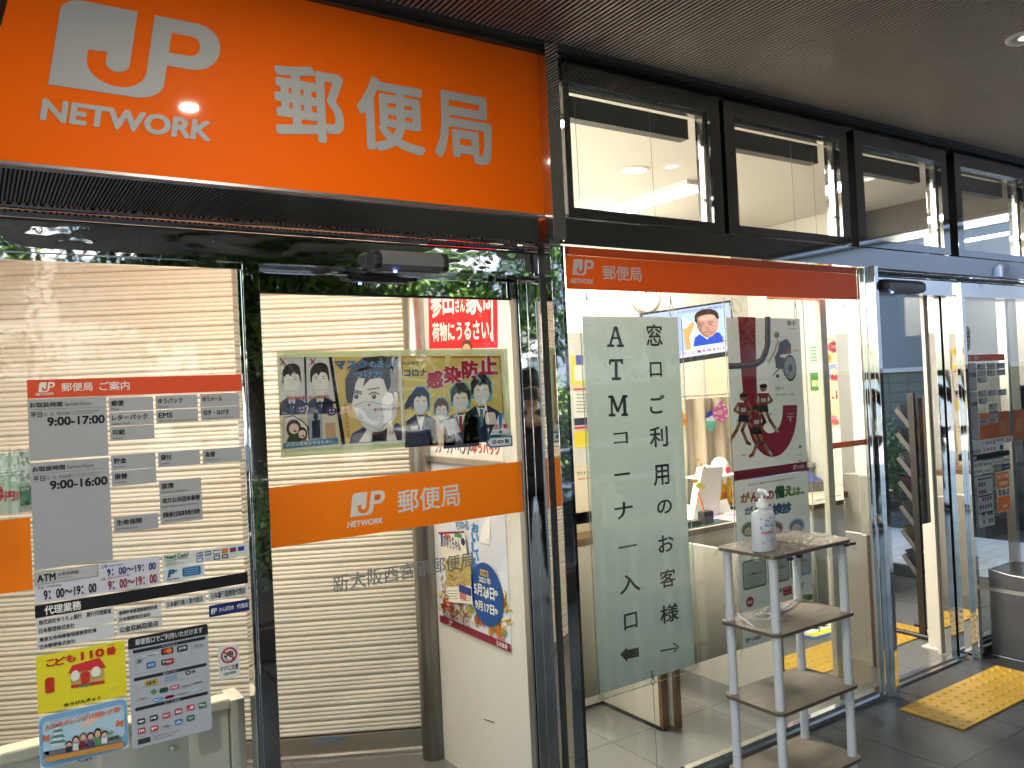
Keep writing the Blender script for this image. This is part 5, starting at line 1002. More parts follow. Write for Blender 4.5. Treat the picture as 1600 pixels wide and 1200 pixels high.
# notice stand with yellow posters, left side of the window
t = thing('notice_stand', 'notice stand with bright yellow and white leaflets left of the long paper sign', 'notice stand')
b = MB(); b.box(2.30, 2.86, 3.31, 3.34, .02, 1.86, WHITEP); b.build('board', t)
b = MB(); b.box(2.30, 2.86, 3.15, 3.36, .80, .835, BROWN); b.box(2.30, 2.86, 3.16, 3.36, .02, .7995, CREAMP); b.build('ledge', t)
s = Sheet('Y', 3.305, (870, 500, 3)); s.st = .001
for a_, b_, c in (((70, 310), (170, 165), '#f5e04a'), ((78, 330), (170, 318), '#d9452f'), ((80, 460), (170, 335), '#f4f1ea'), ((82, 495), (170, 455), '#2b2b4a'), ((82, 512), (170, 495), '#d2344a'), ((84, 600), (170, 515), '#f2d93c'), ((90, 1000), (190, 672), '#efe3c8'), ((92, 960), (190, 890), '#e8b070')): s.r(a_, b_, c, 1)
s.r((90, 210), (122, 165), '#4a58b0', 2); s.r((84, 285), (168, 212), '#f4f1ea', 2)
for k in range(6): s.ln([(92, 350+16*k), (160, 350+16*k)], .004, '#8a8478', 2)
s.t('マイナンバー', (93, 730), (180, 700), '#3a3630', 2, .02); s.t('健康保険証', (98, 750), (185, 732), '#d8763a', 2, .02)
s.build('leaflet', t)
# things on the counter
t = thing('leaflet_box', 'white curved leaflet display with yellow flowers on the counter', 'leaflet display')
a_, b_ = pt(1082, 800, 3.62), pt(1095, 708, 3.62)
b = MB(); pr = [(a_.x-.02, 3.60, .726), (a_.x+.20, 3.60, .726), (b_.x+.17, 3.60, 1.03), (b_.x-.01, 3.60, 1.04)]
b.prism(pr, (0, .05, 0), mat('display_white', (.80, .78, .74), .4)); b.build('board', t)
b = MB(); b.prism([(a_.x+.205, 3.60, .726), (a_.x+.205, 3.80, .726), (b_.x+.19, 3.78, 1.03), (b_.x+.175, 3.60, 1.03)], (.004, 0, 0), MATS['display_white']); b.build('side', t)
for x, y, c, r_ in ((415, 545, '#f0b43c', 10), (440, 580, '#f3d04a', 9), (412, 640, '#f0a04a', 9), (430, 620, '#e8c85a', 8), (465, 600, '#8a6ab0', 8), (400, 700, '#f3d04a', 18), (425, 730, '#e6dd3c', 24), (455, 745, '#f0e456', 15)):
    s = Sheet('Y', 3.598, (1000, 600, 4.61)); s.st = .002; s.e((x-r_, y+r_), (x+r_, y-r_), c, 1, 14); s.build('flower', t)
t = thing('bottle_display', 'small clear display with four drink bottles on the counter', 'display')
b = MB(); b.box(4.00, 4.36, 3.78, 3.98, .726, .735, WHITEP); b.box(3.995, 4.37, 3.77, 3.99, .930, .94, mat('display_white', (.8, .78, .74), .4)); b.box(4.362, 4.368, 3.78, 3.98, .7355, .929, CLEAR); b.build('case', t)
for k, (c, c2_) in enumerate((('#a9b8a4', '#3f7a45'), ('#b4bfae', '#4a8050'), ('#e8b23c', '#d8742f'), ('#ecc24a', '#e07a2a'))):
    x = 4.04+.082*k; bb = thing('bottle', ('first', 'second', 'third', 'fourth')[k]+' drink bottle from the left in the clear counter display', 'bottle', 'drink bottles on the counter'); bb.location = (x, 3.83, .736)
    MB().lathe([(0, 0), (.031, .002), (.033, .01), (.033, .12), (.026, .14), (.014, .15), (.014, .172), (0, .173)], (0, 0, 0), ink(c), 16).build('body', bb)
    m_ = MB(); m_.add([(.0345*math.sin(a), -.0345*math.cos(a), zz) for zz in (.05, .09) for a in (-.7, -.3, .1, .5)], [(0, 1, 5, 4), (1, 2, 6, 5), (2, 3, 7, 6)], ink(c2_)); m_.build('label', bb)
rnd = random.Random(12)
for k, (x, y, c, lb) in enumerate(((3.58, 3.78, '#e6b8c4', 'pink leaflet lying at the left on the service counter'), (3.82, 3.62, '#d8c8e8', 'lilac leaflet lying beside the pen stand on the service counter'), (3.98, 3.52, '#f0d4d8', 'pale pink leaflet lying near the front edge of the service counter'))):
    b = MB(); a_ = rnd.uniform(-.3, .3); b.obox((x, y, .7265+.0006*k), (math.cos(a_), math.sin(a_), 0), (-math.sin(a_), math.cos(a_), 0), (0, 0, 1), .075, .10, .0018, ink(c)); b.obox((x, y, .7288+.0006*k), (math.cos(a_), math.sin(a_), 0), (-math.sin(a_), math.cos(a_), 0), (0, 0, 1), .05, .04, .0002, ink('#c88ab8')); tag(b.build('leaflet'), lb, 'leaflet', 'leaflets on the counter')
b = MB(); b.prism([(3.93, 3.66, .7245), (4.10, 3.66, .7245), (4.10, 3.69, .80), (3.93, 3.69, .80)], (0, .004, 0), ink('#f2f0e8')); cs = b.build('price_card'); tag(cs, 'white folded card standing in front of the drink bottles', 'card')
t = thing('dome_display', 'white domed display piece with a red badge above the drink bottles', 'display'); b = MB(); b.lathe([(.0, .0), (.06, .0), (.066, .02), (.058, .07), (.035, .10), (.0, .11)], (4.30, 3.92, .941), WHITEP, 20); b.build('dome', t); b = MB(); b.cyl((4.30, 3.855, .965), (4.30, 3.848, .965), .02, ink('#d0324a'), 16); b.build('badge', t)
t = thing('pen_stand', 'black pen stand with an orange pen on the counter', 'pen stand'); a_ = pt(1107, 815, 3.43)
b = MB(); b.box(a_.x-.03, a_.x+.05, 3.43, 3.49, .7275, .80, BLACKP); b.build('holder', t, .006)
b = MB(); b.cyl((a_.x+.0, 3.455, .78), (a_.x-.035, 3.47, .915), .006, ink('#e8742c'), 8); b.build('pen', t)
b = MB(); b.box(a_.x-.22, a_.x+.16, 3.39, 3.53, .7245, .727, mat('green_mat', (.02, .05, .04), .5)); tag(b.build('counter_mat'), 'dark green mat under the pen stand on the counter', 'mat')
b = MB(); b.box(a_.x-.19, a_.x-.07, 3.42, 3.48, .7275, .76, BLACKP); tag(b.build('stamp_pad', None, .006), 'small black stamp pad on the dark green mat', 'stamp pad')
b = MB(); b.obox((3.52, 3.60, .86), (1, .3, 0), (-.3, 1, 0), (0, 0, 1), .014, .01, .14, mat('blue_fabric', (.03, .04, .22), .8)); b.obox((3.525, 3.60, 1.02), (1, 0, 0), (0, 1, 0), (0, 0, 1), .012, .012, .02, BLACKP); tag(b.build('seal_holder'), 'slim blue banner edge beside the long paper sign', 'banner')
# end wall: notes, decorated sheet, boxes on a grey desk
def notes(px0, py0, px1, py1, c, lb, extra=None):
    s = Sheet('X', 5.596, (0, 0, 1)); s.r((px0, py1), (px1, py0), c, 0)
    if extra: extra(s)
    return tag(s.build('notice'), lb, 'notice', 'notices on the end wall')
notes(1265, 538, 1281, 568, '#c9dcc0', 'pale green notice on the cream end wall, upper one', lambda s: [s.ln([(1267, 543+5*k), (1279, 543+5*k)], .008, '#6a8a66', 1) for k in range(5)])
notes(1267, 582, 1282, 610, '#5a9a4a', 'green notice on the cream end wall, lower one', lambda s: (s.r((1269, 604), (1275, 594), '#dfe6b0', 1), s.r((1276, 604), (1281, 594), '#c8d88a', 1)))
s = Sheet('X', 5.596, (1220, 460, 3)); s.st = .004
s.p([(196, 205), (420, 190), (420, 620), (215, 618)], '#e3cda2', 0); s.r((196, 210), (420, 196), '#c8ae80', 1)
def flower(x, y, r_, c, c2_):
    for k in range(7): a_ = k*.9; s.e((x+r_*.6*math.cos(a_)-r_*.48, y+r_*.6*math.sin(a_)+r_*.48), (x+r_*.6*math.cos(a_)+r_*.48, y+r_*.6*math.sin(a_)-r_*.48), c, 2, 12)
    s.e((x-r_*.4, y+r_*.4), (x+r_*.4, y-r_*.4), c2_, 3, 12)
flower(252, 245, 28, '#e8605c', '#e8605c'); flower(216, 298, 24, '#f0c03a', '#b5842a'); flower(316, 268, 26, '#f0c03a', '#b5842a'); flower(318, 385, 26, '#f0c03a', '#b5842a')
s.e((212, 405), (292, 322), '#8f98cc', 2, 24); s.e((236, 382), (268, 345), '#e3cda2', 3, 18)
for x, y in ((225, 345), (270, 335), (285, 375), (250, 395), (225, 385)): s.e((x-6, y+7), (x+6, y-7), '#eceaf0', 3, 10)
s.e((262, 408), (296, 368), '#d8344a', 4, 16); s.e((240, 400), (258, 375), '#d8344a', 4, 12)
s.p([(240, 425), (420, 405), (420, 520), (245, 515)], '#ead9b4', 2); s.t('め', (305, 495), (338, 445), '#b0485a', 3, .03); s.t('に', (262, 490), (300, 448), '#b0485a', 3, .03); s.e((243, 490), (253, 478), '#b0485a', 3, 10)
s.e((215, 600), (265, 565), '#e88a94', 2); s.e((240, 606), (275, 585), '#d8606e', 3)
tag(s.build('decorated_sheet'), 'beige cloth with paper flowers on the cream end wall', 'wall decoration')
t = thing('side_desk', 'grey desk with stacked boxes against the cream end wall', 'desk')
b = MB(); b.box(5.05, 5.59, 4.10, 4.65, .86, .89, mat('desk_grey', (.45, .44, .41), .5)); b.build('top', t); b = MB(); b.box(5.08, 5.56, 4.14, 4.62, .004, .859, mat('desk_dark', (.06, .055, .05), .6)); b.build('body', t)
for k, (x, y, z, hx, hy, hz, c, lb) in enumerate(((5.38, 4.28, .95, .16, .13, .058, '#dcd9d6', 'bottom white box on the grey desk'), (5.36, 4.29, 1.055, .15, .12, .045, '#c8cbe0', 'pale blue box in the middle of the stack on the grey desk'), (5.38, 4.28, 1.145, .15, .12, .043, '#ddd8d2', 'white box near the top of the stack on the grey desk'), (5.36, 4.30, 1.235, .14, .12, .045, '#b9948a', 'pinkish box on top of the stack on the grey desk'))):
    b = MB(); b.obox((x, y, z), (1, .05*k, 0), (-.05*k, 1, 0), (0, 0, 1), hx, hy, hz, ink(c)); b.obox((x, y, z-hz*.3), (1, .05*k, 0), (-.05*k, 1, 0), (0, 0, 1), hx*1.005, hy*1.005, hz*.12, ink('#5a6ab0')); tag(b.build('box', None, .003), lb, 'box', 'boxes stacked on the grey desk')
b = MB(); b.obox((5.18, 4.14, .95), (1, 0, 0), (0, 1, 0), (0, 0, 1), .04, .03, .06, BLACKP); tag(b.build('desk_phone', None, .01), 'black device beside the boxes on the grey desk', 'device')
b = MB(); b.box(5.02, 5.40, 4.36, 4.69, .895, 2.06, mat('beige_cabinet', (.50, .42, .30), .5, noise=.04)); tag(b.build('tall_cabinet', None, .004), 'tall beige cabinet at the end of the cream back wall', 'cabinet')
# office chair shape in the gap between the counters
t = thing('office_chair', 'dark office chair in the gap between the two counters', 'chair'); t.location = (4.42, 3.75, 0)
b = MB(); b.box(-.21, .21, -.2, .2, .40, .46, BLACKP); b.build('seat', t, .02); b = MB(); b.box(-.20, .20, .19, .24, .52, .80, BLACKP); b.build('backrest', t, .02)
b = MB(); b.cyl((0, 0, .10), (0, 0, .40), .025, BLACKP); b.box(-.02, .02, .2, .23, .42, .6, BLACKP); b.build('stem', t)
b = MB()
for k in range(5): a_ = k*1.2566; b.cyl((0, 0, .09), (.24*math.cos(a_), .24*math.sin(a_), .05), .016, BLACKP, 8); b.cyl((.24*math.cos(a_), .24*math.sin(a_)-.01, .028), (.24*math.cos(a_), .24*math.sin(a_)+.01, .028), .024, BLACKP, 10)
b.build('base', t)
# floor stickers and tactile tiles
YEL = mat('tactile_yellow', (.55, .325, .035), .34, noise=.12, nscale=5, bump=.0008, bscale=60)
def tactile(x0, y0, nx, ny, lb, z=.004):
    t = thing('tactile_paving', lb, 'tactile paving', 'yellow tactile tiles')
    for i in range(nx):
        for j in range(ny):
            b = MB(); cx, cy = x0+.3*i, y0+.3*j; b.box(cx+.0015, cx+.2985, cy+.0015, cy+.2985, z-.003, z+.004, YEL)
            for a_ in range(5):
                for c in range(5):
                    px_, py_ = cx+.03+.06*a_, cy+.03+.06*c; b.lathe([(.0125, z+.0038), (.0115, z+.0068), (.008, z+.0088), (.0001, z+.0092)], (px_, py_, 0), YEL, 10)
            b.build('tile', t)
tactile(3.553, 1.916, 3, 1, 'yellow dotted tactile tiles on the pavement in front of the open door')
tactile(3.58, 2.72, 4, 1, 'yellow dotted tactile tiles on the lobby floor behind the show window', .008)
t = thing('floor_sticker', 'blue and yellow floor sticker with footprints on the lobby floor', 'floor sticker')
b = MB(); fx, fy = Vector((.86, -.03, 0)), Vector((-.05, .2, 0)); o_ = Vector((4.18, 3.13, .0065))
def fq(u0, u1, v0, v1, m, dz): b.add([o_+fx*u+fy*v+Vector((0, 0, dz)) for u, v in ((u0, v0), (u1, v0), (u1, v1), (u0, v1))], [(0, 1, 2, 3)], ink(m))
fq(-.04, .54, -.12, 1.12, '#2f62c8', 0); fq(0, .5, 0, 1, '#f0e83a', .0006); fq(.0, .5, .3, .92, '#f2f2ec', .0012)
for u in (.18, .27): fq(u, u+.06, .45, .8, '#1c1c1e', .0018)
b.build('print', t)
# blue patch on the vestibule floor
b = MB(); b.add([(1.02, 3.24, .0085), (1.14, 3.20, .0085), (1.20, 3.33, .0085), (1.10, 3.40, .0085)], [(0, 1, 2, 3)], ink('#3f74b8')); tag(b.build('floor_sticker'), 'blue floor sticker in front of the rolling shutter', 'floor sticker')

# ================================================================== FAR GLAZED END OF THE LOBBY
t = thing('end_glazing', 'glazed end of the lobby seen through the open door', 'window')
MB().box(5.997, 6.003, 2.47, 4.29, .08, 2.58, GLASS).build('pane', t)
b = MB(); b.box(5.97, 6.03, 2.40, 4.40, .0, .078, SATIN); b.box(5.97, 6.03, 2.40, 4.40, 2.581, 2.64, SATIN); b.box(5.96, 6.04, 2.43, 2.469, .0791, 2.58, SATIN); b.box(5.97, 6.03, 3.30, 3.33, .0791, 2.58, SATIN); b.box(5.97, 6.03, 4.291, 4.33, .0791, 2.58, SATIN); b.build('frame', t)
b = MB(); b.box(5.90, 6.06, 2.40, 4.40, 2.641, 2.88, mat('beam_dark', (.10, .09, .075), .5)); tag(b.build('beam'), 'dark beam above the glazed end of the lobby', 'beam')
b = MB(); b.box(5.691, 6.1, 4.335, 4.43, .004, 2.85, CREAMW); tag(b.build('corner_wall'), 'cream corner wall beside the glazed end of the lobby', 'wall')
# roof slab over the interior keeps the sun out
b = MB(); b.box(-1.8, 6.15, 2.37, 5.4, 2.905, 3.25, FAS); tag(b.build('roof_slab'), 'grey roof slab above the shopfront', 'roof')
b = MB(); b.box(-1.85, 6.15, 5.2, 5.4, 0, 2.9, FAS); b.box(-1.9, -1.85, 2.37, 5.4, 0, 2.9, FAS); tag(b.build('rear_wall'), 'rear outer wall of the post office', 'wall')
# ================================================================== FOUR TIER SHELF IN FRONT OF THE WINDOW
WOODB = mat('grey_oak_board', (.33, .27, .205), .5, noise=.28, nscale=7, stretch=(1.2, 9, 9))
WOODE = mat('dark_board_edge', (.12, .085, .06), .5)
TUBE = mat('pale_grey_plastic_tube', (.62, .62, .625), .38, noise=.05, nscale=8, bump=.0004, bscale=30)
shf = thing('shelf_rack', 'four tier shelf rack with wood boards and grey tubes before the window', 'shelf'); shf.location = (2.515, 1.995, 0)
hx, hy = .228, .134
for z in (.945, .672, .400, .128):
    b = MB(); pts = []
    for cx, cy, t0 in ((hx-.03, hy-.03, 0), (-hx+.03, hy-.03, 90), (-hx+.03, -hy+.03, 180), (hx-.03, -hy+.03, 270)):
        for k in range(6): a_ = math.radians(t0+18*k); pts.append((cx+.03*math.cos(a_), cy+.03*math.sin(a_)))
    n_ = len(pts); b.add([(x, y, z+.0125) for x, y in pts], [tuple(range(n_))], WOODB); b.add([(x, y, z) for x, y in pts], [tuple(range(n_-1, -1, -1))], WOODE)
    b.add([(x, y, zz) for zz in (z, z+.0125) for x, y in pts], [(i, (i+1) % n_, n_+(i+1) % n_, n_+i) for i in range(n_)], WOODE); b.build('board', shf)
for sx in (-1, 1):
    for sy in (-1, 1):
        b = MB(); x, y = sx*(hx-.030), sy*(hy-.030)
        for z0, z1 in ((.6848, .9445), (.4128, .6715), (.1408, .3995), (.0, .1275)):
            b.lathe([(.0, z0), (.0165, z0), (.0168, z0+.004), (.0158, (z0+z1)/2), (.0168, z1-.004), (.0165, z1), (.0, z1)], (x, y, 0), TUBE, 18)
        b.build('leg', shf)
# clear film wrapped over the top board
b = MB(); rnd = random.Random(3); nx, ny = 26, 16; z0 = .960; vs = []
for j in range(ny+1):
    for i in range(nx+1):
        u, v = i/nx*2-1, j/ny*2-1; x, y = u*(hx+.012), v*(hy+.012); e = max(0, abs(u)-.94, abs(v)-.90)
        vs.append((x, y, z0+rnd.uniform(0, .0035)-e*.45+(.002*math.sin(9*u+5*v))))
b.add(vs, [(j*(nx+1)+i, j*(nx+1)+i+1, (j+1)*(nx+1)+i+1, (j+1)*(nx+1)+i) for j in range(ny) for i in range(nx)], glass('clear_film', (.95, .95, .94), 1.5, .004, .08), False)
for k in range(10):
    a_ = rnd.uniform(-1, 1)*hx; y_ = -hy-.013; b.add([(a_, y_, .953), (a_+.05, y_, .953), (a_+.04, y_-.004, .925-rnd.uniform(0, .02)), (a_+.01, y_-.003, .93)], [(0, 1, 2, 3)], MATS['clear_film'])
b.add([(-hx-.012, hy-.02, .955), (-hx-.012, hy-.07, .955), (-hx-.035, hy-.06, .90), (-hx-.03, hy-.03, .91)], [(0, 1, 2, 3)], MATS['clear_film'])
b.build('film_cover', shf)
b = MB()
for x, y in ((hx-.01, -hy-.004), (hx-.05, -hy-.006), (-hx+.075, -hy-.008), (-hx+.13, -hy-.004)): b.box(x-.012, x+.012, y-.006, y+.004, .936, .946, BLACKP)
b.build('clip', shf, .001)
b = MB(); pts = []
for k in range(70):
    a_ = k*.42; pts.append((-.05+.0030*k*.55+.055*math.cos(a_), .065+.022*math.sin(a_), .690+.0015*math.sin(k)+.010*(k % 9 == 0)))
pts = [(-.215, -.02, .690), (-.225, .02, .712), (-.21, .06, .722), (-.16, .05, .695), (-.11, .0, .690)]+pts+[(.12, .07, .70), (.16, .09, .70), (.19, .10, .69)]
b.tube(pts, .0028, mat('white_cable', (.75, .74, .70), .45), 7); tag(b.build('cable'), 'coiled white cable on the second board of the shelf rack', 'cable').location = (2.515, 1.995, 0)
b = MB(); b.box(-.20, -.04, -.05, .06, .6855, .688, glass('clear_film', (.95, .95, .94))); tag(b.build('plastic_bag'), 'crumpled clear plastic under the cable on the shelf rack', 'plastic bag').location = (2.515, 1.995, 0)
# pump bottle
bt = thing('pump_bottle', 'white sanitiser pump bottle with blue and red label on the shelf rack', 'bottle'); bt.location = (2.342, 1.945, .962); bt.scale = (1.17, 1.17, .92)
HD = mat('white_bottle_plastic', (.74, .75, .76), .35)
MB().lathe([(.0, .0), (.040, .0), (.0435, .004), (.0435, .115), (.042, .135), (.036, .150), (.022, .158), (.0165, .161), (.0165, .166)], (0, 0, 0), HD, 32, 1.0, .68).build('body', bt)
b = MB(); b.lathe([(.0185, .1665), (.019, .184), (.013, .187), (.011, .200), (.0045, .2005), (.0045, .222)], (0, 0, 0), mat('pump_white', (.80, .80, .79), .3), 24)
b.lathe([(.0, .222), (.013, .222), (.014, .226), (.014, .234), (.011, .237), (.0, .237)], (0, 0, 0), MATS['pump_white'], 20); b.tube([(0, 0, .231), (-.012, -.022, .230), (-.018, -.036, .224), (-.0185, -.038, .216)], [.007, .0065, .005, .0045], MATS['pump_white'], 10); b.build('pump', bt)
# label printed on the curved front: shapes bent round the oval body
lab = MB(); yaw = math.radians(-22)
class Bent(Sheet):
    def at(s, u, v, l):
        th = yaw+u/.0395; r = .0437+.00022*l; return (r*math.sin(th), -r*.68*math.cos(th), v)
s = Bent('Y', 0)
s.p([(-.019, .131), (.017, .134), (.013, .127), (-.022, .123)], '#27349a', 1, True); s.e((-.024, .082), (.024, .106), '#4f9cc4', 1, 24, True); s.e((-.010, .095), (.018, .112), '#4f9cc4', 2, 20, True)
s.t('ハンド', (-.010, .101), (.013, .111), '#f2f4f6', 3, .05, 0, True); s.t('スキッシュ', (-.020, .089), (.020, .101), '#f2f4f6', 3, .05, 0, True); s.t('薬用', (-.006, .118), (.010, .124), '#3f5fb0', 2, .01, 0, True); s.t('手指消毒剤', (-.020, .069), (.020, .080), '#cc3a3a', 2, .03, 0, True)
for a_, z_ in (((-.008, .005), .060), ((-.012, -.004), .062), ((.0, .010), .058)): s.ln([(a_[0], z_), (a_[1], z_+.005)], .0016, '#a9a7d0', 2, True)
s.t('消毒用・医薬部外品', (-.005, .043), (.022, .047), '#6a78b0', 2, 0, 0, True); s.t('500mL', (-.021, .034), (-.004, .039), '#7a88b8', 2, 0, 0, True); s.t('アルコール', (-.022, .041), (-.008, .045), '#7a88b8', 2, 0, 0, True); s.t('火気厳禁', (.004, .036), (.020, .040), '#7a88b8', 2, 0, 0, True)
s.build('label', bt)

# ================================================================== RIGHT DOORWAY
rk = thing('brochure_rack', 'tall black metal brochure rack standing inside the open door', 'rack')
RB = mat('rack_black', (.022, .021, .020), .4)
for fx_ in (4.60, 4.80): b = MB(); b.cyl((fx_, 2.86, .02), (fx_, 2.58, .02), .016, RB, 10); b.build('foot', rk)
b = MB(); b.box(4.592, 4.612, 2.675, 2.715, .03, 1.45, RB); b.box(4.592, 4.612, 2.60, 2.625, .03, 1.43, RB); b.box(4.79, 4.81, 2.675, 2.715, .03, 1.45, RB); b.build('upright', rk, .002)
b = MB(); b.box(4.613, 4.789, 2.66, 2.668, .30, 1.42, mat('rack_back', (.035, .033, .03), .35)); b.build('back_panel', rk)
for k in range(7):
    b = MB(); z = 1.30-.145*k; b.obox((4.70, 2.745, z), (1, 0, 0), (0, .62, .78), (0, -.78, .62), .085, .075, .003, RB); b.obox((4.60, 2.745, z), (1, 0, 0), (0, .62, .78), (0, -.78, .62), .003, .075, .014, mat('rack_tray_edge', (.09, .088, .085), .35)); b.build('tray', rk)
    c_ = ('#5a5955', '#3d3b39', '#6a675f', '#4f2a22', '#4c4a46', '#5d5130', '#444a50')[k]
    b = MB(); b.obox((4.70, 2.765, z+.03), (1, 0, 0), (0, .55, .83), (0, -.83, .55), .07, .062, .002, ink(c_)); tag(b.build('brochure'), ('grey brochure in the top tray of the black rack', 'dark grey brochure in the second tray of the black rack', 'cream brochure in the third tray of the black rack', 'red brochure in the fourth tray of the black rack', 'grey brochure in the fifth tray of the black rack', 'yellow brochure in the sixth tray of the black rack', 'blue grey brochure in the lowest tray of the black rack')[k], 'brochure', 'brochures in the black rack')
cpst = thing('low_post', 'low cream metal post inside the open door', 'post'); b = MB(); b.box(4.488, 4.572, 2.525, 2.60, .012, .705, CREAMP); b.build('shaft', cpst, .003); b = MB(); b.box(4.462, 4.60, 2.50, 2.63, .004, .0115, CREAMP); b.build('base_plate', cpst)
# mesh bin
bn = thing('mesh_bin', 'dark wire mesh bin beside the open door at the right edge', 'bin')
mm = bpy.data.materials.new('dark_wire_mesh'); mm.use_nodes = True; n = mm.node_tree; bs = n.nodes['Principled BSDF']; bs.inputs['Base Color'].default_value = (.22, .22, .225, 1); bs.inputs['Metallic'].default_value = .5; bs.inputs['Roughness'].default_value = .4
tc = n.nodes.new('ShaderNodeTexCoord'); ck = n.nodes.new('ShaderNodeTexChecker'); ck.inputs['Scale'].default_value = 260; mr = n.nodes.new('ShaderNodeMapRange'); mr.inputs[3].default_value = .15; mr.inputs[4].default_value = .8
n.links.new(tc.outputs['Object'], ck.inputs['Vector']); n.links.new(ck.outputs['Fac'], mr.inputs[0]); n.links.new(mr.outputs[0], bs.inputs['Alpha'])
b = MB(); b.box(4.620, 4.623, 2.03, 2.315, .012, .47, mm); b.box(4.623, 4.90, 2.312, 2.315, .012, .47, mm); b.box(4.90, 4.903, 2.03, 2.315, .012, .47, mm); b.box(4.623, 4.90, 2.03, 2.033, .012, .47, mm); b.box(4.625, 4.898, 2.035, 2.31, .006, .012, BLACKP); b.build('basket', bn)
b = MB(); RW = mat('rim_wire', (.55, .55, .54), .3, .9); b.tube([(4.621, 2.315, .472), (4.621, 2.2, .455), (4.621, 2.12, .452), (4.621, 2.03, .468), (4.902, 2.03, .472), (4.902, 2.315, .472), (4.621, 2.315, .472)], .004, RW, 8); b.build('rim', bn)
b = MB(); b.box(4.6170, 4.6195, 2.03, 2.315, .355, .375, mat('bin_band', (.38, .37, .35), .4)); b.build('band', bn)
b = MB(); b.tube([(4.618, 2.32, .004), (4.618, 2.02, .004), (4.905, 2.02, .004)], .004, RW, 6); b.build('base_wire', bn)

# notices on the right glass
cropR = (1440, 420, 3.75)
s = Sheet('Y', 2.3555, cropR)
s.p([(218, 350), (232, 338), (272, 338), (284, 356), (284, 465), (270, 488), (238, 485), (226, 470)], '#d2cdbf', 0); s.p([(222, 395), (284, 395), (284, 430), (222, 430)], '#a03038', 1); s.t('自動体外', (228, 388), (278, 372), '#3a2c28', 1, .03); s.t('防犯装置', (226, 428), (282, 400), '#e6d8cc', 2, .04); s.t('作動中', (236, 456), (276, 442), '#3a2c28', 1, .02)
tag(s.build('sticker'), 'octagonal sticker with a red stripe on the right glass', 'sticker', 'notices on the right glass')
sv2 = thing('service_sign', 'smaller looking opening-hours sign with red header on the right glass', 'sign')
s = Sheet('Y', 2.3555); s.r((4.545, 1.618), (5.012, 1.655), HDR, 0, True); s.t('郵便局 ご案内', (4.56, 1.624), (4.72, 1.648), '#efe4da', 1, .015, 0, True); s.build('header', sv2)
for z1, z0, hh in ((1.609, 1.4545, '00-17:00'), (1.449, 1.183, '00-16:00')):
    s = Sheet('Y', 2.3555); s.r((4.545, z0), (4.685, z1), GP, 0, True); s.t('お取扱時間', (4.55, z1-.022), (4.62, z1-.009), TXT, 1, .01, 0, True); s.t(hh, (4.555, z1-.080), (4.68, z1-.055), '#141416', 1, .04, 0, True); s.build('hours_plate', sv2)
for tx, cx, z1 in (('郵便', 4.69, 1.604), ('ゆうパック', 4.80, 1.605), ('ゆうメール', 4.91, 1.605), ('レターパック', 4.69, 1.566), ('EMS', 4.80, 1.566), ('切手・はがき', 4.91, 1.567), ('印紙', 4.69, 1.528), ('貯金', 4.69, 1.453), ('貸付', 4.80, 1.452), ('為替', 4.91, 1.451), ('振替', 4.69, 1.412), ('国債', 4.80, 1.375), ('地方公共団体', 4.80, 1.336), ('責任保険', 4.80, 1.297), ('生命保険', 4.69, 1.291)):
    s = Sheet('Y', 2.3555); s.r((cx, z1-.035), (cx+.102, z1), GP, 0, True); s.t(tx, (cx+.006, z1-.022), (cx+.006+.016*len(tx), z1-.006), TXT, 1, .01, 0, True); s.ln([(cx+.006, z1-.029), (cx+.06, z1-.029)], .0022, TX2, 1, True); s.build('service_plate', sv2)
at2 = thing('hours_sign', 'pale cash machine hours sign on the right glass', 'sign'); s = Sheet('Y', 2.3555); s.r((4.56, 1.10), (4.86, 1.176), PLW, 0, True); s.r((4.862, 1.141), (5.06, 1.176), '#d9dcd4', 0, True); s.r((4.862, 1.102), (4.95, 1.139), '#d3dcdc', 0, True); s.rr((4.90, 1.106), (4.94, 1.132), '#2a3f70', 1, .003, True)
s.t('9：00～19：00', (4.57, 1.105), (4.68, 1.128), TXT, 1, .025, 0, True); s.t('9：00～19：00', (4.72, 1.145), (4.85, 1.165), '#2a3a78', 1, .025, 0, True); s.t('9：00～19：00', (4.72, 1.108), (4.85, 1.128), '#8d3238', 1, .025, 0, True); s.t('Need Cash?', (4.87, 1.155), (4.95, 1.172), '#33403a', 1, .02, 0, True); s.t('ごあんない', (4.97, 1.145), (5.05, 1.172), '#33403a', 1, .02, 0, True); s.build('plate', at2)
ag2 = thing('agency_sign', 'black strip with agency plates below it on the right glass', 'sign'); s = Sheet('Y', 2.3555); s.r((4.56, 1.066), (5.01, 1.096), '#15161a', 0, True); s.t('代理業務', (4.57, 1.07), (4.64, 1.091), '#dddad4', 1, .025, 0, True); s.build('header', ag2)
for x0, x1, z0, z1, tx in ((4.56, 4.70, 1.023, 1.060, '株式会社ゆうちょ銀行'), (4.707, 4.81, 1.02, 1.055, '郵便貯金管理'), (4.817, 4.91, 1.025, 1.055, '日本銀行歳入'), (4.917, 5.01, 1.025, 1.058, '日本銀行国債'), (4.56, 4.70, .985, 1.019, '簡易生命保険'), (4.707, 4.81, .985, 1.014, '公金収納取扱店')):
    s = Sheet('Y', 2.3555); s.r((x0, z0), (x1, z1), '#cfcfcb', 0, True); s.t(tx, (x0+.006, z0+.010), (x1-.008, z1-.010), TXT, 1, .008, 0, True); s.build('plate', ag2)
s = Sheet('Y', 2.3555); s.r((4.917, .985), (5.01, 1.020), '#16306f', 0, True); s.t('かんぽ生命', (4.925, .995), (5.0, 1.010), '#cfd4e0', 1, .01, 0, True); s.build('plate', ag2)
s = Sheet('Y', 2.3555, (1300, 700, 4)); s.r((4.628, .690), (4.800, .975), '#b0b4b9', 0, True)
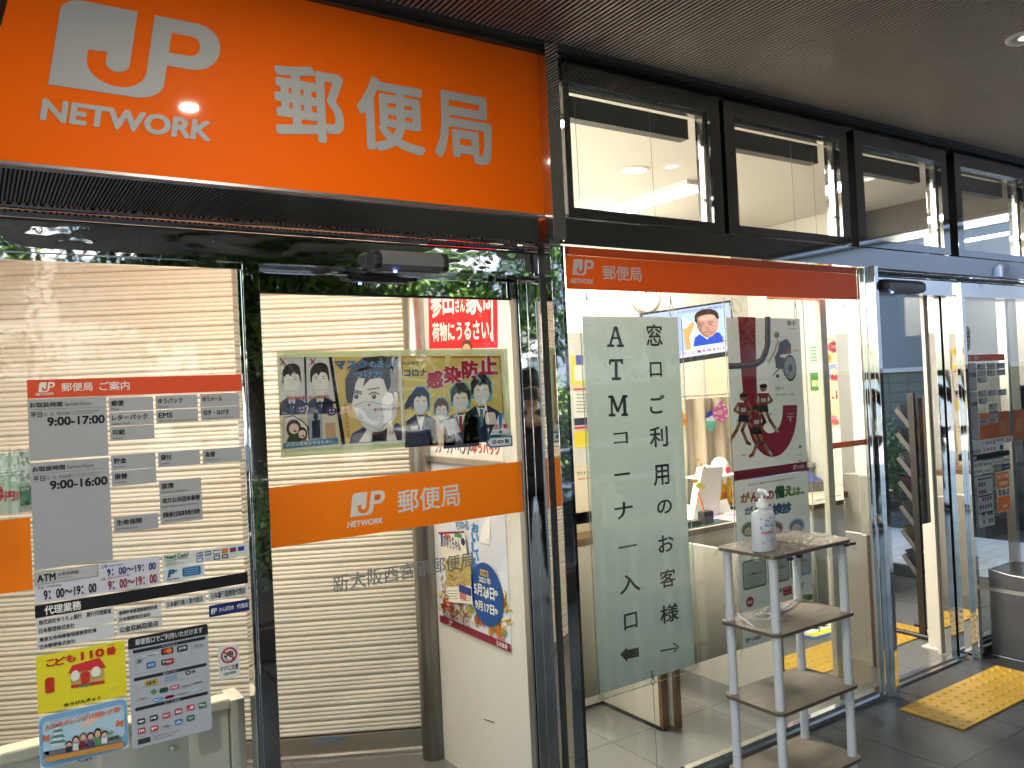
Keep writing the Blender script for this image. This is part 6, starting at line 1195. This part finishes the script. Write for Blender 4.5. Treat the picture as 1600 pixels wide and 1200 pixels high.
for k in range(3): s.r((4.636, .955-.095*k), (4.792, .963-.095*k), '#26282c', 1, True)
rnd = random.Random(9)
for r_ in range(6):
    for c_ in range(5 if r_ > 1 else 3):
        x = 4.645+.029*c_; z_ = .93-.042*r_; s.r((x, z_-.012), (x+.019, z_+.010), rnd.choice(('#2a3f8e', '#2b2c30', '#a8323a', '#2f6a4c', '#4a5058', '#c8c9cc')), 1, True)
tag(s.build('poster'), 'grey payment methods poster on the right glass', 'poster', 'notices on the right glass')
s = Sheet('Y', 2.3555, (1300, 700, 4)); s.r((4.840, .750), (4.992, .980), '#d9d4c8', 0, True); s.r((4.844, .754), (4.988, .976), '#e07a35', 1, True); s.r((4.846, .838), (4.986, .884), '#e9e4da', 2, True)
for i, ch in enumerate('取扱店'): s.t(ch, (4.853+.044*i, .842), (4.893+.044*i, .880), '#2b2f6a', 3, .04, 0, True)
s.t('粗大ごみ処理', (4.855, .940), (4.978, .965), '#f0dccb', 3, .03, 0, True); s.t('手数料券', (4.865, .898), (4.968, .925), '#f0dccb', 3, .03, 0, True); s.t('T大阪市', (4.89, .77), (4.95, .79), '#f0dccb', 3, .03, 0, True)
tag(s.build('poster'), 'orange poster with a white stripe reading kanji on the right glass', 'poster', 'notices on the right glass')
s = Sheet('Y', 2.3555); s.rr((4.575, .79), (4.612, .87), '#8d8f8d', 0, .004, True); s.e((4.580, .83), (4.607, .862), '#4a4c4a', 1, 16, True); s.r((4.582, .80), (4.606, .812), '#3a3c3a', 1, True); tag(s.build('sticker'), 'small grey caution sticker on the right glass', 'sticker', 'notices on the right glass')
s = Sheet('Y', 2.4100); s.r((4.80, 1.137), (5.70, 1.318), mat('orange_band_far', srgb('#d96a1c')[:3], .4), 0, True); s.t('郵便局', (5.02, 1.18), (5.30, 1.27), '#e8a06a', 1, .02, 0, True); tag(s.build('orange_band'), 'orange band behind the notices at the right edge', 'glass band')

# ================================================================== OUTSIDE: NEIGHBOUR, TREES, STREET (seen through the lobby and in the mirrors)
TILE = brick_mat('blue_grey_wall_tile', (.030, .040, .046), (.037, .047, .053), (.009, .011, .013), .215, .105, .007, .35, loc=(0, 0, 0), rot='yz', bump=.002, nz=.08)
nb = thing('neighbour_building', 'white neighbouring building with a blue grey tiled base beyond the lobby', 'building')
NW = mat('white_plaster', (.82, .82, .84), .75, noise=.04, nscale=3)
b = MB(); b.box(8.40, 14, -9, 9, 0, 1.60, TILE); b.build('tiled_base', nb)
b = MB(); b.box(8.42, 14, -9, 3.0, 1.601, 7.5, NW); b.build('wall', nb); b = MB(); b.box(8.42, 14, 3.0005, 9, 1.601, 7.5, mat('shaded_plaster', (.075, .095, .12), .6, noise=.05, nscale=2)); b.build('wall_panel', nb)  # far part of the white upper wall: its shade is put into the colour
b = MB(); b.box(8.36, 8.42, -9, 9, 1.585, 1.63, mat('grey_ledge', (.3, .31, .33), .6)); b.box(8.38, 8.42, -9, 9, 3.02, 3.04, MATS['grey_ledge']); b.build('ledge', nb)
b = MB(); b.tube([(8.36, .8, 2.55), (8.28, .8, 2.52), (8.26, .8, 2.44)], .06, SATIN, 14); b.build('vent_pipe', nb)
pl = thing('tile_planter', 'low tiled planter along the neighbouring wall', 'planter'); b = MB(); b.box(7.77, 8.399, 3.9, 6.6, .0, .16, TILE); b.build('box', pl); b = MB(); b.box(7.80, 8.395, 3.93, 6.57, .161, .175, mat('soil', (.05, .035, .025), .95)); b.build('soil', pl)
# leaves
def leafmat(n_, c, c2):
    m = mat(n_, c, .42, noise=.0); nn = m.node_tree; b_ = nn.nodes['Principled BSDF']
    oi = nn.nodes.new('ShaderNodeTexCoord'); tx = nn.nodes.new('ShaderNodeTexNoise'); tx.inputs['Scale'].default_value = 2.2; mx_ = nn.nodes.new('ShaderNodeMix'); mx_.data_type = 'RGBA'; mx_.inputs[6].default_value = tuple(c)+(1,); mx_.inputs[7].default_value = tuple(c2)+(1,)
    nn.links.new(oi.outputs['Object'], tx.inputs['Vector']); nn.links.new(tx.outputs[0], mx_.inputs[0]); nn.links.new(mx_.outputs[2], b_.inputs['Base Color']); b_.inputs['Transmission Weight'].default_value = 0; b_.inputs['Subsurface Weight'].default_value = 0
    return m
LEAF = leafmat('tree_leaf', (.04, .10, .02), (.15, .26, .045)); SHRUB = leafmat('shrub_leaf', (.07, .14, .045), (.17, .27, .09)); BARK = mat('bark', (.045, .035, .028), .85, noise=.3, nscale=9)
def leaf(b, p, d, L, wd, m):
    d = d.normalized(); sd_ = d.cross(Vector((rnd.uniform(-.4, .4), rnd.uniform(-.4, .4), 1))).normalized()*wd; dr = Vector((0, 0, -L*.12))
    b.add([p, p+d*L*.45+sd_, p+d*L+dr, p+d*L*.45-sd_], [(0, 1, 2, 3)], m)
def crown(b, c, rx, ry, rz, n_cl, per, m, L=.17, wd=.027, droop=.35):
    for k in range(n_cl):
        v = Vector((rnd.gauss(0, 1), rnd.gauss(0, 1), rnd.gauss(0, 1))).normalized()*rnd.uniform(.45, 1.0); p = Vector(c)+Vector((v.x*rx, v.y*ry, v.z*rz))
        for i in range(per):
            d = Vector((rnd.gauss(0, 1), rnd.gauss(0, 1), rnd.gauss(0, .7)-droop)); leaf(b, p+Vector((rnd.gauss(0, .10), rnd.gauss(0, .10), rnd.gauss(0, .07))), d, rnd.uniform(.6, 1.2)*L, wd, m)
def tree(x, y, h, r, lb, n_cl=240):
    t = thing('street_tree', lb, 'tree', 'trees along the pavement'); t.location = (x, y, 0)
    b = MB(); top = Vector((rnd.uniform(-.3, .3), rnd.uniform(-.2, .2), h*.62)); b.tube([(0, 0, 0), (.03, .0, .5), (-.05, .02, h*.3), top*.75, top], [.15, .12, .11, .09, .05], BARK, 10)
    for k in range(7):
        a_ = k*.9+rnd.uniform(0, .5); s0 = Vector((-.03, .02, h*rnd.uniform(.28, .5))); e_ = Vector((r*.8*math.cos(a_), r*.8*math.sin(a_), h*rnd.uniform(.5, .85))); mid = (s0+e_)/2+Vector((0, 0, rnd.uniform(.1, .35))); b.tube([s0, mid, e_], [.06, .04, .015], BARK, 7)
    b.build('trunk', t)
    b = MB(); crown(b, (0, 0, h*.68), r, r, h*.34, int(n_cl*1.5), 26, LEAF); crown(b, (0, .2, h*.46), r*.95, r*.9, h*.14, n_cl//2, 26, LEAF); b.build('crown', t)
rnd = random.Random(21)
tree(2.25, -2.9, 5.6, 1.75, 'street tree with a leaning trunk right of the entrance, seen in the mirror steel', 300)
tree(-.9, -3.5, 5.4, 1.6, 'leafy street tree left of the entrance, seen in the mirror steel', 240)
tree(5.6, -4.6, 5.2, 1.5, 'street tree in front of the white office block, seen in the pillar', 220)
tree(7.8, -3.4, 5.8, 1.8, 'street tree opposite the show window, seen in the glass', 260)
tree(10.6, -5.6, 6.4, 2.1, 'street tree at the far right behind the camera', 260)
tree(4.0, -5.6, 6.6, 2.0, 'tall street tree behind the planter bed', 260)
tree(13.5, -8.2, 7.0, 2.3, 'tall street tree in front of the right part of the white office block', 220)
tree(-3.6, -4.6, 6.2, 2.0, 'dense street tree behind the left hedge', 300)
pb = thing('planter_bed', 'dark stone planter bed with bushes behind the camera', 'planter'); b = MB(); DK = mat('dark_planter_stone', (.025, .025, .027), .5)
b.box(1.15, 3.9, -3.6, -.30, 0, .22, DK); b.build('kerb', pb, .01); b = MB(); b.box(1.22, 3.83, -3.53, -.37, .2205, .235, MATS['soil']); b.build('soil', pb)
def bush(x, y, z, r, h, lb, m=SHRUB, n_cl=90, grp='bushes in the planters'):
    t = thing('bush', lb, 'bush', grp); t.location = (x, y, z); b = MB(); crown(b, (0, 0, h*.55), r, r, h*.48, n_cl, 24, m, .075, .014, .0); b.build('foliage', t)
    b = MB()
    for k in range(5): a_ = k*1.3; b.tube([(0, 0, 0), (r*.3*math.cos(a_), r*.3*math.sin(a_), h*.5)], [.012, .006], BARK, 6)
    b.build('stem', t)
bush(1.75, -1.1, .235, .42, .85, 'rounded bush at the near left of the planter bed behind the camera'); bush(2.6, -1.0, .235, .45, .8, 'rounded bush in the middle of the planter bed behind the camera'); bush(3.4, -1.3, .235, .45, .95, 'rounded bush at the right of the planter bed behind the camera')
bush(7.98, 5.25, .175, .52, .85, 'small green shrub in the low tiled planter seen through the open door', SHRUB, 190); bush(8.1, 4.45, .175, .25, .35, 'small low shrub in the tiled planter, partly behind the black rack', SHRUB, 60)
def hedge(x0, x1, y0, y1, h, lb):
    t = thing('hedge', lb, 'hedge', 'hedges along the pavement'); b = MB()
    for k in range(int((x1-x0)*(y1-y0)*h*95)):
        p = Vector((rnd.uniform(x0, x1), rnd.uniform(y0, y1), rnd.uniform(.15, h)))
        for i in range(14): leaf(b, p+Vector((rnd.gauss(0, .09), rnd.gauss(0, .09), rnd.gauss(0, .08))), Vector((rnd.gauss(0, 1), rnd.gauss(0, 1), rnd.gauss(0, .8))), rnd.uniform(.05, .10), .016, LEAF)
    b.build('foliage', t); b = MB()
    for k in range(int((x1-x0)/.5)): xx = x0+.25+.5*k; b.tube([(xx, (y0+y1)/2, 0), (xx+.05, (y0+y1)/2, h*.7)], [.025, .01], BARK, 6)
    b.build('stem', t)
hedge(4.1, 13.5, -3.1, -2.3, 1.75, 'tall dense hedge right of the planter bed behind the camera')
hedge(-7.0, 1.0, -5.0, -4.3, 2.3, 'tall dense hedge left of the planter bed behind the camera')
lw = MB(); lw.box(4.1, 13.5, -2.2, -2.0, 0, .45, TILE); tag(lw.build('low_wall'), 'low blue grey tiled wall in front of the tall hedge', 'wall')
gr = thing('guard_rail', 'steel guard rail along the planter bed behind the camera', 'railing'); b = MB()
for z in (.62, .98): b.cyl((1.2, -1.75, z), (6.5, -1.75, z), .03, SATIN, 10)
b.build('rail', gr); b = MB()
for k in range(5): b.cyl((1.3+1.28*k, -1.75, 0), (1.3+1.28*k, -1.75, .98), .025, SATIN, 10)
b.build('post', gr)
# office block and other backdrop buildings across the road
def block(x0, x1, y0, y1, h, c, lb, nx, nz_, wc=(.10, .13, .16)):
    t = thing('office_block', lb, 'building', 'buildings across the road'); W_ = mat('wall_'+str(len(MATS)), c, .7, noise=.03, nscale=1); G_ = mat('dark_window_glass', wc, .08)
    MB().box(x0, x1, y0, y1, 0, h, W_).build('wall', t)
    for i in range(nx):
        for k in range(nz_):
            a_ = x0+(x1-x0)*(i+.15)/nx; e_ = x0+(x1-x0)*(i+.85)/nx; z_ = h*(k+.30)/nz_; b = MB(); b.box(a_, e_, y1+.005, y1+.06, z_, z_+h/nz_*.5, G_); b.build('window', t)
    b = MB(); b.box(x0-.1, x1+.1, y0-.1, y1+.1, h+.001, h+.4, W_); b.build('parapet', t)
block(9.5, 30, -24, -16, 15, (.74, .75, .76), 'white office block across the road', 7, 5)
block(-6, 6.5, -26, -18, 9, (.55, .53, .50), 'beige low block across the road', 5, 3)
block(-24, -8, -24, -17, 13, (.60, .61, .62), 'pale grey block far left across the road', 5, 4)
sb = thing('billboard', 'blue billboard with white scallops above the street trees', 'billboard'); b = MB(); b.box(4.3, 5.7, -15.6, -15.4, 5.0, 7.6, mat('billboard_blue', (.09, .36, .80), .5)); b.build('board', sb); b = MB()
for k in range(5): b.lathe([(.0, .0), (.13, .0), (.13, .02), (.0, .02)], (4.44+.28*k, -15.39, 6.6), WHITEP, 14)
b.build('scallop', sb); b = MB(); b.cyl((4.6, -15.5, 0), (4.6, -15.5, 5), .08, SATIN); b.cyl((5.4, -15.5, 0), (5.4, -15.5, 5), .08, SATIN); b.build('post', sb)
def car(x, y, c, lb):
    t = thing('parked_car', lb, 'car', 'cars on the road'); t.location = (x, y, .004); CP = mat('car_paint_'+str(len(MATS)), c, .25, coat=.6); G_ = mat('dark_window_glass', (.1, .13, .16), .08)
    pr = [(-2.1, .35), (-2.1, .75), (-1.75, .88), (-1.2, .95), (-.65, 1.42), (.85, 1.46), (1.55, 1.0), (2.05, .92), (2.12, .6), (2.05, .35)]
    MB().prism([(px_, -.8, pz_) for px_, pz_ in pr], (0, 1.6, 0), CP).build('body', t, .06, 3)
    b = MB(); b.prism([(-1.02, -.805, .98), (-.62, -.805, 1.34), (.80, -.805, 1.38), (1.35, -.805, 1.02)], (0, 1.61, 0), G_); b.build('side_window', t)
    for wx in (-1.3, 1.3):
        for wy in (-.72, .72): b = MB(); b.cyl((wx, wy-.1, .31), (wx, wy+.1, .31), .31, BLACKP, 20); wh = b.build('wheel', t); b = MB(); b.cyl((wx, wy-.105, .31), (wx, wy+.105, .31), .18, SATIN, 16); b.build('rim', wh)
car(4.5, -8.4, (.65, .66, .68), 'silver car on the road behind the camera'); car(10.5, -8.4, (.5, .52, .55), 'grey car on the road farther right behind the camera'); car(-3.5, -8.6, (.7, .7, .7), 'white car on the road at the left behind the camera')
# ================================================================== PHOTOGRAPHER (seen only in the mirror steel corner of the pillar)
import bmesh
def skinned(name, pts, chains, m, parent, sub=2):
    """pts: {name: ((right, forward, up), radius)}; chains: lists of point names grown as one smooth surface"""
    bm = bmesh.new(); ly = bm.verts.layers.skin.verify(); vs = {}
    for i, (k, (p, r_)) in enumerate(pts.items()):
        v = bm.verts.new(p); v[ly].radius = (r_, r_) if not isinstance(r_, tuple) else r_; v[ly].use_root = (i == 0); vs[k] = v
    for c in chains:
        for a_, b_ in zip(c, c[1:]):
            if bm.edges.get((vs[a_], vs[b_])) is None: bm.edges.new((vs[a_], vs[b_]))
    me = bpy.data.meshes.new(name); bm.to_mesh(me); bm.free(); me.materials.append(m)
    o = bpy.data.objects.new(name, me); COL.objects.link(o); o.parent = parent
    k_ = o.modifiers.new('skin', 'SKIN'); k_.use_smooth_shade = True
    s_ = o.modifiers.new('smooth', 'SUBSURF'); s_.levels = sub; s_.render_levels = sub
    return o
pr = thing('person', 'person in black trousers holding up a phone, mirrored in the steel pillar', 'person')
pr.matrix_world = Matrix.Translation((0, 0, 0)) @ Matrix.Rotation(-math.radians(33.59), 4, 'Z')
SKIN = mat('skin', (.50, .31, .22), .5); HAIR = mat('black_hair', (.012, .010, .009), .5); SHIRT = mat('dark_brown_shirt', (.030, .022, .020), .85, noise=.2); TROU = mat('black_trousers', (.012, .012, .014), .85); SHOE = mat('dark_trainer', (.03, .03, .032), .6)
PT = {'pelvis': ((0, -.40, .92), (.14, .10)), 'waist': ((0, -.41, 1.05), (.13, .095)), 'chest': ((0, -.42, 1.25), (.155, .105)), 'neckb': ((0, -.41, 1.42), .065), 'neck': ((0, -.39, 1.48), .052), 'jaw': ((0, -.35, 1.53), .058), 'head': ((0, -.365, 1.62), .085), 'crown': ((0, -.375, 1.69), .068)}
for sd_, sg_ in (('l', -1), ('r', 1)):
    PT.update({sd_+'sh': ((.17*sg_, -.41, 1.38), .055), sd_+'el': ((.26*sg_, -.26, 1.20), .040), sd_+'wr': ((.10*sg_+.03, -.055, 1.50), .025), sd_+'pa': ((.078*sg_+.035, -.030, 1.535), .022),
               sd_+'hip': ((.09*sg_, -.40, .86), .085), sd_+'kn': ((.095*sg_, -.385, .48), .055), sd_+'an': ((.10*sg_, -.41, .10), .038), sd_+'to': ((.11*sg_, -.30, .045), .03)})
CH = [['pelvis', 'waist', 'chest', 'neckb', 'neck', 'jaw', 'head', 'crown']]
for q_ in 'lr': CH += [['chest', q_+'sh', q_+'el', q_+'wr', q_+'pa'], ['pelvis', q_+'hip', q_+'kn', q_+'an', q_+'to']]
body = skinned('body', PT, CH, SKIN, pr)
def grow(keys, k): return {n_: (PT[n_][0], tuple(a_*k+.006 for a_ in PT[n_][1]) if isinstance(PT[n_][1], tuple) else PT[n_][1]*k+.006) for n_ in keys}
skinned('shirt', grow(['waist', 'pelvis', 'chest', 'neckb', 'lsh', 'lel', 'rsh', 'rel'], 1.1), [['pelvis', 'waist', 'chest', 'neckb'], ['chest', 'lsh', 'lel'], ['chest', 'rsh', 'rel']], SHIRT, pr)
skinned('trousers', grow(['pelvis', 'lhip', 'lkn', 'lan', 'rhip', 'rkn', 'ran'], 1.12), [['pelvis', 'lhip', 'lkn', 'lan'], ['pelvis', 'rhip', 'rkn', 'ran']], TROU, pr)
b = MB(); n_ = 18
b.lathe([(.0, .100), (.045, .092), (.078, .062), (.095, .02), (.094, -.03), (.080, -.07)], (0, -.383, 1.66), HAIR, 22, 1.0, 1.08); b.build('hair', pr)
fc = MB()
for x in (-.032, .032): fc.lathe([(.0, -.006), (.011, -.003), (.013, .0), (.011, .003), (.0, .006)], (x, -.284, 1.622), mat('eye_dark', (.05, .04, .035), .3), 10)
fc.build('eyes', pr)
fc = MB(); fc.prism([(-.012, -.286, 1.585), (.012, -.286, 1.585), (0, -.283, 1.62)], (0, .016, 0), SKIN); fc.build('nose', pr)
fc = MB(); fc.box(-.022, .022, -.296, -.286, 1.553, 1.561, mat('lip', (.38, .16, .14), .5)); fc.build('mouth', pr, .002)
for sg_ in (-1, 1):
    fc = MB(); fc.lathe([(.0, -.03), (.014, -.02), (.018, .0), (.014, .022), (.0, .03)], (.088*sg_, -.372, 1.615), SKIN, 10, .5, 1); fc.build('ear', pr)
    ft = MB(); x = .105*sg_
    ft.prism([(x-.045, -.46, .006), (x+.045, -.46, .006), (x+.052, -.30, .006), (x+.035, -.215, .006), (x-.030, -.215, .006), (x-.045, -.30, .006)], (0, 0, .028), mat('white_sole', (.6, .6, .58), .6)); ft.prism([(x-.042, -.455, .035), (x+.042, -.455, .035), (x+.046, -.30, .035), (x+.03, -.225, .035), (x-.026, -.225, .035), (x-.04, -.30, .035)], (0, 0, .04), SHOE)
    for k in range(3): ft.box(x-.047, x+.049, -.36+.035*k, -.348+.035*k, .045, .0765, MATS['white_sole'])
    ft.build('shoe', pr, .008)
    # hand: palm and five bent fingers closed round the phone edge
    px_ = .078*sg_+.035; H_ = {'w': ((px_+.02*sg_, -.035, 1.515), .018), 'p': ((px_+.012*sg_, -.024, 1.545), .019)}; C_ = [['w', 'p']]
    for i, (dz, ln_) in enumerate(((.030, .040), (.012, .046), (-.006, .044), (-.022, .034))):
        a_, b2, c2 = 'a%d' % i, 'b%d' % i, 'c%d' % i
        H_[a_] = ((px_+.016*sg_, -.022, 1.548+dz*.7), .0085); H_[b2] = ((px_+.010*sg_, -.020+.001*i, 1.55+dz), .008); H_[c2] = ((px_-.022*sg_, -.0195, 1.55+dz), .007); C_.append(['p', a_, b2, c2])
    H_['t1'] = ((px_+.004*sg_, -.034, 1.53), .010); H_['t2'] = ((px_-.02*sg_, -.030, 1.532), .008); C_.append(['w', 't1', 't2'])
    skinned('hand', H_, C_, SKIN, pr, 1)
ph = thing('phone', 'dark phone held up by the mirrored person', 'phone'); ph.matrix_world = pr.matrix_world.copy()
b = MB(); b.box(-.035, .115, -.016, -.009, 1.515, 1.59, BLACKP); b.build('case', ph, .004); b = MB(); b.box(-.029, .109, -.0172, -.0165, 1.519, 1.586, emitter('phone_screen', (.5, .45, .4), .2)); b.build('screen', ph)
